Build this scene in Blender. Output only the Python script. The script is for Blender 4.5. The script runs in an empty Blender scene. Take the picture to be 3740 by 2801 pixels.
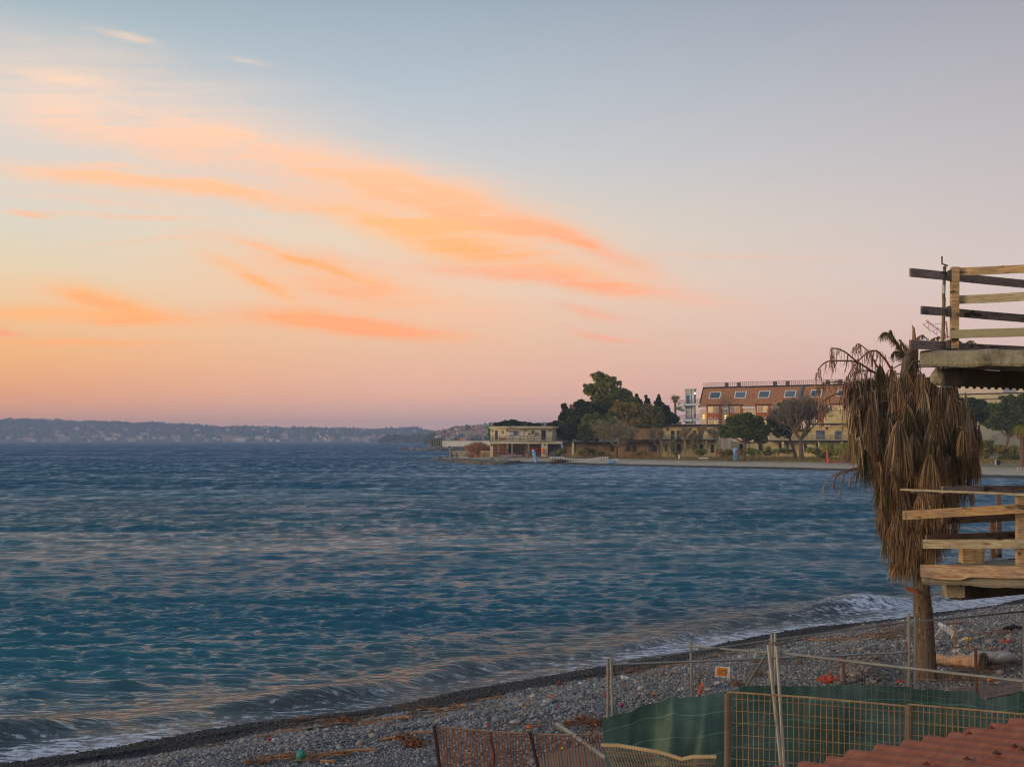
import bpy, math, random
import numpy as np
from mathutils import Vector, Matrix
random.seed(7); RNG = np.random.default_rng(11)
SC = bpy.context.scene; COL = SC.collection
R = math.radians

# ---------------------------------------------------------------- camera
F, CX, HOR, CZ = 5194.0, 1870.0, 1606.0, 5.5      # focal length, centre and horizon in photo pixels; eye height in metres
cam_d = bpy.data.cameras.new("camera"); cam = bpy.data.objects.new("camera", cam_d); COL.objects.link(cam)
cam.location = (0, 0, CZ); cam.rotation_euler = (R(90), 0, 0)
cam_d.sensor_width = 36; cam_d.lens = F / 3740 * 36
cam_d.shift_y = (HOR - 1400.5) / 3740
cam_d.clip_start = .1; cam_d.clip_end = 20000
SC.camera = cam

class NT:
    """small helper for writing node trees"""
    def __init__(s, tree): s.t = tree; s.n = tree.nodes; s.l = tree.links
    def put(s, sock, v):
        if v is None: return
        if isinstance(v, bpy.types.NodeSocket): s.l.new(v, sock)
        elif isinstance(v, (tuple, list)) and len(v) == 3 and sock.type == 'RGBA': sock.default_value = (*v, 1)
        else: sock.default_value = v
    def m(s, op, a, b=None, c=None, clamp=False):
        n = s.n.new('ShaderNodeMath'); n.operation = op; n.use_clamp = clamp
        for i, v in enumerate((a, b, c)):
            if v is not None: s.put(n.inputs[i], v)
        return n.outputs[0]
    def v(s, op, a, b=None):
        n = s.n.new('ShaderNodeVectorMath'); n.operation = op
        s.put(n.inputs[0], a)
        if b is not None: s.put(n.inputs[1], b)
        return n.outputs['Value'] if op in ('DOT_PRODUCT', 'LENGTH') else n.outputs[0]
    def mix(s, f, a, b, bt='MIX'):
        n = s.n.new('ShaderNodeMix'); n.data_type = 'RGBA'; n.blend_type = bt
        s.put(n.inputs[0], f); s.put(n.inputs[6], a); s.put(n.inputs[7], b); return n.outputs[2]
    def ramp(s, f, stops, interp='LINEAR'):
        n = s.n.new('ShaderNodeValToRGB'); cr = n.color_ramp; cr.interpolation = interp
        while len(cr.elements) < len(stops): cr.elements.new(.5)
        for e, (p, c) in zip(cr.elements, stops):
            e.position = p; e.color = (*c, 1) if len(c) == 3 else c
        s.put(n.inputs[0], f); return n.outputs[0]
    def rng(s, v, a, b, c=0., d=1., smooth=False):
        n = s.n.new('ShaderNodeMapRange'); n.interpolation_type = 'SMOOTHSTEP' if smooth else 'LINEAR'
        for i, x in enumerate((v, a, b, c, d)): s.put(n.inputs[i], x)
        return n.outputs[0]
    def noise(s, vec, scale, detail=3, rough=.55, dist=0., dim='3D'):
        n = s.n.new('ShaderNodeTexNoise'); n.noise_dimensions = dim
        s.put(n.inputs['Vector'], vec); n.inputs['Scale'].default_value = scale; n.inputs['Detail'].default_value = detail
        n.inputs['Roughness'].default_value = rough; n.inputs['Distortion'].default_value = dist
        return n.outputs['Fac']
    def mapping(s, vec, loc=(0, 0, 0), rot=(0, 0, 0), sc=(1, 1, 1), kind='POINT'):
        n = s.n.new('ShaderNodeMapping'); n.vector_type = kind; s.put(n.inputs[0], vec)
        n.inputs[1].default_value = loc; n.inputs[2].default_value = rot; n.inputs[3].default_value = sc; return n.outputs[0]
    def xyz(s, vec):
        n = s.n.new('ShaderNodeSeparateXYZ'); s.put(n.inputs[0], vec); return n.outputs
    def comb(s, x, y, z):
        n = s.n.new('ShaderNodeCombineXYZ')
        for i, v in enumerate((x, y, z)): s.put(n.inputs[i], v)
        return n.outputs[0]

def lin(r, g, b):
    return tuple((c / 255 / 12.92) if c / 255 <= .04045 else ((c / 255 + .055) / 1.055) ** 2.4 for c in (r, g, b))

# ---------------------------------------------------------------- sky (dusk gradient with high streaks of lit cloud)
world = bpy.data.worlds.new("World"); SC.world = world; world.use_nodes = True
W = NT(world.node_tree); W.n.clear()
tc = W.n.new('ShaderNodeTexCoord'); D = W.xyz(tc.outputs['Generated'])
az = W.m('ARCTAN2', D[0], D[1])
hyp = W.m('SQRT', W.m('ADD', W.m('MULTIPLY', D[0], D[0]), W.m('MULTIPLY', D[1], D[1])))
el = W.m('DIVIDE', D[2], W.m('MAXIMUM', hyp, .001))
t = W.m('MULTIPLY', W.m('MAXIMUM', el, 0.), 2.0, clamp=True)           # 0 at the horizon, .62 at the top of the picture
st = lambda py: (HOR - py) / F * 2
zy = lambda y: (HOR - y * 1.6908) / F * 2      # rows of the overview picture
L_ = [(0, lin(206, 144, 124)), (zy(900), lin(228, 156, 118)), (zy(850), lin(238, 164, 112)), (zy(780), lin(242, 176, 112)), (zy(690), lin(232, 186, 138)), (zy(600), lin(222, 202, 168)), (zy(480), lin(208, 203, 190)),
      (zy(300), lin(196, 200, 198)), (zy(120), lin(170, 184, 190)), (zy(0), lin(150, 168, 177)), (1, lin(104, 134, 158))]
C_ = [(0, lin(204, 156, 150)), (zy(900), lin(222, 168, 150)), (zy(850), lin(234, 176, 148)), (zy(760), lin(232, 184, 150)), (zy(640), lin(230, 198, 170)), (zy(500), lin(216, 204, 186)), (zy(350), lin(192, 195, 196)), (zy(200), lin(173, 184, 192)),
      (zy(0), lin(148, 164, 177)), (1, lin(100, 126, 152))]
R_ = [(0, lin(206, 160, 156)), (zy(850), lin(212, 170, 162)), (zy(740), lin(210, 182, 174)), (zy(600), lin(204, 188, 182)), (zy(400), lin(188, 180, 180)), (zy(200), lin(170, 168, 174)), (zy(0), lin(150, 152, 163)), (1, lin(100, 114, 142))]
G_ = [(0, lin(190, 110, 70)), (.03, lin(250, 150, 70)), (.12, lin(255, 176, 100)), (.3, lin(225, 185, 140)), (.6, lin(160, 168, 172)), (1, lin(106, 132, 158))]
B_ = [(0, lin(150, 130, 130)), (.12, lin(190, 160, 150)), (.3, lin(190, 172, 160)), (.6, lin(150, 152, 160)), (1, lin(104, 120, 146))]
cl, cc, cr_, cg, cb = (W.ramp(t, x) for x in (L_, C_, R_, G_, B_))
sky = W.mix(W.rng(az, -.35, -.09, smooth=False), cl, cc)
sky = W.mix(W.rng(az, -.06, .34, smooth=False), sky, cr_)
sky = W.mix(W.rng(az, -.36, -.8, smooth=True), sky, cg)
sky = W.mix(W.rng(W.m('ABSOLUTE', W.m('ADD', az, .35)), 1.0, 2.4, smooth=True), sky, cb)
# clouds: world directions carried onto a plane far ahead, in thousands of photo pixels
yy = W.m('MAXIMUM', D[1], .05)
U = W.m('ADD', W.m('MULTIPLY', W.m('DIVIDE', D[0], yy), F / 1000), CX / 1000)
V = W.m('SUBTRACT', HOR / 1000, W.m('MULTIPLY', W.m('DIVIDE', D[2], yy), F / 1000))
P0 = W.comb(U, V, 0.)
wn = W.n.new('ShaderNodeTexNoise'); W.put(wn.inputs['Vector'], P0); wn.inputs['Scale'].default_value = 2.2; wn.inputs['Detail'].default_value = 4
P1 = W.v('ADD', P0, W.v('MULTIPLY', W.v('SUBTRACT', wn.outputs['Color'], (.5, .5, .5)), (.24, .07, 0)))
# cx, cy, angle (deg, clockwise down to the right), half length, half width, amount, warmth (0 pink, 1 orange)
VE = [(0.45, 0.44, 10.7, 0.865, 0.15, 0.422, 0), (1.45, 0.705, 15.7, 0.571, 0.13, 0.374, 0), (0.45, 0.7, 7.6, 0.757, 0.12, 0.272, 0), (1.3, 1.035, 8.1, 0.606, 0.13, 0.306, 0), (2.1, 0.975, 17.4, 0.419, 0.07, 0.204, 0), (0.3, 1.125, 8.5, 0.506, 0.09, 0.306, 0)]
ST = [(0.35, 0.425, 9.8, 0.692, 0.11, 0.459, 0.25), (0.8, 0.555, 11.9, 0.634, 0.075, 0.567, 0.5), (1.425, 0.66, 15.5, 0.418, 0.075, 0.55, 0.6), (1.7, 0.76, 18.4, 0.392, 0.1, 0.6, 0.65), (2.09, 0.883, 21.1, 0.283, 0.034, 0.837, 0.15), (1.495, 0.84, 14.9, 0.279, 0.07, 0.62, 1.0), (1.525, 0.81, 3.3, 0.217, 0.025, 0.54, 1.0), (1.985, 1.027, 7.0, 0.515, 0.026, 0.675, 0.1), (1.925, 0.965, 11.3, 0.411, 0.055, 0.608, 0.6), (0.475, 0.659, 4.7, 0.404, 0.026, 0.837, 0.85), (0.975, 0.723, 9.8, 0.346, 0.035, 0.608, 0.7), (0.91, 1.02, 28.1, 0.17, 0.024, 0.567, 0.9), (1.175, 0.975, 13.0, 0.414, 0.06, 0.513, 0.55), (1.3, 1.075, 7.8, 0.501, 0.06, 0.459, 0.4), (1.065, 1.16, 1.5, 0.229, 0.035, 0.837, 0.5), (1.36, 1.194, 6.3, 0.288, 0.034, 1.08, 0.4), (0.41, 1.113, 14.0, 0.216, 0.045, 0.979, 0.8), (0.225, 1.152, 4.0, 0.404, 0.028, 0.929, 0.85), (0.26, 1.257, 0.8, 0.36, 0.013, 0.844, 0.7), (0.01, 1.215, 9.5, 0.061, 0.012, 1.013, 0.0), (2.155, 1.137, 10.2, 0.127, 0.016, 0.567, 0.0), (2.23, 1.225, 9.3, 0.111, 0.011, 0.743, 0.0), (0.44, 0.135, 12.8, 0.113, 0.015, 0.54, 0.5), (0.115, 0.785, 10.3, 0.056, 0.011, 0.675, 0.5), (2.7, 0.948, 0.9, 0.5, 0.008, 0.189, 0.2), (0.3, 0.225, 11.8, 0.76, 0.1, 0.297, 0.2), (0.4, 0.79, 2.9, 0.601, 0.012, 0.338, 0.6), (0.3, 0.65, 8.0, 0.626, 0.05, 0.351, 0.4), (0.895, 0.225, 13.0, 0.067, 0.01, 0.338, 0.3), (0.55, 0.88, -4.6, 0.251, 0.008, 0.203, 0.4), (1.1, 0.95, 15.6, 0.26, 0.014, 0.55, 0.9), (1.3, 0.665, 18.0, 0.21, 0.02, 0.45, 0.4), (1.8, 0.82, 14.9, 0.31, 0.018, 0.45, 0.2), (0.25, 0.29, 9.1, 0.253, 0.03, 0.35, 0.1), (0.8, 0.48, 14.9, 0.31, 0.018, 0.4, 0.6), (0.35, 1.105, 9.5, 0.152, 0.018, 0.75, 0.5), (0.5, 1.175, -1.4, 0.2, 0.015, 0.625, 0.3), (0.25, 0.73, 4.9, 0.351, 0.015, 0.3, 0.5), (0.375, 0.605, 2.3, 0.125, 0.01, 0.35, 0.6)]
fib = W.noise(W.mapping(P1, rot=(0, 0, R(-20)), sc=(1.3, 17, 1)), 1., 7, .66, .5)
fib2 = W.noise(W.mapping(P1, rot=(0, 0, R(-14)), sc=(3.2, 9, 1)), 1., 5, .6)
fib3 = W.noise(W.mapping(P1, rot=(0, 0, R(-17)), sc=(2.2, 44, 1)), 1., 5, .6, .4)
fibm = W.rng(W.m('ADD', W.m('MULTIPLY', fib3, .22), W.m('ADD', W.m('MULTIPLY', fib, .46), W.m('MULTIPLY', fib2, .32))), .36, .64, .34, 1.38)
tot = 0.; wsum = 0.
for (a, b, g, ha, hb, am, wa) in ST:
    q = W.mapping(P1, loc=(a, b, 0), rot=(0, 0, R(g)), sc=(ha, hb, 1), kind='TEXTURE')
    q2 = W.m('MULTIPLY', W.v('DOT_PRODUCT', q, q), -1.)
    e = W.m('MULTIPLY', W.m('EXPONENT', q2), am)
    tot = W.m('ADD', tot, e); wsum = W.m('MULTIPLY_ADD', e, wa, wsum)
vtot = 0.
for (a, b, g, ha, hb, am, wa) in VE:
    q = W.mapping(P1, loc=(a, b, 0), rot=(0, 0, R(g)), sc=(ha, hb, 1), kind='TEXTURE')
    vtot = W.m('ADD', vtot, W.m('MULTIPLY', W.m('EXPONENT', W.m('MULTIPLY', W.v('DOT_PRODUCT', q, q), -1.)), am))
warm = W.m('DIVIDE', wsum, W.m('MAXIMUM', tot, .001))
front = W.rng(D[1], .3, .6)
den = W.m('MULTIPLY', W.m('MULTIPLY', tot, fibm), front, clamp=True)
den = W.rng(den, .0, .92, 0, 1)
ccol = W.mix(warm, lin(252, 158, 120), lin(253, 180, 106))
ccol = W.mix(W.rng(V, .35, .95), lin(246, 206, 176), ccol)
veil = W.m('MULTIPLY', W.m('MULTIPLY', vtot, W.rng(fibm, .2, 1.4, .40, 1.2)), W.rng(D[1], .3, .6), clamp=True)
sky = W.mix(veil, sky, W.mix(W.rng(V, .3, 1.), lin(226, 208, 196), lin(244, 204, 164)))
sky = W.mix(den, sky, ccol)
sky = W.mix(W.rng(el, -.02, 0.), lin(60, 70, 85), sky)
bg = W.n.new('ShaderNodeBackground'); W.put(bg.inputs[0], sky); W.put(bg.inputs[1], W.rng(D[1], .2, -.6, 1.01, 2.05, smooth=True))  # sky behind the camera brightened beyond real dusk to light the facades
wo = W.n.new('ShaderNodeOutputWorld'); W.l.new(bg.outputs[0], wo.inputs[0])
world.cycles.sampling_method = 'MANUAL'; world.cycles.sample_map_resolution = 512

# ---------------------------------------------------------------- low sun glow from the left, already at the horizon
sd_ = bpy.data.lights.new("sun", 'SUN'); sun = bpy.data.objects.new("sun", sd_); COL.objects.link(sun)
sd_.energy = 1.35; sd_.angle = R(22); sd_.color = (1, .70, .42)
_az, _el = R(-112), R(12)
_dir = Vector((math.sin(_az) * math.cos(_el), math.cos(_az) * math.cos(_el), math.sin(_el)))
sun.rotation_euler = _dir.to_track_quat('Z', 'Y').to_euler(); sun.location = (0, 0, 60)

SC.view_settings.view_transform = 'Standard'; SC.view_settings.look = 'None'; SC.view_settings.exposure = .25; SC.view_settings.gamma = 1
SC.cycles.use_denoising = True; SC.cycles.denoising_prefilter = 'ACCURATE'; SC.cycles.denoising_input_passes = 'RGB_ALBEDO_NORMAL'; SC.cycles.pixel_filter_type = 'BLACKMAN_HARRIS'; SC.cycles.filter_width = 1.15
SC.cycles.max_bounces = 6; SC.cycles.diffuse_bounces = 2; SC.cycles.glossy_bounces = 3; SC.cycles.transmission_bounces = 3
SC.cycles.transparent_max_bounces = 8; SC.cycles.volume_bounces = 0
SC.cycles.use_adaptive_sampling = True; SC.cycles.adaptive_threshold = .01

# ---------------------------------------------------------------- helpers: places, meshes, materials
def X(px, Y): return (px - CX) / F * Y
def Z(py, Y): return CZ + (HOR - py) / F * Y
def P(px, py, Y): return Vector((X(px, Y), Y, Z(py, Y)))

class MB:
    def __init__(s): s.v = []; s.f = []; s.r = []; s.q = None
    def face(s, idx, r=None): s.f.append(idx); s.r.append(random.random() if r is None else r)
    def poly(s, pts, r=None):
        b = len(s.v); s.v += [tuple(p) for p in pts]; s.face(tuple(range(b, b + len(pts))), r)
    def hexa(s, c, r=None):       # 8 corners: bottom ring then top ring
        b = len(s.v); s.v += [tuple(p) for p in c]; r = random.random() if r is None else r
        for q in ((0, 3, 2, 1), (4, 5, 6, 7), (0, 1, 5, 4), (1, 2, 6, 5), (2, 3, 7, 6), (3, 0, 4, 7)): s.face(tuple(b + i for i in q), r)
    def box(s, x0, x1, y0, y1, z0, z1, r=None):
        s.hexa([(x0, y0, z0), (x1, y0, z0), (x1, y1, z0), (x0, y1, z0), (x0, y0, z1), (x1, y0, z1), (x1, y1, z1), (x0, y1, z1)], r)
    def beam(s, p, q, w, h, up=(0, 0, 1), r=None):     # rectangular bar, w across, h along up
        p, q = Vector(p), Vector(q); d = (q - p).normalized(); a = d.cross(Vector(up)); a.normalize(); u = a.cross(d)
        a *= w / 2; u *= h / 2
        s.hexa([p - a - u, p + a - u, q + a - u, q - a - u, p - a + u, p + a + u, q + a + u, q - a + u], r)
    def tube(s, pts, rad, n=6, r=None, cap=True):
        pts = [Vector(p) for p in pts]; r = random.random() if r is None else r
        if not isinstance(rad, (list, tuple)): rad = [rad] * len(pts)
        b = len(s.v); ref = Vector((.31, .17, .93))
        for i, p in enumerate(pts):
            d = (pts[min(i + 1, len(pts) - 1)] - pts[max(i - 1, 0)])
            if d.length < 1e-9: d = Vector((0, 0, 1))
            d.normalize()
            a = d.cross(ref)
            if a.length < .1: a = d.cross(Vector((1, 0, 0)))
            a.normalize(); c = d.cross(a)
            for k in range(n):
                t = 2 * math.pi * k / n; w = p + (a * math.cos(t) + c * math.sin(t)) * rad[i]; s.v.append(tuple(w))
        for i in range(len(pts) - 1):
            for k in range(n):
                k2 = (k + 1) % n; s.face((b + i * n + k, b + i * n + k2, b + (i + 1) * n + k2, b + (i + 1) * n + k), r)
        if cap and n > 2:
            s.face(tuple(b + k for k in range(n))[::-1], r); s.face(tuple(b + (len(pts) - 1) * n + k for k in range(n)), r)
    def strip(s, pts, side, w, r=None):       # flat ribbon
        r = random.random() if r is None else r; b = len(s.v); n = len(pts)
        for i, p in enumerate(pts):
            ww = w[i] if isinstance(w, (list, tuple)) else w
            s.v.append(tuple(Vector(p) - side * ww)); s.v.append(tuple(Vector(p) + side * ww))
        for i in range(n - 1): s.face((b + 2 * i, b + 2 * i + 1, b + 2 * i + 3, b + 2 * i + 2), r)
    def prism(s, prof, p, q, r=None):     # profile points as 3D vectors swept from offset p to q
        r = random.random() if r is None else r; n = len(prof); b = len(s.v)
        s.v += [tuple(Vector(a) + Vector(p)) for a in prof] + [tuple(Vector(a) + Vector(q)) for a in prof]
        s.face(tuple(range(b + n - 1, b - 1, -1)), r); s.face(tuple(range(b + n, b + 2 * n)), r)
        for i in range(n): j = (i + 1) % n; s.face((b + i, b + j, b + n + j, b + n + i), r)
    def blob(s, c, rx, ry, rz, seed=0, n=10, m=6, amp=.15, r=None):
        r = random.random() if r is None else r; b = len(s.v); rg = random.Random(seed)
        ph = [rg.uniform(0, 6.28) for _ in range(6)]
        for j in range(m + 1):
            th = math.pi * j / m
            for i in range(n):
                a = 2 * math.pi * i / n
                k = 1 + amp * (math.sin(2 * a + ph[0] + 2 * th) + math.sin(3 * a + ph[1] - 3 * th) * .7 + math.sin(5 * a + ph[2] + 4 * th) * .4)
                s.v.append((c[0] + rx * k * math.sin(th) * math.cos(a), c[1] + ry * k * math.sin(th) * math.sin(a), c[2] + rz * k * math.cos(th)))
        for j in range(m):
            for i in range(n): i2 = (i + 1) % n; s.face((b + j * n + i, b + (j + 1) * n + i, b + (j + 1) * n + i2, b + j * n + i2), r)
ORG = {}
def fill(me, v, f, r):
    me.from_pydata(v, [], f)
    at = me.attributes.new("rnd", 'FLOAT', 'FACE'); at.data.foreach_set("value", np.asarray(r, dtype=np.float32))
def tag(o, label=None, cat=None, group=None, kind=None):
    if label: o['label'] = label
    if cat: o['category'] = cat
    if group: o['group'] = group
    if kind: o['kind'] = kind
    return o
def thing(name, label, cat, loc, group=None):
    o = bpy.data.objects.new(name, None); COL.objects.link(o); o.location = loc; o.empty_display_size = .2
    ORG[o] = Vector(loc); return tag(o, label, cat, group)
def part(name, mb, mat, parent, label=None, smooth=False):
    og = ORG[parent]; me = bpy.data.meshes.new(name)
    fill(me, [(a[0] - og[0], a[1] - og[1], a[2] - og[2]) for a in mb.v], mb.f, mb.r)
    if mat: me.materials.append(mat)
    if smooth: me.shade_smooth()
    o = bpy.data.objects.new(name, me); COL.objects.link(o); o.parent = parent; ORG[o] = og
    if label: o['label'] = label
    return o
def solo(name, mb, mat, label=None, cat=None, group=None, kind=None, smooth=False):
    a = np.array(mb.v); og = Vector(((a[:, 0].min() + a[:, 0].max()) / 2, (a[:, 1].min() + a[:, 1].max()) / 2, a[:, 2].min()))
    if kind == 'structure': og = Vector((0, 0, 0))
    me = bpy.data.meshes.new(name); fill(me, [tuple(x) for x in (a - np.array(og))], mb.f, mb.r)
    if mat: me.materials.append(mat)
    if smooth: me.shade_smooth()
    o = bpy.data.objects.new(name, me); COL.objects.link(o); o.location = og; ORG[o] = og
    return tag(o, label, cat, group, kind)
def copy_tree(o, loc=None, rz=None, sc=None, label=None, group=None):
    c = o.copy(); COL.objects.link(c)
    for ch in o.children:
        d = ch.copy(); COL.objects.link(d); d.parent = c
        for g in ch.children: e = g.copy(); COL.objects.link(e); e.parent = d
    if loc is not None: c.location = loc
    if rz is not None: c.rotation_euler = (0, 0, rz)
    if sc is not None: c.scale = sc if isinstance(sc, (tuple, list)) else (sc, sc, sc)
    if label: c['label'] = label
    if group: c['group'] = group
    return c

def npmesh(name, v, f, mats, attrs=None, smooth=True, nv=4):
    me = bpy.data.meshes.new(name); v = np.asarray(v, np.float32); f = np.asarray(f, np.int32)
    me.vertices.add(len(v)); me.vertices.foreach_set("co", v.ravel())
    me.loops.add(f.size); me.loops.foreach_set("vertex_index", f.ravel())
    me.polygons.add(len(f)); me.polygons.foreach_set("loop_start", np.arange(0, f.size, nv, dtype=np.int32))
    me.polygons.foreach_set("loop_total", np.full(len(f), nv, dtype=np.int32))
    me.update(calc_edges=True); me.validate()
    for m_ in mats: me.materials.append(m_)
    for k, (dom, arr) in (attrs or {}).items():
        at = me.attributes.new(k, 'FLOAT', dom); at.data.foreach_set("value", np.asarray(arr, np.float32))
    if smooth: me.shade_smooth()
    o = bpy.data.objects.new(name, me); COL.objects.link(o); ORG[o] = Vector((0, 0, 0)); return o

def new_mat(name):
    m = bpy.data.materials.new(name); m.use_nodes = True; n = NT(m.node_tree); n.n.clear()
    b = n.n.new('ShaderNodeBsdfPrincipled'); o = n.n.new('ShaderNodeOutputMaterial'); n.l.new(b.outputs[0], o.inputs[0])
    return m, n, b, o
def attr(n, name):
    a = n.n.new('ShaderNodeAttribute'); a.attribute_name = name; return a.outputs['Fac']
def mat(name, c1, c2=None, sc=3., stretch=(1, 1, 1), rough=.85, tint=.3, c3=None, c3amt=.0, bump=.3, bsc=None, bdist=.01, metal=0., spec=.3, dirt=None, trans=0.):
    """two-tone noise, per-face tint from rnd, blotches of a third colour, bump"""
    m, n, b, o = new_mat(name); tcn = n.n.new('ShaderNodeTexCoord'); pos = n.mapping(tcn.outputs['Object'], sc=stretch)
    c2 = c2 or tuple(x * .7 for x in c1)
    f = n.noise(pos, sc, 5, .6); col = n.mix(n.rng(f, .3, .7), c1, c2)
    if c3: col = n.mix(n.m('MULTIPLY', n.rng(n.noise(pos, sc * .45, 6, .7), .62 - c3amt * .3, .70 - c3amt * .2), .9), col, c3)
    if tint: col = n.mix(1., col, n.comb(*[n.rng(attr(n, "rnd"), 0, 1, 1 - tint, 1 + tint)] * 3), 'MULTIPLY')
    n.put(b.inputs['Base Color'], col); b.inputs['Roughness'].default_value = rough; b.inputs['Metallic'].default_value = metal
    b.inputs['Specular IOR Level'].default_value = spec
    if bump:
        bn = n.n.new('ShaderNodeBump'); bn.inputs['Strength'].default_value = bump; bn.inputs['Distance'].default_value = bdist
        n.put(bn.inputs['Height'], n.noise(pos, bsc or sc * 4, 4, .6)); n.l.new(bn.outputs[0], b.inputs['Normal'])
    if trans:
        tr = n.n.new('ShaderNodeBsdfTranslucent'); n.put(tr.inputs[0], col); ms = n.n.new('ShaderNodeMixShader'); ms.inputs[0].default_value = trans
        n.l.new(b.outputs[0], ms.inputs[1]); n.l.new(tr.outputs[0], ms.inputs[2]); n.l.new(ms.outputs[0], o.inputs[0])
    return m
def emat(name, c, s):
    m, n, b, o = new_mat(name); b.inputs['Base Color'].default_value = (*c, 1); b.inputs['Emission Color'].default_value = (*c, 1); b.inputs['Emission Strength'].default_value = s; return m
def glass(name, c=(.02, .03, .04), rough=.12, tint=.6):
    return mat(name, c, tuple(x * 1.8 for x in c), 1.5, rough=rough, tint=tint, bump=0, spec=.7)

# ---------------------------------------------------------------- coast line and ground height
CO = [(-70, -38), (-30, 2), (-8.6, 24.1), (-2.1, 29.9), (2.6, 34.8), (8.1, 40.8), (17.6, 48.8), (34, 68), (58, 104), (80, 150), (80, 185), (68.5, 208), (58.8, 248), (47.8, 267), (40.7, 275), (36, 282), (24.6, 297.6), (17, 305.5),
      (8.4, 330), (-1, 333), (-6, 340), (-12, 352), (-21, 385), (-23, 398), (-14, 404), (-12, 440), (10, 520), (60, 640), (300, 700)]
def catmull(p, k=8):
    out = []
    for i in range(len(p) - 1):
        a, b, c, d = (np.array(p[max(i - 1, 0)]), np.array(p[i]), np.array(p[i + 1]), np.array(p[min(i + 2, len(p) - 1)]))
        for j in range(k):
            t = j / k; out.append(.5 * ((2 * b) + (-a + c) * t + (2 * a - 5 * b + 4 * c - d) * t * t + (-a + 3 * b - 3 * c + d) * t ** 3))
    out.append(np.array(p[-1])); return np.array(out)
COAST = catmull(CO)
POLY = np.vstack([COAST, [(900, 700), (900, -200), (-70, -200)]])
def sdist(x, y):
    """signed distance to the water line, positive on land"""
    x = np.asarray(x, np.float64); y = np.asarray(y, np.float64)
    d2 = np.full(x.shape, 1e18); ins = np.zeros(x.shape, bool)
    for i in range(len(COAST) - 1):
        ax, ay = COAST[i]; bx, by = COAST[i + 1]; dx, dy = bx - ax, by - ay
        t = np.clip(((x - ax) * dx + (y - ay) * dy) / (dx * dx + dy * dy + 1e-12), 0, 1)
        d2 = np.minimum(d2, (x - ax - t * dx) ** 2 + (y - ay - t * dy) ** 2)
    n = len(POLY)
    for i in range(n):
        ax, ay = POLY[i]; bx, by = POLY[(i + 1) % n]
        if ay == by: continue
        c = ((ay > y) != (by > y)) & (x < (bx - ax) * (y - ay) / (by - ay) + ax); ins ^= c
    return np.where(ins, 1, -1) * np.sqrt(d2)
def wob(x, y, sc, seed, n=6):
    """smooth pseudo noise about -1..1"""
    rg = np.random.default_rng(seed); o = 0
    for k in range(n):
        a = rg.uniform(0, 2 * np.pi); fq = sc * rg.uniform(.6, 1.9); o = o + np.sin((x * np.cos(a) + y * np.sin(a)) * fq + rg.uniform(0, 6.28))
    return o / n * 1.6
def gheight(x, y, s=None):
    s = sdist(x, y) if s is None else s
    s = s + .22 * wob(x, y, 1.1, 3) * (np.abs(s) < 6)
    near = np.interp(s, [-30, -2, 0, 3, 5.5, 9, 16, 60, 200], [-3, -.45, 0, .5, .85, 1.15, 1.25, 1.5, 3.])
    far = np.interp(s, [-30, -2, 0, 4, 9, 15, 60, 200], [-3, -.5, 0, .55, .95, 1.15, 1.4, 3.])
    k = np.clip((y - 80) / 60, 0, 1)
    z = near * (1 - k) + far * k
    z = z + np.where(s > 1.5, .05 * wob(x, y, .9, 5) + .03 * wob(x, y, 3., 6), 0) * (1 - k)
    return z
_gxs = np.arange(-14, 24, .1); _gys = np.arange(4, 62, .1); _GH = gheight(*np.meshgrid(_gxs, _gys, indexing='ij'))
def gz(x, y):
    fx, fy = (x + 14) / .1, (y - 4) / .1; i, j = int(fx), int(fy)
    if i < 0 or j < 0 or i >= len(_gxs) - 1 or j >= len(_gys) - 1: return float(gheight(np.array([x]), np.array([y]))[0])
    a, b = fx - i, fy - j
    return float((_GH[i, j] * (1 - a) + _GH[i + 1, j] * a) * (1 - b) + (_GH[i, j + 1] * (1 - a) + _GH[i + 1, j + 1] * a) * b)

def fan_rows(y0, y1, a, ref, pw):
    r = [y0]
    while r[-1] < y1: r.append(r[-1] + a * max(1., (r[-1] / ref)) ** pw)
    return np.array(r)
# ---------------------------------------------------------------- ground
m_ground, n, b, o = new_mat("shingle_ground"); tcn = n.n.new('ShaderNodeTexCoord'); pos = tcn.outputs['Object']; px_ = n.xyz(pos)
vo = n.n.new('ShaderNodeTexVoronoi'); n.put(vo.inputs['Vector'], pos); vo.inputs['Scale'].default_value = 16
hs = n.xyz(vo.outputs['Color'])[0]
gcol = n.ramp(hs, [(0, lin(62, 66, 72)), (.3, lin(96, 100, 106)), (.55, lin(120, 122, 122)), (.75, lin(140, 132, 118)), (.9, lin(120, 96, 84)), (1, lin(180, 180, 176))])
gcol = n.mix(.55, gcol, lin(66, 68, 70))
far_ = n.rng(px_[1], 90, 160)
fcol = n.mix(n.rng(n.noise(pos, 1.3, 6, .75), .35, .68), lin(196, 180, 150), lin(150, 136, 112))
gcol = n.mix(far_, gcol, fcol)
sda = attr(n, "sd")
dead = n.rng(n.noise(n.mapping(pos, sc=(.25, 1, 1)), .9, 5, .7), .5, .62)
gcol = n.mix(n.m('MULTIPLY', n.m('MULTIPLY', dead, n.rng(sda, 6, 9)), n.m('MULTIPLY', far_, .8)), gcol, lin(112, 72, 44))
gr = n.mix(n.rng(n.noise(pos, .8, 5, .7), .35, .65), lin(148, 124, 74), lin(104, 100, 58))
gcol = n.mix(n.m('MULTIPLY', n.rng(n.m('ADD', sda, n.m('MULTIPLY', n.noise(pos, .2, 3), 6)), 14, 18), far_), gcol, gr)
wet = n.rng(n.m('ADD', sda, n.m('MULTIPLY', n.noise(pos, .7, 3), 1.4)), 3.9, 3.0)
gcol = n.mix(wet, gcol, n.mix(1., gcol, lin(84, 82, 74), 'MULTIPLY'))
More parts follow.
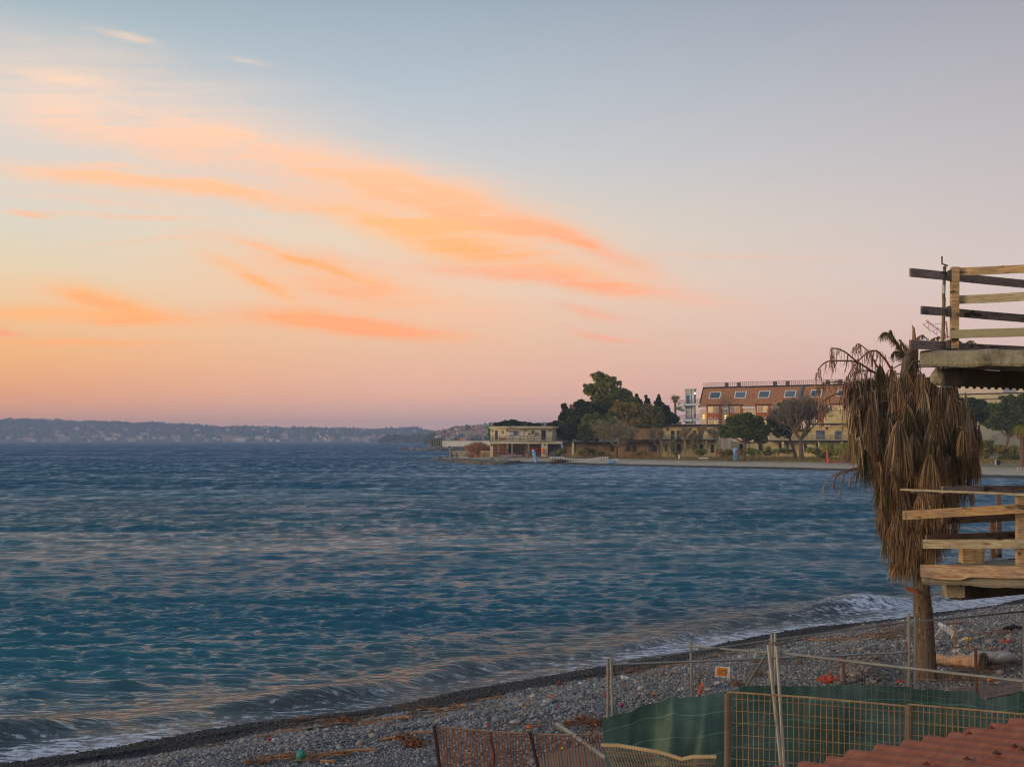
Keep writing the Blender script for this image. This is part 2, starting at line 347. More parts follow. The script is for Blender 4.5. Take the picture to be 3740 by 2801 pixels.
n.put(b.inputs['Base Color'], gcol); n.put(b.inputs['Roughness'], n.rng(wet, 0, 1, .9, .7))
bn = n.n.new('ShaderNodeBump'); bn.inputs['Strength'].default_value = .8; bn.inputs['Distance'].default_value = .03
n.put(bn.inputs['Height'], n.m('ADD', n.m('MULTIPLY', vo.outputs['Distance'], -1.), n.noise(pos, 5, 5, .7))); n.l.new(bn.outputs[0], b.inputs['Normal'])

rows = fan_rows(2.5, 1200, .16, 30, 1.0); S = np.linspace(-1.0, 1.5, 720)
gy, gs = np.meshgrid(rows, S, indexing='ij'); gx = gs * gy; gsd = sdist(gx, gy)
gzv = gheight(gx, gy, gsd)
gzv = np.where(gsd < -25, -3., gzv)
idx = np.arange(gx.size).reshape(gx.shape)
fc = np.stack([idx[:-1, :-1], idx[:-1, 1:], idx[1:, 1:], idx[1:, :-1]], -1).reshape(-1, 4)
ground = npmesh("ground", np.stack([gx, gy, gzv], -1).reshape(-1, 3), fc, [m_ground], {"sd": ('POINT', gsd.ravel())}); tag(ground, kind='structure')
# rough plain behind the camera and to the horizon, under everything
mb = MB(); mb.poly([(-9000, -3000, -3.2), (9000, -3000, -3.2), (9000, 12000, -3.2), (-9000, 12000, -3.2)])
solo("seabed", mb, mat("seabed", (.03, .04, .04), tint=0, bump=0), kind='structure')

# ---------------------------------------------------------------- pebbles: rounded stones lying on the shingle
def icosa():
    t = (1 + 5 ** .5) / 2
    v = np.array([(-1, t, 0), (1, t, 0), (-1, -t, 0), (1, -t, 0), (0, -1, t), (0, 1, t), (0, -1, -t), (0, 1, -t), (t, 0, -1), (t, 0, 1), (-t, 0, -1), (-t, 0, 1)], float)
    v /= np.linalg.norm(v[0])
    f = np.array([(0, 11, 5), (0, 5, 1), (0, 1, 7), (0, 7, 10), (0, 10, 11), (1, 5, 9), (5, 11, 4), (11, 10, 2), (10, 7, 6), (7, 1, 8), (3, 9, 4), (3, 4, 2), (3, 2, 6), (3, 6, 8), (3, 8, 9), (4, 9, 5), (2, 4, 11), (6, 2, 10), (8, 6, 7), (9, 8, 1)])
    return v, f
NP = 780000
u = RNG.uniform(0, 1, NP); yy_ = np.sqrt(u * (54 ** 2 - 17.3 ** 2) + 17.3 ** 2); ss = RNG.uniform(-.40, .42, NP); xx_ = ss * yy_
keep = RNG.uniform(0, 1, len(xx_)) < np.clip((27 / yy_) ** 1.7, 0, 1); xx_, yy_ = xx_[keep], yy_[keep]
sdp = sdist(xx_, yy_); keep = (sdp > -.15) & (sdp < 40); xx_, yy_, sdp = xx_[keep], yy_[keep], sdp[keep]
NPk = len(xx_); print("pebbles", NPk)
iv, if_ = icosa()
ov = np.array([(1, 0, 0), (-1, 0, 0), (0, 1, 0), (0, -1, 0), (0, 0, 1), (0, 0, -1)], float); of = np.array([(0, 2, 4), (2, 1, 4), (1, 3, 4), (3, 0, 4), (2, 0, 5), (1, 2, 5), (3, 1, 5), (0, 3, 5)])
rad = RNG.lognormal(-4.12, .34, NPk) * np.clip(yy_ / 24, .85, 1.5); big = RNG.uniform(0, 1, NPk) < .008; rad = np.where(big & (sdp > 3), rad * RNG.uniform(1.7, 3.2, NPk), rad)
rad = np.where(sdp < 2.8, rad * .85, rad); rad = np.clip(rad, .010, .10)
rv = RNG.uniform(0, 1, NPk)
def stones(sel, bv, bf):
    x_, y_, s_, r_ = xx_[sel], yy_[sel], sdp[sel], rad[sel]; N = len(x_); nv = len(bv)
    sc3 = np.stack([r_ * RNG.uniform(.8, 1.4, N), r_ * RNG.uniform(.75, 1.2, N), r_ * RNG.uniform(.5, .85, N)], -1)
    an = RNG.uniform(0, 6.28, N); tl = RNG.uniform(-.5, .5, N)
    v = bv[None] * sc3[:, None] * (1 + RNG.normal(0, .10, (N, nv, 1)))
    x1 = v[..., 0] * np.cos(an)[:, None] - v[..., 1] * np.sin(an)[:, None]; y1 = v[..., 0] * np.sin(an)[:, None] + v[..., 1] * np.cos(an)[:, None]
    z1 = v[..., 2] * np.cos(tl)[:, None] + x1 * np.sin(tl)[:, None]; zb = gheight(x_, y_, s_) + r_ * .35 + RNG.uniform(0, .012, N)
    v = np.stack([x1 + x_[:, None], y1 + y_[:, None], z1 + zb[:, None]], -1).reshape(-1, 3)
    return v, (bf[None] + (np.arange(N) * nv)[:, None, None]).reshape(-1, 3), np.repeat(rv[sel], nv), np.repeat(s_, nv)
bigs = (rad > .024) & (yy_ < 34)
A_, B__ = stones(bigs, iv, if_), stones(~bigs, ov, of)
vv = np.vstack([A_[0], B__[0]]); ff = np.vstack([A_[1], B__[1] + len(A_[0])]); r_all = np.concatenate([A_[2], B__[2]]); s_all = np.concatenate([A_[3], B__[3]])
m_peb, n, b, o = new_mat("pebble_stone"); rn = attr(n, "rnd"); sda = attr(n, "sd")
pc = n.ramp(rn, [(0, lin(58, 62, 70)), (.2, lin(86, 92, 100)), (.45, lin(112, 118, 124)), (.62, lin(136, 138, 136)), (.74, lin(150, 140, 124)), (.83, lin(126, 98, 84)), (.88, lin(104, 108, 116)), (.96, lin(166, 166, 160)), (1, lin(200, 198, 190))])
tcn = n.n.new('ShaderNodeTexCoord'); wet = n.rng(n.m('ADD', sda, n.m('MULTIPLY', n.noise(tcn.outputs['Object'], .7, 3), 1.4)), 3.9, 3.0)
pc = n.mix(.32, pc, lin(112, 114, 114)); pc = n.mix(1., pc, (1.22, 1.20, 1.10), 'MULTIPLY'); pc = n.mix(wet, pc, n.mix(1., pc, lin(84, 82, 74), 'MULTIPLY')); pc = n.mix(n.rng(n.noise(tcn.outputs['Object'], 30, 3), .4, .7, 0, .3), pc, lin(70, 72, 76))
n.put(b.inputs['Base Color'], pc); n.put(b.inputs['Roughness'], n.rng(wet, 0, 1, .85, .62))
peb = npmesh("pebbles", vv, ff, [m_peb], {"rnd": ('POINT', r_all), "sd": ('POINT', s_all)}, nv=3)
tag(peb, "grey rounded pebbles covering the beach beside the sea", kind='stuff'); peb['category'] = 'pebbles'
del vv, ff, A_, B__

# ---------------------------------------------------------------- sea
wy = fan_rows(17, 4600, .085, 38, 1.32); S = np.concatenate([np.linspace(-.62, -.385, 110, endpoint=False), np.linspace(-.385, .385, 1000, endpoint=False), np.linspace(.385, .75, 120)])
gy, gs = np.meshgrid(wy, S, indexing='ij'); gx = gs * gy; print("sea", gx.shape)
step = np.gradient(wy)[:, None] * np.ones_like(gx)
q = np.where(gy < 720, -1., -400.) * 0 - sdist(gx, gy)              # distance off shore
damp = np.clip((q - .2) / 7, .0, 1) ** .8 * .9 + .1
bay = np.clip((gy - 130) / 80, 0, 1) * np.clip((gx + 40) / 60, 0, 1)        # calmer inside the bay
swell = (.75 + .45 * wob(gx * .6, gy * 1.6, .045, 21)) * (1 - .45 * bay)
gust = np.clip(.85 + .55 * wob(gx * .35, gy * 1.5, .06, 22) + .3 * wob(gx * .5, gy * 2, .2, 23), .25, 1.6)
midf = np.interp(gy, [20, 50, 120], [.40, .7, 1.5]); hz = np.zeros_like(gx); dx_ = np.zeros_like(gx); dy_ = np.zeros_like(gx)
BANDS = [(80, .26, .80, .056, .28), (50, .8, 1.9, .023, .30), (30, 2.2, 7., .026, .24), (12, 7., 13., .026, .10)]   # count, shortest, longest, slope each, spread
for (NW, l0, l1, sl, spread) in BANDS:
    for k in range(NW):
        lam = l0 * (l1 / l0) ** ((k + RNG.uniform(0, 1)) / NW)
        th = R(-90) + R(12 if lam > 2.6 else 4) + RNG.normal(0, spread)
        kk = 2 * np.pi / lam
        a = sl / kk; wgt = np.clip((lam / np.maximum(step, .05) - 2.2) / 2.5, 0, 1) * damp * (swell if lam > 1.5 else gust) * (midf if 2.1 < lam < 7.1 else 1.)
        ph = kk * (gx * np.cos(th) + gy * np.sin(th)) + RNG.uniform(0, 6.28)
        c, s_ = np.cos(ph), np.sin(ph); aw = a * wgt
        hz += aw * c; ch = .75 if lam > 1 else .45; dx_ -= ch * aw * s_ * np.cos(th); dy_ -= ch * aw * s_ * np.sin(th)
del ph, c, s_, aw, wgt
# shore break: a low ridge rolling in beside the beach
al = (gx + gy) / 1.4142
def bump1(x, c_, w): return np.exp(-((x - c_) / w) ** 2)
amp = .27 * bump1(al, 11.5, 2.0) + .28 * bump1(al, 18.2, 2.2) + .16 * bump1(al, 23.0, 1.9) + .05 + .38 * bump1(al, 40.5, 2.4) + .12 * bump1(al, 35.5, 2.2) + .12 * bump1(al, 30, 3)
qc = 1.75 + .35 * np.sin(al * .55 + 1.) + .9 * bump1(al, 40.5, 3.5)
qq = q - qc; near_ = (gy < 75)
ridge = amp * np.where(qq < 0, np.exp(-(qq / .42) ** 2), np.exp(-(qq / 1.15) ** 2)) * near_
for (c0, h0, w0) in ((6.2, .16, .9), (11.5, .14, 1.4), (18, .12, 2.)):
    cc_ = c0 + .8 * np.sin(al * .21 + c0); ridge += near_ * h0 * (.45 + .55 * np.clip(wob(al, c0 + 0 * al, .32, int(c0)), -1, 1)) * np.exp(-((q - cc_) / w0) ** 2)
hz += ridge + .02
foam = near_ * (1.25 * np.exp(-((q - .1) / .8) ** 2) * np.clip(.2 + 1.5 * bump1(al, 10.6, 3.4) + .95 * bump1(al, 31, 6.) + .8 * bump1(al, 43, 7), 0, 1.5)
     + 1.05 * bump1(al, 41.0, 2.2) * np.exp(-((q - qc + .2) / .75) ** 2) + .65 * bump1(al, 46., 5) * np.exp(-((q - 1.2) / 1.1) ** 2) + .22 * np.exp(-((q - qc + .8) / .5) ** 2))
foam += (gy > 180) * (gy < 420) * np.exp(-((q - .6) / .9) ** 2) * .45 * (wob(gx, gy, .25, 9) > .1)
cap = np.clip((hz - .33) * 3, 0, .6) * (gy > 70); foam += cap
ruf_ = np.interp(gy, [20, 45, 90, 200, 800, 4000], [.13, .18, .32, .42, .50, .54]) * (1 - .38 * bay) * np.clip(.95 + .22 * wob(gx * .3, gy * 1.3, .05, 40) + .12 * wob(gx * .5, gy * 2, .3, 41), .55, 1.4)
vx = np.stack([gx + dx_, gy + dy_, hz], -1)
idx = np.arange(gx.size).reshape(gx.shape)
fc = np.stack([idx[:-1, :-1], idx[:-1, 1:], idx[1:, 1:], idx[1:, :-1]], -1)
ok = (q[:-1, :-1] > -1.6) | (q[1:, 1:] > -1.6); fc = fc[ok].reshape(-1, 4)
m_sea, n, b, o = new_mat("sea_water"); tcn = n.n.new('ShaderNodeTexCoord'); pos = tcn.outputs['Object']; pp = n.xyz(pos)
qa = attr(n, "q"); fo = attr(n, "foam")
shal = n.rng(qa, 0, 9, 1, 0, smooth=True)
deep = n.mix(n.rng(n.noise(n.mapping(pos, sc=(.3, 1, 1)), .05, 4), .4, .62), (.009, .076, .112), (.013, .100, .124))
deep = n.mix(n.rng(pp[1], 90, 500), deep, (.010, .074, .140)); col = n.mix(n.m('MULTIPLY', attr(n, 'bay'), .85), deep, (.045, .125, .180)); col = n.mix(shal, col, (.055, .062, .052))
fn = n.noise(n.mapping(pos, rot=(0, 0, R(-45)), sc=(1, 2.2, 1)), 3.2, 7, .68, .5)
fmask = n.rng(n.m('ADD', n.m('MULTIPLY', n.m('MINIMUM', fo, 1.1), .34), n.m('MULTIPLY', n.m('SUBTRACT', fn, .5), 2.2)), .18, .50)
fmask = n.m('MULTIPLY', fmask, n.rng(fo, .03, .12))
col = n.mix(fmask, col, (.62, .64, .66))
dist = pp[1]
wp = n.rng(n.noise(n.mapping(pos, sc=(.28, 1.1, 1)), .035, 4, .6), .38, .62, .6, 1.25)
wg = n.noise(n.mapping(pos, rot=(0, 0, R(5)), sc=(.9, 1., 1)), .62, 5, .65); wg2 = n.noise(n.mapping(pos, sc=(.55, 1., 1)), .11, 4, .65)
wn1 = n.noise(n.mapping(pos, rot=(0, 0, R(4)), sc=(1., .55, 1)), 1.15, 3, .6); wn2 = n.noise(n.mapping(pos, sc=(1., .22, 1)), .5, 3, .6); wn3 = n.noise(n.mapping(pos, sc=(1., .12, 1)), .2, 3, .6)
fine = n.m('ADD', n.m('MULTIPLY', wn1, n.rng(pp[1], 90, 170, 1, 0)), n.m('ADD', n.m('MULTIPLY', wn2, n.m('MULTIPLY', n.rng(pp[1], 90, 170), n.rng(pp[1], 300, 600, 1, 0))), n.m('MULTIPLY', wn3, n.rng(pp[1], 300, 600))))
wq = n.m('MULTIPLY', n.rng(wg, .36, .64, .35, 1.6), n.m('MULTIPLY', n.rng(wg2, .36, .64, .6, 1.35), n.rng(fine, .37, .63, .2, 1.95))); wq = n.m('ADD', n.m('MULTIPLY', wq, n.rng(pp[1], 32, 75)), n.rng(pp[1], 32, 75, 1, 0))
b1 = n.noise(n.mapping(pos, rot=(0, 0, R(6)), sc=(.36, 1.3, 1)), 3.8, 5, .62, .3)
b2 = n.noise(n.mapping(pos, rot=(0, 0, R(-12)), sc=(.55, 1.2, 1)), .9, 4, .6)
b3 = n.noise(n.mapping(pos, sc=(.45, 1., 1)), .16, 4, .6)
hh = n.m('ADD', n.m('MULTIPLY', b1, n.m('MULTIPLY', .12, wp)), n.m('ADD', n.m('MULTIPLY', b2, n.m('MULTIPLY', n.rng(dist, 40, 200, 0.04, .5), wp)), n.m('MULTIPLY', b3, n.rng(dist, 200, 900, 0., 2.8))))
bn = n.n.new('ShaderNodeBump'); bn.inputs['Strength'].default_value = 1.; bn.inputs['Distance'].default_value = 1.
n.put(bn.inputs['Height'], hh)
# Fresnel of a ruffled surface: facets too small to model tilt towards the eye, so the far water mirrors less than flat water would
geo = n.n.new('ShaderNodeNewGeometry')
cs = n.m('MAXIMUM', n.v('DOT_PRODUCT', bn.outputs[0], geo.outputs['Incoming']), 0.)
ruf = attr(n, "ruf")
cs = n.m('SQRT', n.m('ADD', n.m('MULTIPLY', cs, cs), n.m('MULTIPLY', n.m('MULTIPLY', ruf, ruf), n.m('MULTIPLY', wq, wp))))
fr = n.m('MULTIPLY_ADD', n.m('POWER', n.m('SUBTRACT', 1., cs, clamp=True), 5.), .97, .02)
gl = n.n.new('ShaderNodeBsdfGlossy'); gl.inputs['Color'].default_value = (1, 1, 1, 1); n.put(gl.inputs['Roughness'], n.m('ADD', n.rng(dist, 25, 200, .09, .48), n.rng(dist, 200, 1500, 0., .14))); n.l.new(bn.outputs[0], gl.inputs['Normal'])
df = n.n.new('ShaderNodeBsdfDiffuse'); n.put(df.inputs['Color'], col)
ms = n.n.new('ShaderNodeMixShader'); n.put(ms.inputs[0], n.m('MULTIPLY', fr, n.m('SUBTRACT', 1., fmask))); n.l.new(df.outputs[0], ms.inputs[1]); n.l.new(gl.outputs[0], ms.inputs[2])
n.l.new(ms.outputs[0], o.inputs[0]); n.n.remove(b)
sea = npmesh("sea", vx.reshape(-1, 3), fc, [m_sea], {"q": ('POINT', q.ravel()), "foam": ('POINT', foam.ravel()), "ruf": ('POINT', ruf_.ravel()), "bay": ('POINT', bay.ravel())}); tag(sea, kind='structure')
del vx, fc, gx, gy, hz, dx_, dy_, q, foam, ridge
# ---------------------------------------------------------------- far hills across the water
m_hill = mat("wooded_hill", lin(58, 66, 48), lin(92, 88, 66), .018, rough=.95, tint=.35, c3=lin(128, 112, 88), c3amt=.15, bump=.0)
def hill(name, prof, Y0, depth, kx=1., extra=None, step=14):
    xs = [X(p, Y0) for p, _ in prof]; hs = [Z(py, Y0 + depth * .5) for _, py in prof]
    # heights are carried back to the crest, half the depth behind the shore
    hs = [CZ + (HOR - py) / F * (Y0 + depth * .55) for _, py in prof]
    n_x = int((xs[-1] - xs[0]) / step); n_y = int(depth / (step * 1.6))
    xv = np.linspace(xs[0], xs[-1], n_x); yv = np.linspace(0, 1, n_y)
    gx, gt = np.meshgrid(xv, yv, indexing='ij'); h = np.interp(gx * (Y0 / (Y0 + depth * .55 * gt)) if False else gx, xs, hs)
    sh = np.where(gt < .55, np.sin(np.clip(gt / .55, 0, 1) * np.pi / 2) ** .8, np.cos((gt - .55) / .45 * np.pi / 2))
    rg = np.random.default_rng(len(prof))
    z = h * sh * (1 + .06 * wob(gx, gt * depth, .02, 31) * (gt < .5)) + (.03 * h + 1.2) * rg.uniform(-.6, 1, gx.shape) * np.clip(gt * 8, 0, 1) * (sh > .05)
    z = np.where(gt <= .001, -1, z)
    idx = np.arange(gx.size).reshape(gx.shape); fc = np.stack([idx[:-1, :-1], idx[1:, :-1], idx[1:, 1:], idx[:-1, 1:]], -1).reshape(-1, 4)
    o = npmesh(name, np.stack([gx, Y0 + gt * depth, z], -1).reshape(-1, 3), fc, [m_hill], {"rnd": ('FACE', rg.uniform(0, 1, len(fc)))}, smooth=False)
    tag(o, kind='structure')
    return lambda x, t: float(np.interp(x, xs, hs)) * (math.sin(min(t / .55, 1) * math.pi / 2) ** .8)
PR1 = [(-1500, 1545), (-600, 1530), (0, 1539), (72, 1545), (181, 1547), (239, 1547), (304, 1553), (344, 1550), (409, 1549), (452, 1556), (481, 1554), (542, 1556), (608, 1560), (669, 1566), (705, 1563), (800, 1564), (876, 1566), (1017, 1568), (1071, 1569),
       (1107, 1574), (1125, 1569), (1241, 1571), (1263, 1575), (1317, 1575), (1361, 1570), (1451, 1567), (1487, 1571), (1516, 1577), (1560, 1583), (1640, 1586), (1800, 1590), (2200, 1592), (3000, 1590), (4300, 1585)]
H1 = hill("far_hills", PR1, 3600, 900)
PR2 = [(1545, 1606), (1560, 1596), (1590, 1588), (1630, 1579), (1657, 1574), (1714, 1570), (1749, 1564), (1779, 1564), (1850, 1562), (2100, 1565), (2600, 1560), (3300, 1555), (3800, 1560)]
H2 = hill("near_cape_hill", PR2, 1500, 420, step=7)
PR3 = [(1376, 1605), (1400, 1598), (1440, 1596), (1480, 1596), (1560, 1594), (1600, 1594), (1750, 1594)]
H3 = hill("low_wooded_spit", PR3, 2300, 160, step=7)

# trees on the far hills read as one mass
def leafmass(pts, size, seed, jit=.5, squash=.8):
    rg = np.random.default_rng(seed); N = len(pts); P_ = np.asarray(pts, float)
    a = rg.normal(0, 1, (N, 3)); a /= np.linalg.norm(a, axis=1, keepdims=True); b_ = np.cross(a, rg.normal(0, 1, (N, 3))); b_ /= np.linalg.norm(b_, axis=1, keepdims=True)
    s1 = (size * rg.uniform(1 - jit, 1 + jit, N))[:, None] if np.isscalar(size) else (np.asarray(size) * rg.uniform(1 - jit, 1 + jit, N))[:, None]
    s2 = s1 * rg.uniform(.45, .9, (N, 1))
    v = np.stack([P_ - a * s1 - b_ * s2 * .3, P_ + b_ * s2, P_ + a * s1 + b_ * s2 * .2, P_ - b_ * s2], 1)
    v[..., 2] = P_[:, None, 2] + (v[..., 2] - P_[:, None, 2]) * squash
    return v.reshape(-1, 3), np.arange(N * 4).reshape(-1, 4), rg.uniform(0, 1, N)
m_fol_far = mat("far_foliage", lin(52, 64, 40), lin(74, 78, 50), .05, rough=.9, tint=.5, bump=0)
pts = []; szs = []; rg = np.random.default_rng(5)
for i in range(2600):
    tt = rg.uniform(0.02, .6); x = rg.uniform(X(-200, 3600), X(2300, 3600)); h = H1(x, tt); y = 3600 + tt * 900
    for k in range(4): pts.append((x + rg.normal(0, 7), y + rg.normal(0, 4), h + abs(rg.normal(2, 2)))); szs.append(5.5)
for i in range(1500):
    tt = rg.uniform(0.02, .62); x = rg.uniform(X(1550, 1500), X(2300, 1500)); h = H2(x, tt); y = 1500 + tt * 420
    for k in range(6): pts.append((x + rg.normal(0, 2.4), y + rg.normal(0, 2), h + abs(rg.normal(1.5, 1.8)))); szs.append(2.0)
for i in range(420):
    x = rg.uniform(X(1385, 2300), X(1700, 2300)); tt = rg.uniform(.02, .5); e_ = min(1, (x - X(1378, 2300)) / 12)
    hh_ = (2.5 + 3.5 * abs(math.sin(x * .11)) + 2 * math.sin(x * .045)) * max(.2, e_)
    for k in range(7): pts.append((x + rg.normal(0, 2.6), 2300 + tt * 160, H3(x, tt) + abs(rg.normal(0, hh_)) * .6)); szs.append(2.3)
v, f, r_ = leafmass(pts, np.array(szs), 9)
far_woods = npmesh("far_woods", v, f, [m_fol_far], {"rnd": ('FACE', r_)}, smooth=False)
tag(far_woods, "dark woods covering the far hills across the bay", "woods", kind='stuff')

# houses on the far hills: every one its own small building with a roof
m_hw = [mat("far_wall_" + k, c, tuple(x * .85 for x in c), .3, tint=.15, bump=0) for k, c in (("cream", lin(180, 168, 148)), ("white", lin(196, 190, 182)), ("rose", lin(170, 138, 120)))]
m_hr = mat("far_roof", lin(168, 112, 84), tint=.2, bump=0); m_win = glass("far_window")
def house(w, d, h, roof, mi, label, group):
    t = thing("far_house", label, "house", (0, 0, 0), group)
    mb = MB(); mb.box(-w / 2, w / 2, 0, d, -3, h); part("wall", mb, m_hw[mi], t)
    mb = MB()
    if roof: mb.prism([(-w / 2 - .3, -.3, h), (-w / 2 - .3, d + .3, h), (-w / 2 - .3, d / 2, h + d * .22)], (0, 0, 0), (w + .6, 0, 0))
    else: mb.box(-w / 2 - .2, w / 2 + .2, -.2, d + .2, h, h + .5)
    part("roof", mb, m_hr if roof else m_hw[mi], t)
    for s in range(max(1, int(h / 3))):
        for x in np.arange(-w / 2 + 1.5, w / 2 - 1.3, 5.5): mb = MB(); mb.box(x, x + 1.8, -.08, .1, 1 + 3 * s, 2.3 + 3 * s); part("window", mb, m_win, t)
    return t
G1, G2 = "pale houses on the far wooded hills", "buildings on the nearer cape hill"
spec = [(11, 8, 4.5, 1), (15, 9, 6, 0), (24, 10, 8, 0), (9, 8, 5, 1)]
LB1 = ["small tiled house among trees on the far hills over the bay", "wide flat roofed block on the far hills over the bay", "long pale apartment block on the far hills over the bay", "narrow tiled villa on the far hills over the bay"]
LB2 = ["small tiled house on the cape hill behind the sea wall", "wide flat roofed block on the cape hill behind the sea wall", "long pale apartment block on the cape hill behind the sea wall", "narrow tiled villa on the cape hill behind the sea wall"]
KIND = ['small tiled house', 'wide flat roofed block', 'long pale block', 'narrow tiled villa']
proto = [[house(*spec[k], (k + j) % 3, LB1[k], G1) for k in range(4)] for j in range(3)]
used = set()
def put_house(j, k, loc, rz, sc, lb, gp):
    o = proto[j][k]
    if (j, k) in used: o = copy_tree(o)
    used.add((j, k)); o.location = loc; o.rotation_euler = (0, 0, rz); o.scale = (sc, sc, sc); o['label'] = lb; o['group'] = gp
rg = random.Random(3)
for i in range(190):
    px = rg.uniform(-60, 1560); tt = rg.choice([rg.uniform(.0, .04), rg.uniform(0, .12), rg.uniform(0, .5)]); Y = 3600 + 900 * tt; x = X(px, Y)
    k = rg.choice([0, 0, 1, 3, 3, 2 if tt < .1 else 0]); put_house(rg.randrange(3), k, (x, Y - 6, H1(x, tt) + rg.uniform(1, 2.5)), rg.uniform(-.5, .5), rg.uniform(.6, 1.0), KIND[k] + (' at the waterline' if tt < .04 else ' on the lower slope' if tt < .14 else ' on the upper slope') + ' of the far hills, ' + ('left' if px < 520 else 'middle' if px < 1040 else 'right') + ' part', G1)
for i in range(85):
    px = rg.uniform(1600, 1800) if i < 70 else rg.uniform(3550, 3900); tt = rg.uniform(0.02, .5); Y = 1500 + 420 * tt; x = X(px, Y)
    k = rg.choice([0, 0, 1, 3, 2 if tt < .2 else 3]); put_house(rg.randrange(3), k, (x, Y - 4, H2(x, tt) + rg.uniform(.5, 2)), rg.uniform(-.5, .5), rg.uniform(.5, .8), KIND[k] + (' low' if tt < .2 else ' high') + ' on the cape hill ' + ('behind the sea wall' if px < 1690 else 'beside the pavilion roof' if px < 1900 else 'behind the beige villa'), G2)
# lit lamps along the far waterfront
m_lit = emat("lit_lamp", (1, .74, .4), 4.); m_dkm = mat("dark_metal", (.04, .04, .045), tint=.1, bump=0, metal=.5, rough=.5)
def lamp(): 
    t = thing("street_lamp", "lit street lamp on the far waterfront across the bay", "street lamp", (0, 0, 0), "lit street lamps on the far waterfront")
    mb = MB(); mb.tube([(0, 0, 0), (0, 0, 6)], .15, 5); part("pole", mb, m_dkm, t); mb = MB(); mb.blob((0, 0, 6.3), .62, .62, .45, 1, 8, 5, 0); part("lamp_head", mb, m_lit, t); return t
l0 = lamp(); first = True
for px, dz in ((70, 0), (79, 0), (101, 0), (320, 0), (424, 0), (541, 1), (667, 3), (584, 28), (754, 1), (780, 2), (784, 3), (806, 0), (813, 0), (835, 0), (864, 0), (876, 0), (933, 0), (972, 0), (987, 0), (996, 0), (1168, 8), (1170, 8), (1186, 2), (1190, 1), (1199, 2), (1329, 8)):
    Y = 3585 + dz * 5; o = l0 if first else copy_tree(l0); first = False; o.location = (X(px, Y), Y, .5 + dz); o['label'] = 'lit street lamp on the far waterfront, ' + ('cluster at the left end' if px < 120 else 'left middle' if px < 600 else 'middle of the shore' if px < 880 else 'right middle' if px < 1000 else 'last cluster on the right')
# masts on the hill crests
for px, py, Y, h in ((98, 1543, 4050, 8), (408, 1549, 4050, 6), (1431, 1567, 4050, 9), (1773, 1561, 1720, 7)):
    mb = MB(); z = Z(py, Y) - 2; mb.tube([(X(px, Y), Y, z), (X(px, Y), Y, z + h + 2)], .32 if Y > 2000 else .22, 5)
    for k in range(3): mb.beam((X(px, Y) - .8, Y, z + h - k), (X(px, Y) + .8, Y, z + h - k), .15, .15)
    nm = {98: "thin mast on the far hill crest nearest the picture edge", 408: "short mast on the far hill beside pale crest houses", 1431: "thin mast above the last rise of the far hills", 1773: "lamp mast rising above the cape houses behind the pavilion"}[px]
    solo("radio_mast", mb, m_dkm, nm, "mast")

# ---------------------------------------------------------------- air
m_h = bpy.data.materials.new("haze"); m_h.use_nodes = True; hn = NT(m_h.node_tree); hn.n.clear()
pv = hn.n.new('ShaderNodeVolumePrincipled'); pv.inputs['Color'].default_value = (.56, .74, 1., 1); pv.inputs['Density'].default_value = .00022; pv.inputs['Anisotropy'].default_value = 0.
ho = hn.n.new('ShaderNodeOutputMaterial'); hn.l.new(pv.outputs[0], ho.inputs[1])
mb = MB(); mb.box(-3500, 3500, -60, 4620, -4.5, 68); hz_o = solo("haze", mb, m_h, kind='stuff')
tag(hz_o, "pale blue evening haze over the whole bay", "haze")
# ================================================================ the far shore: buildings
class Fac:
    """a vertical facade through two picture points at given distances; boxes are given in picture coordinates and stand on it in real metres"""
    def __init__(s, pxA, YA, pxB, YB):
        s.A = Vector((X(pxA, YA), YA, 0)); B = Vector((X(pxB, YB), YB, 0)); s.d = (B - s.A).normalized(); s.n = Vector((s.d.y, -s.d.x, 0))
    def hit(s, px, off=0.):
        k = (px - CX) / F; a = s.A + s.n * off      # (k*Y, Y) = a + d*u
        return (k * a.y - a.x) / (s.d.x - k * s.d.y)
    def pt(s, px, py, off=0.):
        u = s.hit(px, off); p = s.A + s.n * off + s.d * u; return Vector((p.x, p.y, Z(py, p.y)))
    def at(s, u, off, z): p = s.A + s.d * u + s.n * off; return Vector((p.x, p.y, z))
    def box(s, mb, x0, x1, y0, y1, n0, n1, r=None, zlo=None):
        u0, u1 = s.hit(x0, n1), s.hit(x1, n1); Y = (s.A + s.n * n1 + s.d * (u0 + u1) / 2).y; z1, z0 = Z(y0, Y), (Z(y1, Y) if zlo is None else zlo)
        mb.hexa([s.at(u0, n1, z0), s.at(u1, n1, z0), s.at(u1, n0, z0), s.at(u0, n0, z0), s.at(u0, n1, z1), s.at(u1, n1, z1), s.at(u1, n0, z1), s.at(u0, n0, z1)], r)
        return mb
    def ring(s, mb, cx, cy, rx, ry, n0, n1, w=None, n=14):
        """disc (w None) or ring standing on the facade"""
        c = s.pt(cx, cy, n1); Y = c.y; ru, rz = rx / F * Y, ry / F * Y; b = [(math.cos(2 * math.pi * k / n), math.sin(2 * math.pi * k / n)) for k in range(n)]
        if w is None: mb.prism([c + s.d * ru * p + Vector((0, 0, rz * q)) for p, q in b], s.n * (n0 - n1), (0, 0, 0))
        else: mb.tube([c + s.d * ru * p + Vector((0, 0, rz * q)) for p, q in b] + [c + s.d * ru], w, 5, cap=False)
def z1_(x, y): return (1540 + x / 3.682, 1300 + y / 3.682)
def z2_(x, y): return (2040 + x / 3.682, 1300 + y / 3.682)
def z3_(x, y): return (2540 + x / 3.682, 1300 + y / 3.682)
def z4_(x, y): return (3100 + x / 3.4515, 1300 + y / 3.4515)
def bz(fc, zf, mb, x0, x1, y0, y1, n0, n1, r=None, zlo=None):
    a, c = zf(x0, y0), zf(x1, y1); return fc.box(mb, a[0], c[0], a[1], c[1], n0, n1, r, zlo)
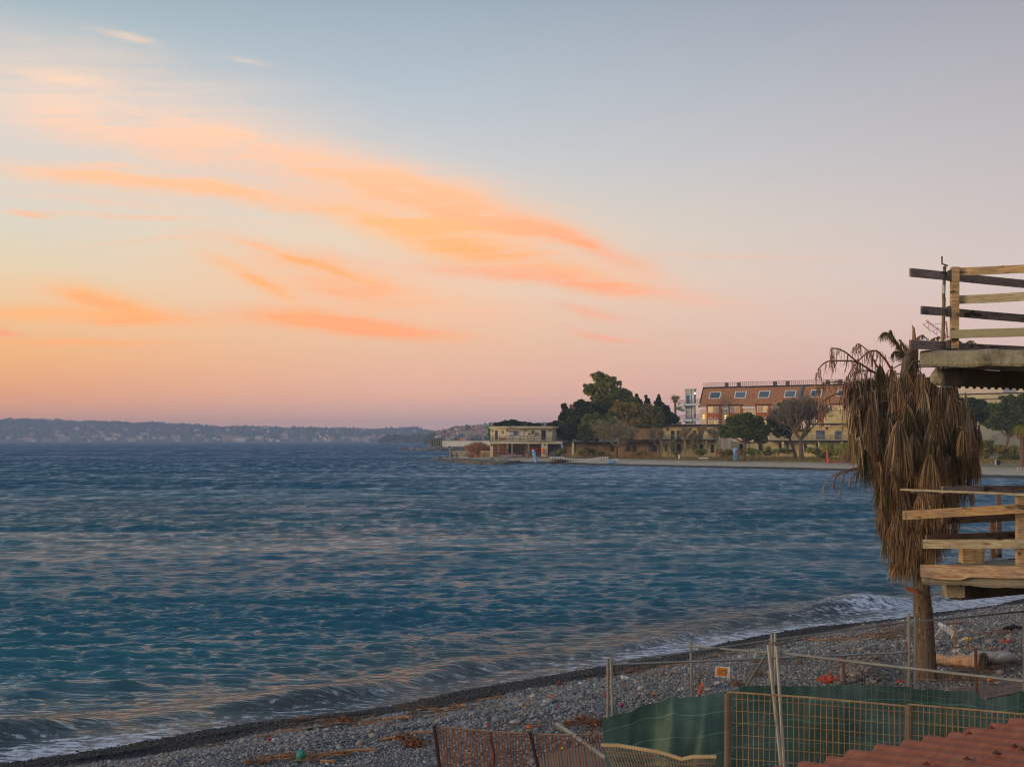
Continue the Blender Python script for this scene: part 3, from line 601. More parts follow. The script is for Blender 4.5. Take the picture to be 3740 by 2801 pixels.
def P_(fc, zf, name, mt, par, x0, x1, y0, y1, n0, n1, label=None, zlo=None):
    return part(name, bz(fc, zf, MB(), x0, x1, y0, y1, n0, n1, None, zlo), mt, par, label)

M_cream = mat("old_cream_render", lin(208, 196, 156), lin(186, 172, 132), .5, rough=.9, tint=.06, c3=lin(120, 104, 74), c3amt=.2, bump=.2)
M_yel = mat("faded_yellow_render", lin(200, 184, 130), lin(172, 154, 104), .6, rough=.9, tint=.06, c3=lin(112, 98, 70), c3amt=.3, bump=.2)
M_conc = mat("weathered_concrete", lin(150, 144, 124), lin(112, 108, 92), .7, rough=.95, tint=.08, c3=lin(74, 68, 58), c3amt=.3, bump=.3)
M_dark = mat("dark_opening", lin(34, 34, 38), lin(24, 24, 26), tint=.2, bump=0, rough=.6)
M_blue = mat("faded_blue_paint", lin(74, 100, 130), lin(52, 76, 104), 1.2, tint=.15, bump=0)
M_white = mat("white_paint", lin(214, 214, 206), lin(190, 190, 182), 1., tint=.08, bump=0)
M_brick = mat("brown_shutter", lin(150, 104, 78), lin(120, 76, 56), 1.1, stretch=(1, 1, 6), tint=.12, c3=lin(170, 120, 92), c3amt=.3, bump=.2)
M_shutter = mat("graffitied_shutter", lin(104, 84, 72), lin(136, 110, 84), 1.4, tint=.1, c3=lin(190, 92, 52), c3amt=.25, bump=.1)
M_red = mat("red_spray_paint", lin(222, 76, 44), lin(230, 110, 50), 3, tint=.2, bump=0)
M_wspr = mat("white_spray_paint", lin(206, 206, 200), tint=.1, bump=0)
M_dspr = mat("dark_spray_paint", lin(70, 76, 78), tint=.2, bump=0)
M_rail = mat("thin_iron", lin(92, 86, 80), tint=.1, bump=0, rough=.6)
M_roofd = mat("dark_roof_edge", lin(52, 48, 46), tint=.1, bump=0)
M_terra = mat("terracotta_paint", lin(174, 98, 46), lin(156, 86, 42), .8, tint=.03, bump=.1)
M_beige = mat("beige_render", lin(206, 190, 164), lin(190, 174, 150), .5, tint=.04, bump=.1)
M_glass = glass("window_glass", (.05, .07, .09)); M_warm = glass("curtained_glass", lin(196, 170, 118)); M_gold = mat("curtain_window", lin(196, 172, 120), lin(150, 128, 88), 2, tint=.2, bump=0, rough=.3)
M_lamp = emat("warm_lamp", (1, .58, .12), 1.8); M_lampw = emat("pale_lamp", (1, .85, .6), 5.)
# tiles
M_tile, n, b, o = new_mat("clay_roof_tiles"); tcn = n.n.new('ShaderNodeTexCoord'); uvn = attr(n, "rnd")
geo = n.n.new('ShaderNodeNewGeometry'); pz = n.xyz(tcn.outputs['Object']); 
n.put(b.inputs['Base Color'], n.mix(n.rng(n.noise(tcn.outputs['Object'], 1.6, 4, .7), .35, .65), n.mix(n.rng(uvn, 0, 1), lin(158, 110, 66), lin(190, 144, 94)), n.mix(uvn, lin(128, 80, 52), lin(166, 112, 76)))); b.inputs['Roughness'].default_value = .9

# ---- sea wall and yellow piling beyond the pavilion
Fw = Fac(1500, 760, 1900, 760)
mb = MB(); bz(Fw, z1_, mb, 275, 1300, 1143, 1245, -1.2, 0, zlo=-1); bz(Fw, z1_, mb, 275, 1300, 1138, 1144, -1.4, .2)
solo("sea_wall", mb, mat("pale_sea_wall", lin(232, 222, 198), lin(206, 196, 174), .12, stretch=(1, 1, .3), tint=.05, c3=lin(130, 120, 104), c3amt=.2, bump=.1), "long pale concrete sea wall beyond the beach pavilion", "sea wall")
t = thing("steel_piling", "yellow steel piling with dark stripes at the end of the sea wall", "piling", Fw.pt(1590, 1637))
M_ypile = mat("yellow_steel", lin(190, 170, 80), lin(150, 134, 66), .6, tint=.2, bump=0)
for k in range(15):
    x = 108 + k * 11.4; P_(Fw, z1_, "pile", M_ypile if k % 2 == 0 else M_roofd, t, x, x + 9.5, 1128 - (k % 3) * 2, 1232, -.8, .0 + .25 * (k % 2))
    if k % 2: P_(Fw, z1_, "spike", M_roofd, t, x + 3, x + 6, 1112, 1128, -.5, -.2)
m_rock = mat("grey_rock", lin(140, 132, 116), lin(84, 80, 72), .7, tint=.4, bump=.6, bdist=.1)
def rocks(name, label, pts, r0, seed, cat="rocks"):
    mb = MB(); rg = random.Random(seed)
    for i, (x, y, z) in enumerate(pts): k = r0 * rg.uniform(.5, 1.2); mb.blob((x, y, z), k * rg.uniform(.8, 1.4), k, k * rg.uniform(.5, .8), seed + i, 7, 5, .12)
    return solo(name, mb, m_rock, label, cat, kind='stuff')
rg = random.Random(4)
rocks("rocks", "pale rock armour along the foot of the far sea wall", [(X(px, 752) + rg.uniform(-.3, .3), 752 - rg.uniform(0, 6), rg.uniform(-.2, .5) + (1.2 if px > 1560 else .3) * rg.random()) for px in np.linspace(1462, 1790, 330)], 1.0, 10)
mb = MB(); Fe = Fac(1600, 775, 1800, 775)
t = thing("excavator", "small orange excavator seen over the top of the sea wall", "excavator", Fe.pt(1682, 1612))
m_or = mat("orange_machine", lin(226, 140, 40), tint=.1, bump=0)
P_(Fe, z1_, "cab", m_or, t, 512, 552, 1116, 1140, -2, 0); P_(Fe, z1_, "counterweight", m_or, t, 548, 560, 1122, 1140, -2, .2)
mb = MB(); p0, p1, p2 = (Fe.pt(*z1_(515, 1122), .4), Fe.pt(*z1_(496, 1128), .4), Fe.pt(*z1_(484, 1139), .4)); mb.beam(p0, p1, .3, .4); mb.beam(p1, p2, .25, .3); part("boom", mb, m_or, t)

# ---- pier, quay walls, slat fence
def slab(name, label, cat, pts, z0, z1, mt, **k):
    mb = MB(); mb.prism([Vector((x, y, z0)) for x, y in pts], (0, 0, 0), (0, 0, z1 - z0)); return solo(name, mb, mt, label, cat, **k)
def gp(px, py, z):        # picture point carried to height z
    Y = (CZ - z) * F / (py - HOR); return (X(px, Y), Y)
slab("stone_quay", "low concrete quay below the beach pavilion at the water edge", "quay", [gp(1652, 1679, .65), gp(1735, 1684, .65), gp(1800, 1689, .65), gp(1840, 1689, .65), gp(1950, 1674, .65), gp(1735, 1668, .65), gp(1642, 1673, .65)], -.6, .65, mat('dark_quay_stone', lin(118, 108, 88), lin(84, 76, 62), .6, tint=.1, c3=lin(52, 48, 42), c3amt=.4, bump=.5))
mb = MB(); rg = random.Random(8)
rocks("rocks", "dark rocks at the tip of the quay beside two standing people", [(gp(px, 1677, .2)[0], gp(px, 1677, .2)[1], .1) for px in np.linspace(1585, 1652, 26)], .9, 40)
rocks("rocks", "brown boulder heap under the quay edge near the pavilion corner", [(gp(px, 1692, .2)[0], gp(px, 1692, .2)[1], .3 + .3 * rg.random()) for px in np.linspace(1795, 1842, 14)], 1.0, 80)
Fq = Fac(1640, 398, 1760, 392)
mb = MB(); bz(Fq, z1_, mb, 375, 725, 1272, 1362, -.5, 0); bz(Fq, z1_, mb, 375, 392, 1268, 1362, -.8, .15); solo("quay_wall", mb, M_conc, "grey concrete wall behind the two people on the quay", "wall")
Fs = Fac(1730, 372, 1792, 366)
t = thing("slat_fence", "tan slat fence panel with painted letters beside the dry reeds", "fence", Fs.pt(1762, 1675))
M_tan = mat("tan_boards", lin(170, 150, 104), lin(140, 122, 82), .8, tint=.15, bump=0)
mb = MB()
for k in range(21): x = 716 + k * 9.6; bz(Fs, z1_, mb, x, x + 7.2, 1282, 1384, -.08, .0)
bz(Fs, z1_, mb, 712, 918, 1276, 1284, -.14, .06); part("boards", mb, M_tan, t); P_(Fs, z1_, "post", M_conc, t, 708, 716, 1272, 1388, -.2, .1); P_(Fs, z1_, "post", M_conc, t, 910, 918, 1272, 1388, -.2, .1)
def strokes(fc, zf, name, par, mt, segs, w=.09, off=.06):
    mb = MB()
    for sg in segs: mb.tube([fc.pt(*zf(x, y), off) for x, y in sg], w, 4)
    return part(name, mb, mt, par)
let = []
for k, g in enumerate("HMIHOTE"):
    x = 735 + k * 25; a, c_, d_ = (x, 1300), (x, 1360), x + 15
    let += {"H": [[a, c_], [(d_, 1300), (d_, 1360)], [(x, 1330), (d_, 1330)]], "M": [[c_, a, (x + 8, 1335), (d_, 1300), (d_, 1360)]], "I": [[a, c_]], "O": [[(x + 8, 1300), (x, 1330), (x + 8, 1360), (d_, 1330), (x + 8, 1300)]],
            "T": [[a, (d_, 1300)], [(x + 8, 1300), (x + 8, 1360)]], "E": [[(d_, 1300), a, c_, (d_, 1360)], [(x, 1330), (d_, 1330)]]}[g]
strokes(Fs, z1_, "painted_letters", t, M_brick, let, .10)

# ---- beach pavilion
YP = 352
segs = [(925, 3.0, 1128, 0.6), (1128, .6, 1425, 0.), (1425, 0., 1757, .5), (1757, .5, 1812, 4.)]
t = thing("beach_pavilion", "two storey cream beach pavilion with portholes and graffiti at the point", "pavilion", P(z1_(1380, 0)[0], z1_(0, 1370)[1], YP))
FP = [Fac(z1_(a, 0)[0], YP + ya, z1_(b_, 0)[0], YP + yb) for a, ya, b_, yb in segs]; F0 = Fac(1700, YP - 2.2, 2100, YP - 2.2); F1 = Fac(1700, YP + 1.5, 2100, YP + 1.5)
for fc, (a, ya, b_, yb) in zip(FP, segs): P_(fc, z1_, "wall", M_cream, t, a, b_, 965, 1140, -.4, 0)
mb = MB(); pl = [(905, 3.2), (1125, -.6), (1425, -1.2), (1760, -.6), (1842, 3.5)]
zt, zb_ = Z(z1_(0, 946)[1], YP), Z(z1_(0, 969)[1], YP)
pp_ = [Vector((X(z1_(x, 0)[0], YP + y), YP + y, zb_)) for x, y in pl] + [Vector((X(z1_(1842, 0)[0], YP + 9), YP + 9, zb_)), Vector((X(z1_(905, 0)[0], YP + 9), YP + 9, zb_))]
mb.prism(pp_, (0, 0, 0), (0, 0, zt - zb_)); part("roof", mb, M_cream, t, smooth=False)
zt, zb_ = Z(z1_(0, 1134)[1], YP), Z(z1_(0, 1152)[1], YP); pl = [(905, .5), (1125, -1.8), (1425, -2.4), (1760, -2.4), (1890, -1.)]
pp_ = [Vector((X(z1_(x, 0)[0], YP + y), YP + y, zb_)) for x, y in pl] + [Vector((X(z1_(1890, 0)[0], YP + 9), YP + 9, zb_)), Vector((X(z1_(905, 0)[0], YP + 9), YP + 9, zb_))]
mb = MB(); mb.prism(pp_, (0, 0, 0), (0, 0, zt - zb_)); part("balcony_slab", mb, M_conc, t)
P_(F0, z1_, "ground_floor_beam", M_cream, t, 917, 1890, 1152, 1180, -.6, 0)
def opening(fc, zf, par, kind, x0, x1, y0, y1, fr, mt, off=.06, w=5):
    f = part(kind, bz(fc, zf, MB(), x0, x1, y0, y1, -.15, off), fr, par)
    part("pane" if kind == "window" else "leaf", bz(fc, zf, MB(), x0 + w, x1 - w, y0 + w, y1 - (w if kind == "window" else 0), -.1, off + .04), mt, f); return f
M_gg = mat("grey_green_door", lin(120, 124, 98), tint=.1, bump=0)
opening(FP[0], z1_, t, "door", 985, 1022, 1000, 1128, M_gg, M_dark, w=7); opening(FP[1], z1_, t, "window", 1168, 1303, 1000, 1072, M_white, M_glass, w=5)
P_(FP[1], z1_, "mullion", M_dspr, t, 1233, 1241, 1004, 1068, 0, .14)
strokes(FP[1], z1_, "pane_smears", t, M_wspr, [[(1185, 1020), (1200, 1062)], [(1202, 1025), (1215, 1050)], [(1222, 1022), (1226, 1064)], [(1212, 1062), (1232, 1040)], [(1180, 1050), (1190, 1066)]], .3, .1)
opening(FP[1], z1_, t, "door", 1318, 1378, 998, 1128, M_blue, M_beige, w=7); opening(FP[2], z1_, t, "door", 1610, 1668, 995, 1128, M_blue, M_dark, w=6)
for k in (1628, 1642, 1655): P_(FP[2], z1_, "door_bar", M_blue, t, k, k + 3, 1000, 1060, .1, .18)
for fc, x, rx in ((FP[0], 1087, 13), (FP[2], 1495, 19)):
    mb = MB(); a = z1_(x, 1024); fc.ring(mb, *a, rx / 3.68, 23 / 3.68, -.1, .07); w = part("porthole", mb, M_glass, t); mb = MB(); fc.ring(mb, *a, rx / 3.68, 23 / 3.68, 0, .08, .09); part("frame", mb, M_conc, w)
for fc, x, y in ((FP[0], 950, 1003), (FP[1], 1151, 1001), (FP[1], 1398, 999), (FP[2], 1726, 1001), (F0, 940, 1197), (F0, 1652, 1196)):
    mb = MB(); a = z1_(x, y); fc.ring(mb, *a, 1.8, 2.2, 0, .1, .12, 10); part("bracket_ring", mb, M_rail, t)
for x0, x1, y0, y1 in ((1545, 1592, 997, 1021), (1680, 1706, 1002, 1036)): P_(FP[2], z1_, "poster", M_white, t, x0, x1, y0, y1, 0, .05)
rg = random.Random(2)
def scribble(x0, x1, y0, y1, n_, seed):
    rg = random.Random(seed); return [[(rg.uniform(x0, x1), rg.uniform(y0, y1)) for _ in range(3)] for _ in range(n_)]
strokes(FP[1], z1_, "white_graffiti", t, M_wspr, [[(1178, 1110), (1180, 1088), (1190, 1100), (1196, 1088)], [(1200, 1112), (1203, 1090), (1213, 1092), (1212, 1110)], [(1222, 1090), (1218, 1112), (1232, 1110), (1236, 1088)], [(1242, 1112), (1246, 1090), (1256, 1096)]] + scribble(1176, 1255, 1085, 1114, 7, 3), .1)
strokes(FP[2], z1_, "dark_graffiti", t, M_dspr, [[(1432, 1060), (1440, 1040), (1458, 1038), (1464, 1052)], [(1525, 1070), (1535, 1040), (1555, 1034), (1575, 1044), (1580, 1072)], [(1535, 1056), (1570, 1056)], [(1540, 1072), (1565, 1040)], [(1432, 1050), (1466, 1050)]], .06)
P_(FP[0], z1_, "bench_panel", M_brick, t, 1038, 1118, 1096, 1126, .1, .3)
# balcony railing
mb = MB()
xs_ = [(862, 3.2), (958, 1.4), (1125, -1.7), (1425, -2.3), (1757, -2.3), (1868, -1.)]
for yk in (1078, 1098, 1118):
    for (a, ya), (b_, yb) in zip(xs_, xs_[1:]): mb.beam(P(*z1_(a, yk), YP + ya), P(*z1_(b_, yk + (4 if a > 1400 else 0)), YP + yb), .07, .09)
part("railing_bars", mb, M_rail, t)
for x in (862, 910, 958, 1045, 1125, 1225, 1330, 1425, 1520, 1640, 1757, 1868):
    Yk = YP + float(np.interp(x, [q_[0] for q_ in xs_], [q_[1] for q_ in xs_])); mb = MB(); mb.beam(P(*z1_(x, 1070), Yk), P(*z1_(x, 1136), Yk), .09, .09, up=(0, 1, 0)); part("railing_post", mb, M_rail, t)
# ground floor
P_(F1, z1_, "back_wall", M_cream, t, 930, 1700, 1150, 1362, -.4, 0)
P_(F0, z1_, "pier", M_cream, t, 920, 958, 1175, 1362, -1.5, 0); P_(F0, z1_, "pier", M_cream, t, 1608, 1692, 1175, 1350, -1.5, 0)
for x0, x1 in ((1022, 1041), (1205, 1226), (1428, 1447)): P_(F0, z1_, "column", M_conc, t, x0, x1, 1178, 1362, -.45, -.02)
for x0, x1, mt in ((957, 1130, M_brick), (1224, 1390, M_shutter), (1449, 1607, M_shutter)): P_(F1, z1_, "roller_shutter", mt, t, x0, x1, 1180, 1350, 0, .08)
P_(F1, z1_, "doorway", M_dark, t, 1172, 1206, 1180, 1335, 0, .06)
strokes(F1, z1_, "red_graffiti", t, M_red, [[(1470, 1240), (1478, 1222), (1500, 1225), (1490, 1250), (1475, 1262)], [(1500, 1258), (1512, 1226), (1540, 1232), (1546, 1258)], [(1520, 1240), (1556, 1244), (1566, 1262), (1560, 1275)], [(1472, 1275), (1500, 1262), (1530, 1268)]], .28, .14)
strokes(F1, z1_, "orange_graffiti", t, mat("faded_orange_spray", lin(190, 110, 60), tint=.2, bump=0), [[(1395, 1200), (1420, 1240), (1398, 1270), (1420, 1310)], [(1412, 1195), (1396, 1300)], [(975, 1265), (1010, 1240), (1014, 1290), (970, 1300)], [(1050, 1290), (1090, 1270), (1120, 1300)]], .2, .12)
strokes(F1, z1_, "dark_graffiti", t, M_dspr, [[(1232, 1290), (1236, 1240), (1256, 1236), (1254, 1290)], [(1270, 1290), (1272, 1238), (1290, 1238), (1286, 1262), (1272, 1264)], [(1302, 1238), (1304, 1290), (1324, 1290)], [(1336, 1290), (1340, 1240), (1360, 1240), (1362, 1290)], [(1336, 1265), (1360, 1265)], [(1228, 1315), (1380, 1310)], [(1140, 1262), (1165, 1250), (1160, 1290), (1140, 1300)]], .13, .12)
strokes(F0, z1_, "red_graffiti", t, M_red, [[(1624, 1240), (1628, 1300)], [(1640, 1238), (1634, 1262), (1644, 1300)], [(1622, 1262), (1640, 1260)]], .34, .08)
# outside stair with its side wall
mb = MB()
for k in range(12): bz(F0, z1_, mb, 1700 + k * 7, 1800 + k * 7, 1340 - k * 12, 1350 - k * 12 + 14, -3 - .28 * k, -2.6 - .28 * k)
st_o = part("stair", mb, M_conc, t); mb = MB(); mb.beam(F0.pt(*z1_(1830, 1345), -3), F0.pt(*z1_(1868, 1240), -5), .3, 1.2); part("stair_parapet", mb, M_conc, st_o)
P_(F0, z1_, "stair_back_wall", M_conc, t, 1692, 1870, 1182, 1350, -7, -6.4)
solo("quay_platform", bz(F0, z1_, bz(F0, z1_, MB(), 832, 1512, 1372, 1396, -6, 3.4), 845, 1500, 1358, 1373, -6, 3.0), M_conc, "pale concrete platform the beach pavilion stands on", "platform")
# kayaks on the platform
m_hull = mat("white_hull", lin(222, 214, 204), tint=.05, bump=0, rough=.4); m_redh = mat("red_hull", lin(176, 70, 58), tint=.1, bump=0, rough=.5)
def kayak(label, c, L, mt, deck, rz, group="kayaks stored under the pavilion"):
    t = thing("kayak", label, "kayak", c, group); mb = MB(); N = 12; ring_ = []
    for i in range(N + 1):
        s_ = -1 + 2 * i / N; w = .36 * math.sqrt(max(0, 1 - s_ * s_)) + .02; h = .3 * (1 - .25 * s_ * s_) + .1 * abs(s_) ** 3; z0 = .12 * s_ * s_
        ring_.append([(s_ * L / 2, math.cos(a) * w, z0 + .18 + math.sin(a) * h * .55) for a in np.linspace(0, 2 * math.pi, 9)[:-1]])
    cs_, sn_ = math.cos(rz), math.sin(rz)
    for rr in ring_: mb.v += [(c[0] + x * cs_ - y * sn_, c[1] + x * sn_ + y * cs_, c[2] + z) for x, y, z in rr]
    for i in range(N):
        for k in range(8): mb.face((i * 8 + k, i * 8 + (k + 1) % 8, (i + 1) * 8 + (k + 1) % 8, (i + 1) * 8 + k), .5)
    part("hull", mb, mt, t, smooth=True); mb = MB(); mb.blob((c[0], c[1], c[2] + .36), .5, .22, .06, 1, 10, 5, 0); part("cockpit", mb, deck, t)
k0 = F0.pt(*z1_(1140, 1352), -.9); kayak("white kayak lying behind the pavilion column", k0, 4.6, m_hull, m_redh, .05)
k1 = F0.pt(*z1_(1250, 1352), -1.8); kayak("pale kayak beside the shutter with dark letters", k1, 3.6, m_hull, M_dark, -.1)
k2 = F0.pt(*z1_(1175, 1332), -1.4); kayak("red kayak resting on top of the white hulls", k2, 4.4, m_redh, m_hull, .08)

# bright green lattice tower left of the pavilion
m_gr = mat("bright_green_paint", lin(50, 170, 60), lin(30, 130, 50), 2, tint=.2, bump=0)
t = thing("lattice_tower", "bright green lattice tower against the pavilion wall", "tower", P(*z1_(905, 1132), 358))
for sx in (-1, 1):
    for sy in (-1, 1): mb = MB(); mb.beam(P(*z1_(905 + sx * 9, 1132), 358 + sy * .5), P(*z1_(905 + sx * 7, 985), 358 + sy * .4), .22, .22, up=(0, 1, 0)); part("leg", mb, m_gr, t)
mb = MB()
for k in range(6): a, c_ = z1_(896, 1120 - k * 24), z1_(914, 1100 - k * 24); mb.beam(P(*a, 357.5), P(*c_, 357.5), .2, .2, up=(0, 1, 0)); mb.beam(P(*z1_(896, 1100 - k * 24), 357.5), P(*z1_(914, 1120 - k * 24), 357.5), .2, .2, up=(0, 1, 0))
part("bracing", mb, m_gr, t); mb = MB(); mb.box(P(*z1_(868, 0), 358).x, P(*z1_(905, 0), 358).x, 357, 359, P(*z1_(0, 1104), 358).z, P(*z1_(0, 1096), 358).z); part("platform", mb, m_gr, t)
mb = MB(); c_ = P(*z1_(905, 978), 358); mb.blob(c_, .5, .5, .6, 3, 8, 6, .1); part("cap", mb, m_gr, t)

# two people standing on the quay
m_dcl = mat("dark_clothes", lin(44, 44, 52), tint=.1, bump=0); m_gcl = mat("grey_clothes", lin(84, 82, 84), tint=.1, bump=0); m_skin = mat("skin", lin(190, 140, 112), tint=0, bump=0)
m_hair = mat("dark_hair", lin(32, 26, 24), tint=0, bump=0); m_cap = mat("white_cap", lin(226, 226, 224), tint=0, bump=0)
def skinmesh(name, verts, edges, radii, mt, parent, lv=1):
    og = ORG[parent]; me = bpy.data.meshes.new(name); me.from_pydata([tuple(Vector(v_) - og) for v_ in verts], edges, []); me.materials.append(mt)
    o = bpy.data.objects.new(name, me); COL.objects.link(o); o.parent = parent; ORG[o] = og
    md = o.modifiers.new("skin", 'SKIN'); md.use_smooth_shade = True
    for i, r_ in enumerate(radii): me.skin_vertices[0].data[i].radius = (r_, r_)
    me.skin_vertices[0].data[0].use_root = True
    s_ = o.modifiers.new("sub", 'SUBSURF'); s_.levels = lv; s_.render_levels = lv; return o
def person(label, x, y, z, rz, coat, trousers, hat):
    t = thing("person", label, "person", (x, y, z)); c_, s_ = math.cos(rz), math.sin(rz)
    def w(a, b_, h): return Vector((x + a * c_ - b_ * s_, y + a * s_ + b_ * c_, z + h))
    def body(name, mt, g, sel):
        V_ = [w(0, 0, .95), w(0, -.01, 1.15), w(0, 0, 1.38), w(0, .0, 1.50), w(0, -.02, 1.58), w(0, -.02, 1.70),
              w(.17, 0, 1.40), w(.21, .01, 1.13), w(.19, -.10, .90), w(-.17, 0, 1.40), w(-.22, .0, 1.13), w(-.20, -.04, .86),
              w(.09, 0, .88), w(.10, -.02, .5), w(.11, .02, .08), w(.12, -.14, .05), w(-.09, 0, .88), w(-.10, .0, .5), w(-.11, .04, .08), w(-.12, -.12, .05)]
        E_ = [(0, 1), (1, 2), (2, 3), (3, 4), (4, 5), (2, 6), (6, 7), (7, 8), (2, 9), (9, 10), (10, 11), (0, 12), (12, 13), (13, 14), (14, 15), (0, 16), (16, 17), (17, 18), (18, 19)]
        Rr = [.14, .15, .15, .06, .085, .09, .07, .05, .04, .07, .05, .04, .09, .065, .045, .04, .09, .065, .045, .04]
        ids = sel; mp = {j: i for i, j in enumerate(ids)}
        return skinmesh(name, [V_[j] for j in ids], [(mp[a], mp[b_]) for a, b_ in E_ if a in mp and b_ in mp], [Rr[j] + g for j in ids], mt, t)
    body("body", m_skin, 0, list(range(20))); body("jacket", coat, .025, [0, 1, 2, 6, 7, 9, 10]); body("trousers", trousers, .014, [0, 12, 13, 14, 16, 17, 18])
    mb = MB(); p = w(0, 0, 1.72); mb.blob(p, .105, .115, .10, 2, 10, 6, .03); part("cap" if hat else "hair", mb, hat or m_hair, t, smooth=True)
x, y = gp(z1_(405, 0)[0], 1673, .65); person("person in dark clothes standing at the left end of the quay wall", x, y - .6, .65, .3, m_dcl, m_dcl, None)
x, y = gp(z1_(478, 0)[0], 1673, .65); person("person with a white cap standing before the grey quay wall", x, y - .8, .65, -.4, m_gcl, m_dcl, m_cap)

# ---- pale blue covered shower columns on the beach
m_pb = mat("pale_blue_tarp", lin(150, 186, 214), lin(110, 150, 190), 2., stretch=(1, 1, .3), tint=.08, bump=.4, bdist=.05)
def shower(label, zf, x0, x1, y0, y1, Y, arms, tilt=0):
    t = thing("beach_shower", label, "beach shower", P(*zf((x0 + x1) / 2, y1), Y)); hw = (x1 - x0) / 3.682 / 2 / F * Y; cx_ = X(zf((x0 + x1) / 2, 0)[0], Y); z0, z1 = Z(zf(0, y1)[1], Y), Z(zf(0, y0)[1], Y)
    mb = MB(); b0 = 0; N = 14; M_ = 10
    for j in range(M_ + 1):
        for i in range(N):
            a = 2 * math.pi * i / N; k = hw * (1 + .16 * math.sin(5 * a + .6 * j) + .06 * math.sin(2 * a + j)) * (1 if j < M_ else .8); mb.v.append((cx_ + k * math.cos(a) + tilt * j / M_, Y + k * math.sin(a), z0 + (z1 - z0) * j / M_))
    for j in range(M_):
        for i in range(N): mb.face((j * N + i, j * N + (i + 1) % N, (j + 1) * N + (i + 1) % N, (j + 1) * N + i), .5)
    mb.face(tuple(range(M_ * N, M_ * N + N)), .5); part("cover", mb, m_pb, t)
    if arms:
        for sx, dz in ((-1, -.25), (1, -.1)): mb = MB(); c0 = Vector((cx_ + tilt, Y, z1 - .25)); mb.tube([c0, c0 + Vector((sx * hw * 1.4, 0, .05)), c0 + Vector((sx * hw * 2.4, 0, dz))], [.16, .12, .05], 6); part("arm_cover", mb, m_pb, t)
    else: mb = MB(); mb.blob((cx_ + tilt, Y, z1 + .02), hw * 1.25, hw * 1.25, .35, 4, 10, 5, .1); part("top_cover", mb, m_pb, t)
shower("pale blue wrapped shower column leaning in the water edge by the pavilion", z1_, 1516, 1560, 1282, 1440, 334, False, -.6)
shower("pale blue wrapped shower column with drooping arms on the dry grass", z3_, 508, 556, 1238, 1398, 292, True)

# ---- white boardwalk railing on the far beach
t = thing("boardwalk_railing", "low sagging white picket railing on the far beach", "railing", P(*z1_(2100, 1410), 322))
top = [(1720, 1358), (1840, 1360), (1900, 1362), (1960, 1378), (2060, 1386), (2160, 1388), (2260, 1386), (2350, 1372), (2400, 1364), (2480, 1360), (2515, 1358)]
mb = MB()
for (a, ya), (b_, yb) in zip(top, top[1:]): mb.beam(P(*z1_(a, ya), 322), P(*z1_(b_, yb), 322), .12, .14)
part("handrail", mb, M_white, t); tx = [q_[0] for q_ in top]; ty = [q_[1] for q_ in top]
for x in np.arange(1724, 2516, 22):
    y = float(np.interp(x, tx, ty)); mb = MB(); mb.beam(P(*z1_(x, y), 322), P(*z1_(x + 3, y + 32), 322), .16, .14, up=(0, 1, 0)); part("picket", mb, M_white, t)
M_stucd0 = mat("grey_decking", lin(80, 80, 78), lin(62, 62, 60), 1., tint=.1)
slab("boardwalk", "grey boardwalk deck behind the white picket railing", "boardwalk", [gp(2010, 1676, 1.1), gp(2222, 1675, 1.1), gp(2222, 1666, 1.1), gp(2030, 1665, 1.1)], 1.0, 1.1, M_stucd0)
# blue board and crate at the waterline, posts, litter
t = thing("wrecked_dinghy", "upturned blue and white dinghy wreck on the far waterline", "boat", P(*z2_(710, 1440), 304))
mb = MB(); mb.prism([P(*z2_(645, 1450), 304), P(*z2_(765, 1405), 304), P(*z2_(770, 1425), 304), P(*z2_(665, 1456), 304)], (0, 0, 0), (0, 1.6, .2)); part("hull", mb, mat("blue_hull", lin(92, 140, 190), tint=.1, bump=0), t)
mb = MB(); mb.prism([P(*z2_(715, 1386), 305.8), P(*z2_(800, 1378), 305.8), P(*z2_(806, 1422), 305.8), P(*z2_(770, 1428), 305.8)], (0, 0, 0), (0, .3, 0)); part("transom", mb, M_beige, t)
def post(label, zf, x, y0, y1, w, Y, mt): mb = MB(); a, c_ = P(*zf(x, y1), Y), P(*zf(x, y0), Y); mb.tube([a, c_, c_ + Vector((0, 0, .06))], [w, w * .85, w * .3], 8); return solo("beach_post", mb, mt, label, "post")
post("short white post on the far shingle below the yellow house", z2_, 1621, 1322, 1382, .16, 292, M_white)
mb = MB(); mb.beam(P(*z2_(1885, 1372), 290), P(*z2_(2015, 1374), 290), .5, .25); solo("white_plank", mb, M_white, "long white plank lying on the dry grass edge", "plank")
# orange netting and pole
t = thing("safety_netting", "orange safety netting hung from a pole on the far grass", "netting", P(*z3_(1780, 1430), 268)); m_on = mat("orange_netting", lin(214, 84, 48), lin(180, 60, 36), 2, tint=.2, bump=0)
mb = MB(); mb.tube([P(*z3_(1765, 1285), 268), P(*z3_(1772, 1330), 268), P(*z3_(1776, 1380), 268), P(*z3_(1790, 1425), 268)], [.14, .17, .2, .34], 8); part("hanging_net", mb, m_on, t)
mb = MB(); mb.prism([P(*z3_(1730, 1432), 268), P(*z3_(1960, 1436), 268), P(*z3_(1860, 1424), 268), P(*z3_(1790, 1418), 268)], (0, 0, 0), (0, .8, .05)); part("net_on_ground", mb, m_on, t)
mb = MB(); mb.tube([P(*z3_(1758, 1430), 268.5), P(*z3_(1758, 1275), 268.5)], .06, 6); part("pole", mb, M_rail, t)

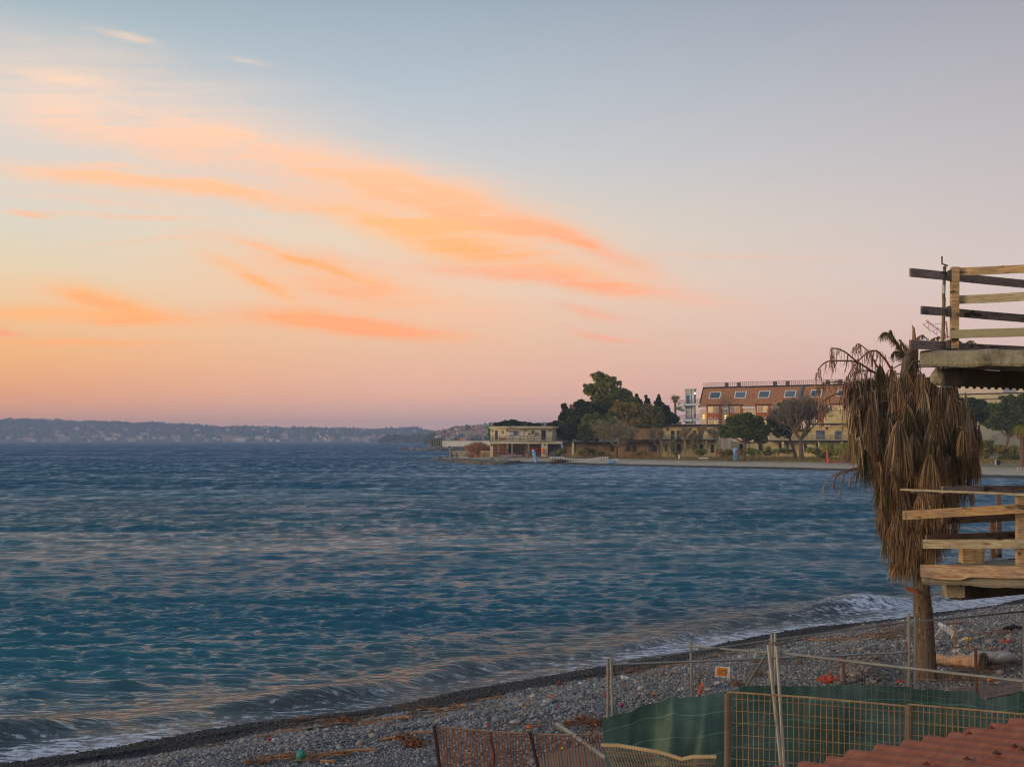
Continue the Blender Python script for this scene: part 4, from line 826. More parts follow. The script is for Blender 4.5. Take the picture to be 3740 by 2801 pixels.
# ---- abandoned bathing club: long yellow building, two storeys at its end
M_brown = mat("brown_shaded_render", lin(140, 116, 78), lin(112, 90, 60), .6, rough=.9, tint=.06, c3=lin(78, 64, 46), c3amt=.4, bump=.2)  # dim shade of the left wing is put into this darker brown
def clubhouse(label, zf, fcs, up, lo, roof, doors_u, doors_l, ports, cols, rail, slabx, loc):
    Fu, Fl, Fb = fcs; t = thing("bathing_club", label, "building", loc)
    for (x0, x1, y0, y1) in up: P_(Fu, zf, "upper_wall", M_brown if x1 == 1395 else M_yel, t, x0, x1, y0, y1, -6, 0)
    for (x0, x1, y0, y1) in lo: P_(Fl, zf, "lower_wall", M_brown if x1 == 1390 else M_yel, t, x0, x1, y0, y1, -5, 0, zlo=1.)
    for (x0, x1, y0, y1) in roof: P_(Fu, zf, "roof", M_roofd, t, x0, x1, y0, y1, -6.5, 1.3)
    for (x0, x1, y0, y1) in slabx: P_(Fb, zf, "balcony_slab", M_roofd, t, x0, x1, y0, y1, -3.4, 0)
    for (x0, x1, y0, y1, c_) in doors_u: opening(Fu, zf, t, "door", x0, x1, y0, y1, M_roofd if c_ else M_conc, M_blue if c_ == 2 else M_dark, w=4)
    for (x0, x1, y0, y1, c_) in doors_l: opening(Fl, zf, t, "door", x0, x1, y0, y1, M_roofd if c_ else M_conc, M_blue if c_ == 2 else M_dark, w=4)
    for (x, y) in ports: mb = MB(); Fu.ring(mb, *zf(x, y), 17 / 3.68, 17 / 3.68, -.1, .08); w = part("porthole", mb, M_dark, t); mb = MB(); Fu.ring(mb, *zf(x, y), 17 / 3.68, 17 / 3.68, 0, .1, .07); part("frame", mb, M_conc, w)
    for (x0, x1, y0, y1) in cols: P_(Fb, zf, "column", M_yel, t, x0, x1, y0, y1, -.6, -.1)
    for (x0, x1) in rail:
        mb = MB()
        for yk in (1062, 1078, 1095, 1110): a, c_ = zf(x0, yk), zf(x1, yk); mb.beam(Fb.pt(*a, -.15), Fb.pt(*c_, -.15), .06, .08)
        part("railing", mb, M_conc, t)
        for x in np.arange(x0, x1 + 1, 62): mb = MB(); mb.beam(Fb.pt(*zf(x, 1056), -.15), Fb.pt(*zf(x, 1122), -.15), .09, .09, up=(0, 1, 0)); part("railing_post", mb, M_conc, t)
    return t
FA = [Fac(2040, 352, 2640, 336), Fac(2040, 352.5, 2640, 336.5), Fac(2040, 349.5, 2640, 333.5)]
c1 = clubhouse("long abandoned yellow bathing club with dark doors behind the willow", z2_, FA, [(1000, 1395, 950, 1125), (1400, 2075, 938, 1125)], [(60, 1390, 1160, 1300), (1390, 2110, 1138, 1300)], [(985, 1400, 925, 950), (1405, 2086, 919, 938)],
    [(1230, 1262, 1008, 1100, 1), (1512, 1556, 1005, 1118, 1), (1590, 1642, 1003, 1118, 1), (1804, 1852, 1003, 1118, 1), (1880, 1938, 1003, 1118, 1)],
    [(60, 105, 1235, 1298, 1), (205, 232, 1180, 1298, 2), (700, 748, 1205, 1284, 1), (914, 960, 1197, 1280, 1), (1000, 1042, 1197, 1284, 1), (1213, 1256, 1180, 1290, 2), (1264, 1328, 1196, 1290, 1), (1428, 1462, 1190, 1280, 2), (1515, 1556, 1180, 1296, 2), (1590, 1642, 1185, 1300, 1), (1804, 1850, 1190, 1300, 1), (1895, 1942, 1190, 1300, 1), (2045, 2090, 1190, 1300, 1)],
    [(1468, 988), (1682, 986), (1766, 986), (1976, 986)], [(182, 203, 1160, 1330), (1374, 1393, 1140, 1310), (1690, 1708, 1140, 1305), (1975, 1993, 1140, 1305)], [(1380, 2090)], [(1365, 2105, 1121, 1139), (60, 1370, 1150, 1162)], FA[0].pt(2400, 1660))
strokes(FA[0], z2_, "red_graffiti", c1, M_red, [[(1752, 1025), (1768, 1020), (1780, 1035), (1790, 1038)], [(1756, 1036), (1790, 1044)]], .08)
FB = [Fac(2800, 338, 3200, 324), Fac(2800, 338.5, 3200, 324.5), Fac(2800, 335.5, 3200, 321.5)]
c2 = clubhouse("yellow two storey bathing club wing behind the bare tree and palms", z3_, FB, [(1015, 1490, 1000, 1120), (1495, 2260, 945, 1125)], [(470, 2300, 1150, 1295)], [(1500, 2045, 905, 925), (1010, 1500, 985, 1002), (2045, 2300, 915, 935)],
    [(1625, 1735, 1000, 1118, 2), (1880, 1960, 1010, 1118, 2), (2175, 2215, 1010, 1118, 1)],
    [(1120, 1158, 1180, 1288, 1), (1212, 1252, 1170, 1285, 2), (1462, 1502, 1175, 1290, 1), (1622, 1648, 1175, 1285, 2), (1800, 1850, 1180, 1290, 1), (2080, 2140, 1180, 1290, 1), (590, 640, 1180, 1290, 1), (850, 900, 1180, 1290, 1)],
    [(1766, 972), (1120, 1030)], [(470, 500, 1140, 1290), (705, 722, 1160, 1290), (1160, 1187, 1138, 1290), (1650, 1667, 1138, 1290), (1960, 1978, 1138, 1290)], [(1010, 2260)], [(960, 2260, 1130, 1150)], FB[0].pt(2950, 1660))
mb = MB()
for k in range(7): mb.beam(FB[2].pt(*z3_(1490 + k * 12, 1190 + (k % 3) * 10), .5), FB[2].pt(*z3_(1545 + k * 9, 1240 - (k % 2) * 30), .5), .07, .07)
solo("wire_tangle", mb, M_white, "pale tangle of wire against the yellow club wall", "wire")

# ---- hotel with mansard roof
FH = Fac(2555, 420, 3070, 381)
t = thing("hotel", "terracotta and beige hotel with a tiled mansard roof above the beach", "hotel", FH.pt(2800, 1640))
X0, X1_ = 50, 2420
P_(FH, z3_, "wall", M_beige, t, X0 + 12, X1_, 700, 1000, -12, 0, zlo=2.)
bays = [(148, 348), (445, 628), (808, 1012), (1215, 1400), (1530, 1712), (1822, 2030), (2200, 2360)]
RS, y_t, y_b = 2.1, 422, 688
def roofpt(x, f, lift=0.):      # x in zoom units at the eave, f 0 eave .. 1 ridge
    u = FH.hit(z3_(x, 0)[0], .3); Ye = (FH.A + FH.d * u + FH.n * .3).y; ze = Z(z3_(0, y_b - (x - 50) * .010)[1], Ye); zr = ze + 5.75
    p = FH.A + FH.d * u + FH.n * (.3 - RS * f + lift * .9); return Vector((p.x, p.y, ze + (zr - ze) * f + lift * .3))
mb = MB(); ncol = 330; nrow = 26; xs2 = np.linspace(X0, X1_, ncol + 1)
for i in range(ncol):
    for j in range(nrow):
        xm = (xs2[i] + xs2[i + 1]) / 2
        if j < 2 and any(a < xm < b_ for a, b_ in bays): continue
        a0, a1 = roofpt(xs2[i], j / nrow, .10), roofpt(xs2[i + 1], j / nrow, .02); b0, b1 = roofpt(xs2[i], (j + 1) / nrow, .06), roofpt(xs2[i + 1], (j + 1) / nrow, -.02); mb.poly([a0, a1, b1, b0])
part("roof_tiles", mb, M_tile, t)
mb = MB(); a, c_, d_, e_ = roofpt(X0, 0, -.1), roofpt(X1_, 0, -.1), roofpt(X1_, 1, -.1), roofpt(X0, 1, -.1); bk = FH.n * -10
mb.poly([a, c_, d_, e_]); mb.poly([e_, d_, d_ + bk, e_ + bk]); mb.poly([a, e_, e_ + bk, a + bk]); mb.poly([c_, c_ + bk, d_ + bk, d_]); part("roof_core", mb, M_roofd, t)
mb = MB(); mb.beam(roofpt(X0 - 3, 1, .1), roofpt(X1_, 1, .1), .5, .35); mb.beam(roofpt(X0 - 2, -.01, .12), roofpt(X0 - 2, 1, .12), .25, .3); part("ridge_edge", mb, M_roofd, t)
for a, b_ in zip([X0] + [q_[1] for q_ in bays], [q_[0] for q_ in bays] + [X1_]):
    P_(FH, z3_, "cornice", M_white, t, a + 0, b_ - 8, 687 - a * .01, 713 - a * .01, -.2, .55)
for i, (a, b_) in enumerate(bays):
    P_(FH, z3_, "bay", M_terra, t, a, b_, 658 - a * .01, 1005, -.3, .35)
    mb = MB(); mb.beam(FH.pt(*z3_(a - 5, 660 - a * .01), .5), FH.pt(*z3_(b_ + 3, 660 - a * .01), .5), .4, .25); part("bay_roof_edge", mb, M_roofd, t)
    w = b_ - a; mt2 = M_gold
    for k, (xa, xb) in enumerate(((.11, .45), (.48, .82))):
        opening(FH, z3_, t, "window", a + w * xa, a + w * xb, 681 - a * .01, 767 - a * .01, M_white, M_gold if (i + k) % 3 else M_warm, off=.42, w=7)
        x0, x1 = a + w * xa, a + w * xb; f = part("arched_window", bz(FH, z3_, MB(), x0, x1, 858, 946, 0, .44), M_white, t)
        mb = MB(); c_ = FH.pt(*z3_((x0 + x1) / 2, 858), .44); ru = (x1 - x0) / 2 / 3.682 / F * c_.y; mb.prism([c_ + FH.d * ru * math.cos(q_) + Vector((0, 0, ru * math.sin(q_))) for q_ in np.linspace(0, math.pi, 9)], (0, 0, 0), FH.n * -.3); part("arch", mb, M_white, f)
        part("pane", bz(FH, z3_, MB(), x0 + 8, x1 - 8, 862, 940, .2, .48), M_warm if k else M_gold, f)
        mb = MB(); mb.prism([c_ + FH.n * .04 + FH.d * ru * .72 * math.cos(q_) + Vector((0, 0, ru * .72 * math.sin(q_))) for q_ in np.linspace(0, math.pi, 9)], (0, 0, 0), FH.n * -.3); part("arch_pane", mb, M_glass, f)
for x in (160, 502, 820, 1172, 1520, 1880, 2210):
    def rq(dx, f, l): return roofpt(x + dx - 10, f, l)
    mb = MB(); mb.hexa([rq(5, .41, .0), rq(160, .41, .0), rq(160, .76, .0), rq(5, .76, .0), rq(5, .41, .28), rq(160, .41, .28), rq(160, .76, .28), rq(5, .76, .28)]); f = part("skylight", mb, M_white, t)
    mb = MB(); mb.hexa([rq(18, .445, .1), rq(147, .445, .1), rq(147, .725, .1), rq(18, .725, .1), rq(18, .445, .33), rq(147, .445, .33), rq(147, .725, .33), rq(18, .725, .33)]); part("pane", mb, M_glass, f)
mb = MB()
for yk in (0, 1.15, .6): mb.beam(roofpt(X0, 1, .1) + Vector((0, 0, .15 + yk)), roofpt(X1_, 1, .1) + Vector((0, 0, .15 + yk)), .06, .10)
part("roof_railing", mb, M_rail, t)
for x in np.arange(X0, X1_, 27.4): mb = MB(); p = roofpt(x, 1, .1); mb.beam(p, p + Vector((0, 0, 1.35 + .1)), .08, .08, up=(0, 1, 0)); part("railing_post", mb, M_rail, t)
for x in (335, 500, 985, 1155, 1690, 1860): mb = MB(); p = roofpt(x, 1, .1); q_ = roofpt(x + 48, 1, .1); mb.beam(p + Vector((0, 0, .75)), q_ + Vector((0, 0, .75)), .08, 1.2); part("gate_panel", mb, mat("dark_mesh_panel", lin(88, 76, 74), tint=.1, bump=0) if x == 335 else bpy.data.materials["dark_mesh_panel"], t)
mb = MB(); mb.tube([roofpt(1385, .30, .35), roofpt(1395, 1.0, .35)], [.5, .42], 8); part("vent_pipe", mb, mat("blue_grey_flue", lin(110, 124, 130), lin(60, 66, 72), 1.5, tint=.1, bump=0), t)
for (x, y) in ((110, 803), (110, 834), (402, 806), (402, 836)): mb = MB(); c_ = FH.pt(*z3_(x, y), .3); mb.blob(c_, .26, .2, .2, 1, 8, 5, 0); part("wall_lamp", mb, M_lamp, t)
P_(FH, z3_, "annex_wall", M_yel, t, 1770, 2420, 728, 905, -1, 2.2); P_(FH, z3_, "annex_parapet", M_conc, t, 1765, 2420, 722, 730, -1, 2.4)
mb = MB(); c_ = FH.pt(*z3_(712, 806), 1.2); mb.blob(c_, .3, .3, .25, 1, 8, 5, 0); solo("courtyard_lamp", mb, M_lamp, "lit yellow lamp glowing above the umbrella pine crown", "lamp")
# blue grey roofed block and far pale blocks to the right
Fr = Fac(3200, 392, 3500, 380); t = thing("apartment_block", "block with a blue grey roof glimpsed behind the dead palm", "building", Fr.pt(3280, 1640))
P_(Fr, z4_, "wall", M_yel, t, 300, 900, 420, 700, -8, 0, zlo=2); P_(Fr, z4_, "roof", mat("slate_blue_roof", lin(92, 100, 122), tint=.05, bump=0), t, 500, 900, 312, 425, -8, .5); P_(Fr, z4_, "pink_awning", mat("pink_awning", lin(206, 120, 140), tint=.1, bump=0), t, 440, 560, 700, 780, 0, 1.)
Fr = Fac(3480, 420, 3800, 400); t = thing("villa", "long beige villa wall with balustrade above the dark trees", "building", Fr.pt(3600, 1620))
P_(Fr, z4_, "upper_wall", M_beige, t, 1180, 1945, 315, 480, -8, 0); P_(Fr, z4_, "cornice", M_cream, t, 1180, 2500, 478, 535, -1, 1.5); P_(Fr, z4_, "lower_wall", M_cream, t, 1180, 2500, 534, 760, -9, .6, zlo=2); P_(Fr, z4_, "roof_edge", M_roofd, t, 1180, 2500, 466, 480, -1, 1.7)
for k in range(8): P_(Fr, z4_, "blind_arch", M_beige, t, 1560 + k * 105, 1590 + k * 105, 540, 600, .5, .75)
Fr = Fac(3600, 520, 3800, 510); t = thing("white_house", "white house with dark window beside the beige villa", "house", Fr.pt(3700, 1600))
P_(Fr, z4_, "wall", M_white, t, 1935, 2020, 322, 470, -8, 0, zlo=2); P_(Fr, z4_, "side_wall", M_cream, t, 2020, 2500, 330, 470, -8, .3, zlo=2)
opening(Fr, z4_, t, "window", 2080, 2120, 378, 442, M_white, M_dark, off=.45, w=4); opening(Fr, z4_, t, "window", 2030, 2050, 378, 410, M_conc, M_dark, off=.45, w=3)

# ---- lift tower with curved ramp
Ft = Fac(2450, 408, 2600, 404); M_steel = mat("pale_grey_steel", lin(212, 218, 212), lin(190, 198, 194), 1, tint=.05, bump=0, rough=.5)
t = thing("lift_tower", "pale glazed lift tower with curved ramps beside the hotel", "lift tower", Ft.pt(2518, 1640))
P_(Ft, z2_, "shaft", mat("lift_glass", lin(150, 160, 158), lin(190, 180, 160), .5, tint=.1, bump=0, rough=.2), t, 1706, 1815, 445, 1000, -3.5, -.2, zlo=2)
for x in (1698, 1765, 1795, 1808): P_(Ft, z2_, "mast_post", M_steel, t, x, x + 10, 440, 1000, -.3, .1, zlo=2)
P_(Ft, z2_, "cap", M_steel, t, 1695, 1822, 437, 450, -3.7, .2); P_(Ft, z2_, "upper_pane", M_beige, t, 1715, 1785, 458, 500, -.2, .0)
opening(Ft, z2_, t, "door", 1712, 1768, 515, 635, M_steel, M_blue, off=.02, w=6)
for y in (515, 665, 725, 800, 850, 910): P_(Ft, z2_, "crossbar", M_steel, t, 1700, 1812, y, y + 9, -.3, .08)
def ramp(y_, pts):
    mb = MB(); tops = []
    for (x0, ya, o0), (x1, yb, o1) in zip(pts, pts[1:]): mb.beam(Ft.pt(*z2_(x0, ya), o0), Ft.pt(*z2_(x1, yb), o1), 1.3, .55)
    f = part("ramp", mb, M_steel, t); mb = MB()
    for (x0, ya, o0), (x1, yb, o1) in zip(pts, pts[1:]):
        for h in (.6, 1.2, 1.45): mb.beam(Ft.pt(*z2_(x0, ya), o0 + .6) + Vector((0, 0, h)), Ft.pt(*z2_(x1, yb), o1 + .6) + Vector((0, 0, h)), .05, .06)
        for k in range(5):
            q_ = k / 5; c_ = Ft.pt(*z2_(x0 + (x1 - x0) * q_, ya + (yb - ya) * q_), o0 + (o1 - o0) * q_ + .6); mb.beam(c_, c_ + Vector((0, 0, 1.45)), .06, .06, up=(0, 1, 0))
    part("handrail", mb, M_rail, f)
ramp(650, [(1900, 650, 1), (1820, 652, 1.2), (1700, 656, 1.6), (1640, 668, 1.2), (1606, 690, 0), (1612, 712, -2), (1690, 735, -3.5), (1780, 742, -3.5)])
ramp(870, [(1900, 848, .5), (1800, 866, 1.4), (1700, 862, 1.6), (1630, 872, 1.0), (1604, 890, 0), (1625, 908, -2)])
mb = MB(); mb.tube([Ft.pt(*z2_(1818, 500), .2), Ft.pt(*z2_(1832, 497), .2)], .08, 5); f = part("lamp_arm", mb, M_steel, t); mb = MB(); mb.blob(Ft.pt(*z2_(1835, 500), .3), .22, .2, .2, 1, 8, 5, 0); part("lamp_glow", mb, M_lampw, f)
# antenna behind
mb = MB(); b0 = P(*z2_(1565, 600), 420); b1 = P(*z2_(1565, 520), 420); mb.tube([b0, b1], .09, 5)
for h, w in ((0, 1.8), (-.9, 1.4), (-2.2, 1.2)): mb.beam(b1 + Vector((-w, 0, h)), b1 + Vector((w * .2, 0, h)), .07, .07)
solo("roof_antenna", mb, M_rail, "thin television antenna above the palm behind the lift tower", "antenna")

# ---- crane far behind
m_cr = mat("crane_red", lin(200, 66, 44), tint=.1, bump=0); m_cw = mat("crane_white", lin(206, 200, 196), tint=.1, bump=0)
def z5_(x, y): return (3200 + x / 3.3148, 900 + y / 3.3148)
YC = 430; t = thing("tower_crane", "red and white lattice jib of a construction crane behind the balcony boards", "crane", P(*z5_(850, 2000), YC))
def lattice(a, b_, w, mt, name):
    mb = MB(); d = (b_ - a); L = d.length; d.normalize(); u = d.cross(Vector((0, 1, 0))).normalized(); n_ = max(2, int(L / (w * 1.1)))
    for s1, s2 in ((-.5, 0), (.5, -.5), (.5, .5)): o_ = u * w * s1 + Vector((0, 1, 0)) * w * s2; mb.beam(a + o_, b_ + o_, .16, .16)
    for k in range(n_):
        p, q_ = a + d * L * k / n_, a + d * L * (k + 1) / n_; s1 = 1 if k % 2 else -1
        mb.beam(p + u * w * .5 * s1, q_ - u * w * .5 * s1, .11, .11)
    return part(name, mb, mt, t)
jb = [(588, 918), (650, 972), (705, 1006), (745, 1038), (790, 1075), (860, 1130)]
for k in range(5): lattice(P(*z5_(*jb[k]), YC), P(*z5_(*jb[k + 1]), YC), 1.6, (m_cr, m_cw, m_cr, m_cw, m_cr)[k], "jib_section")
mb = MB(); mb.tube([P(*z5_(660, 950), YC), P(*z5_(790, 932), YC), P(*z5_(832, 905), YC)], .06, 4); mb.tube([P(*z5_(625, 980), YC), P(*z5_(655, 1050), YC)], .05, 4); part("stay_cable", mb, M_rail, t)
lattice(P(*z5_(850, 1130), YC), P(*z5_(850, 2300), YC), 1.8, m_cr, "mast"); lattice(P(*z5_(832, 905), YC), P(*z5_(852, 1120), YC), .8, m_cr, "top_mast")
# ================================================================ trees and plants of the far shore
def fol(name, a, b_, c_=None, tr=.42):
    a, b_ = [tuple(min(255, x * k * c) for x, k in zip(t, (1.04, 1., .78))) for t, c in ((a, 1.72), (b_, 1.72))]
    return mat(name, lin(*a), lin(*b_), .35, rough=.85, tint=.45, bump=0, c3=lin(*c_) if c_ else None, c3amt=.25 if c_ else 0, trans=tr)
F_dark = fol("dark_pine_foliage", (52, 60, 26), (38, 44, 22)); F_mid = fol("green_foliage", (70, 76, 34), (50, 58, 28)); F_oliv = fol("olive_foliage", (96, 98, 50), (66, 72, 38))
F_will = fol("brown_willow_foliage", (94, 80, 46), (68, 66, 38)); F_cyp = fol("cypress_foliage", (46, 52, 26), (34, 38, 20)); F_purp = fol("purple_brown_twigs", (100, 68, 66), (74, 52, 50)); F_reed = fol("dry_reed", (118, 90, 66), (90, 66, 48)); F_palm = fol("palm_green", (74, 90, 46), (96, 96, 56)); F_dry = fol("dry_frond", (98, 80, 58), (74, 60, 42))
F_shr = fol("shrub_foliage", (74, 80, 40), (96, 82, 46))
M_bark = mat("bark", lin(118, 94, 70), lin(84, 66, 50), 3, stretch=(1, 1, .3), tint=.15, bump=.4); M_barkd = mat("dark_bark", lin(70, 58, 46), tint=.15, bump=.3); M_twig = mat("bare_twig", lin(150, 138, 98), lin(120, 108, 76), 2, tint=.2, bump=0)
def clumps(blobs, n, size, seed, zf=None, droop=0., gap=-.42):
    """points for leaf clumps spread through ellipsoids (centre, radii), denser towards their skins, with gaps"""
    rg = np.random.default_rng(seed); out = []; wts = np.array([b_[1][0] * b_[1][2] for b_ in blobs]); wts = wts / wts.sum()
    for (c_, r_), w in zip(blobs, wts):
        m_ = int(n * w * 1.7); d = rg.normal(0, 1, (m_, 3)); d /= np.linalg.norm(d, axis=1, keepdims=True); rr = rg.uniform(.35, 1, (m_, 1)) ** .5
        lump = 1 + .13 * np.sin(d[:, :1] * 5 + seed) * np.cos(d[:, 2:3] * 4 + seed * 2) + .10 * np.sin(d[:, 1:2] * 9 + d[:, 2:3] * 8) + rg.normal(0, .035, (m_, 1))
        p = d * rr * lump * np.array(r_) + np.array(c_)
        hole = np.sin(p[:, 0] * 1.35 + seed) * np.sin(p[:, 2] * 1.6 + seed * 1.7) * np.sin(p[:, 1] * 1.1 + seed * .6)
        p = p[(hole > gap) | (rg.uniform(0, 1, m_) < .25)]
        if droop: p[:, 2] -= droop * rg.uniform(0, 1, len(p)) ** 2 * (np.abs(p[:, 0] - c_[0]) / r_[0])
        out.append(p)
    return np.vstack(out)
def npart(name, v, f, r_, mt, parent, smooth=False, label=None):
    og = np.array(ORG[parent]); o = npmesh(name, v - og, f, [mt], {"rnd": ('FACE', r_)}, smooth=smooth); o.parent = parent; ORG[o] = ORG[parent]
    if label: o['label'] = label
    return o
def branchy(mb, p, d, L, r, depth, rg, up=.15, spread=.55, split=3, mn=.012):
    n_ = 3; pts = [p]; dd = Vector(d)
    for i in range(n_): dd = (dd + Vector((rg.uniform(-.2, .2), rg.uniform(-.2, .2), rg.uniform(-.1, .16) + up * .3))).normalized(); pts.append(pts[-1] + dd * L / n_)
    mb.tube(pts, [max(mn, r * (1 - .35 * i / n_)) for i in range(n_ + 1)], 5 if depth > 3 else 3, cap=False)
    if depth == 0: return
    for k in range(split + (1 if rg.random() < .4 else 0)):
        a = Vector((rg.uniform(-1, 1), rg.uniform(-1, 1), rg.uniform(-.4, .9))).normalized(); nd = (dd + a * spread * rg.uniform(.8, 1.5) + Vector((0, 0, up))).normalized()
        branchy(mb, pts[rg.choice((2, 3, 3))], nd, L * rg.uniform(.62, .86), r * .62, depth - 1, rg, up, spread, split, mn)
def lumpy(B, seed, k):
    """each crown lobe gets smaller tufts round its edge, so that the outline is uneven"""
    rg = random.Random(seed * 13 + 5); out = []
    for c, r in B:
        out.append((c, tuple(x * .84 for x in r)))
        for _ in range(k):
            a, b_ = rg.uniform(0, 6.283), rg.uniform(-.25, 1.2); f = rg.uniform(.75, 1.0); q = rg.uniform(.22, .42)
            out.append((Vector(c) + Vector((r[0] * f * math.cos(a) * math.cos(b_), r[1] * f * math.sin(a) * math.cos(b_), r[2] * f * math.sin(b_))), tuple(x * q for x in r)))
    return out
def bl(zf, Y, *L): return [((P(*zf(x, y), Y + dy)), (rx / 3.682 / F * Y, rx / 3.682 / F * Y * .8, ry / 3.682 / F * Y)) for (x, y, rx, ry, dy) in L]
def tree(name, label, cat, zf, base, Y, blobs, mt, n, size, seed, trunk_r=.35, lean=0, group=None, bark=None, droop=0., squash=.8, limbs=True, gap=-.3):
    b0 = P(*zf(*base), Y); t = thing(name, label, cat, (b0.x, b0.y, min(b0.z, 2.2)), group); B_ = bl(zf, Y, *blobs); rg = random.Random(seed); B_ = lumpy(B_, seed, 6 if limbs else 4); mb = MB()
    c0 = sum((Vector(b_[0]) for b_ in B_), Vector()) / len(B_); top = Vector((c0.x, c0.y, c0.z - .1))
    mid = b0 + (top - b0) * .45 + Vector((lean, 0, 0)); mb.tube([Vector((b0.x, b0.y, .6)), b0, mid, top], [trunk_r * 1.25, trunk_r, trunk_r * .75, trunk_r * .35], 8)
    if limbs:
        for (c_, r_) in B_[:: (7 if limbs else 5)]: mb.tube([mid, (mid + Vector(c_)) * .5 + Vector((0, 0, -.3)), Vector(c_)], [trunk_r * .6, trunk_r * .4, trunk_r * .15], 5)
        for k in range(10): c_, r_ = rg.choice(B_); e_ = Vector(c_) + Vector((rg.uniform(-.8, .8) * r_[0], rg.uniform(-.8, .8) * r_[1], rg.uniform(-.3, .8) * r_[2])); mb.tube([Vector(c_), e_], [trunk_r * .22, .03], 4)
    part("trunk", mb, bark or M_bark, t); pts = clumps(B_, n, size, seed, droop=droop, gap=gap); v, f, r_ = leafmass(pts, size, seed, squash=squash)
    npart("crown", v, f, r_, mt, t); return t
G_T = "trees behind the far beach"
tree("eucalyptus", "tall airy eucalyptus rising over all the other far trees", "tree", z2_, (600, 1300), 374, [(560, 300, 130, 80, 0), (420, 460, 110, 90, 0), (690, 360, 110, 90, 2), (560, 420, 150, 90, -1), (800, 430, 80, 90, 1), (640, 530, 170, 80, 0), (870, 500, 60, 60, 3), (520, 560, 120, 70, 1), (720, 600, 140, 80, 2), (600, 640, 150, 60, 2)], F_oliv, 7200, .36, 1, .5, group=G_T, gap=-.02)
tree("eucalyptus", "shorter olive eucalyptus between the tall one and the cypresses", "tree", z2_, (880, 1300), 376, [(900, 540, 90, 110, 0), (830, 600, 90, 80, 0), (960, 590, 70, 80, 0), (760, 620, 100, 70, 1), (1010, 650, 90, 80, 0), (900, 660, 120, 70, 0)], F_oliv, 4200, .34, 21, .35, group=G_T, gap=-.1)
tree("conifer", "slim dark conifer standing apart beside the pavilion roof", "tree", z2_, (75, 1300), 366, [(80, 700, 36, 70, 0), (75, 790, 66, 80, 0), (60, 880, 80, 80, 0)], F_cyp, 2600, .30, 2, .22, group=G_T)
tree("shrubby_tree", "purple brown leafless tree behind the dark evergreens", "tree", z2_, (210, 1300), 378, [(205, 720, 60, 90, 0), (190, 800, 70, 70, 0), (500, 640, 110, 60, 6)], F_purp, 2400, .18, 3, .2, group=G_T)
tree("evergreen", "broad dark evergreen with its crown against the eucalyptus stems", "tree", z2_, (340, 1300), 364, [(320, 690, 110, 110, 0), (420, 740, 150, 120, 0), (560, 730, 140, 110, 1), (640, 800, 130, 160, 2), (260, 820, 140, 120, 0)], F_dark, 8500, .34, 4, .4, group=G_T)
tree("evergreen", "low spreading evergreen overhanging the pavilion stair", "tree", z2_, (120, 1310), 358, [(120, 960, 150, 110, 0), (80, 1060, 150, 90, 0), (230, 1050, 130, 100, 0), (190, 900, 110, 80, 1)], F_dark, 6500, .32, 5, .3, group=G_T)
tree("evergreen", "round green evergreen with two leaning brown stems over the beach", "tree", z2_, (430, 1310), 352, [(420, 960, 170, 130, 0), (700, 960, 130, 130, 2), (720, 850, 120, 110, 3), (520, 1040, 150, 120, 0), (360, 1080, 120, 90, 0), (600, 940, 130, 130, 1), (440, 860, 150, 90, 1)], F_mid, 11500, .33, 6, .34, lean=.5, group=G_T)
tree("willow", "brown leafed willow with hanging twigs, largest of the willows", "tree", z2_, (900, 1310), 356, [(860, 740, 190, 120, 0), (960, 760, 150, 110, 0), (780, 840, 120, 110, 0), (900, 880, 190, 110, 0), (1010, 900, 130, 110, 0)], F_will, 9000, .26, 7, .3, group=G_T, droop=2.2, squash=1.5)
tree("willow", "small drooping willow reaching down to the club terrace", "tree", z2_, (1070, 1310), 352, [(1060, 960, 150, 110, 0), (980, 1040, 130, 110, 0), (1120, 1060, 120, 100, 0), (1240, 1050, 130, 90, 0), (1330, 1010, 90, 90, 0)], F_will, 7500, .24, 8, .22, group=G_T, droop=2.5, squash=1.6)
tree("willow", "olive willow screening the upper floor of the yellow club", "tree", z2_, (1270, 1310), 354, [(1230, 780, 150, 120, 0), (1120, 760, 110, 100, 1), (1300, 880, 110, 110, 0), (1170, 920, 120, 120, 0), (1290, 980, 110, 90, 0)], fol("dull_olive_foliage", (84, 78, 44), (58, 60, 36)), 8200, .26, 9, .26, group=G_T, droop=2., squash=1.5)
def cyp(label, x, top, hw, base, Y, seed, zf=z2_):
    L = []; n_ = 7
    for k in range(n_): f_ = k / (n_ - 1); L.append((x + random.Random(seed + k).uniform(-.3, .3) * hw, top + 20 + (base - top) * f_ * .9, hw * (.12 + 1.05 * f_ ** .8) * random.Random(seed * 3 + k).uniform(.75, 1.25), (base - top) / n_ * .85, 0))
    return tree("cypress", label, "tree", zf, (x, 1300), Y, L, F_cyp, 2800, .34, seed, .2, group=G_T, limbs=False, bark=M_barkd)
cyp("ragged cypress nearest to the eucalyptus", 1075, 520, 85, 800, 380, 31); cyp("middle cypress of the three pointed ones", 1195, 535, 75, 820, 378, 32); cyp("tall wide pointed cypress beside the lift tower palm", 1345, 530, 130, 830, 372, 33)
tree("evergreen", "dark bushy evergreen under the lift tower ramps", "tree", z2_, (1480, 1300), 372, [(1420, 760, 100, 110, 0), (1470, 860, 120, 90, 0), (1560, 850, 60, 80, 0), (1380, 880, 90, 90, 0)], F_cyp, 4500, .32, 10, .25, group=G_T)
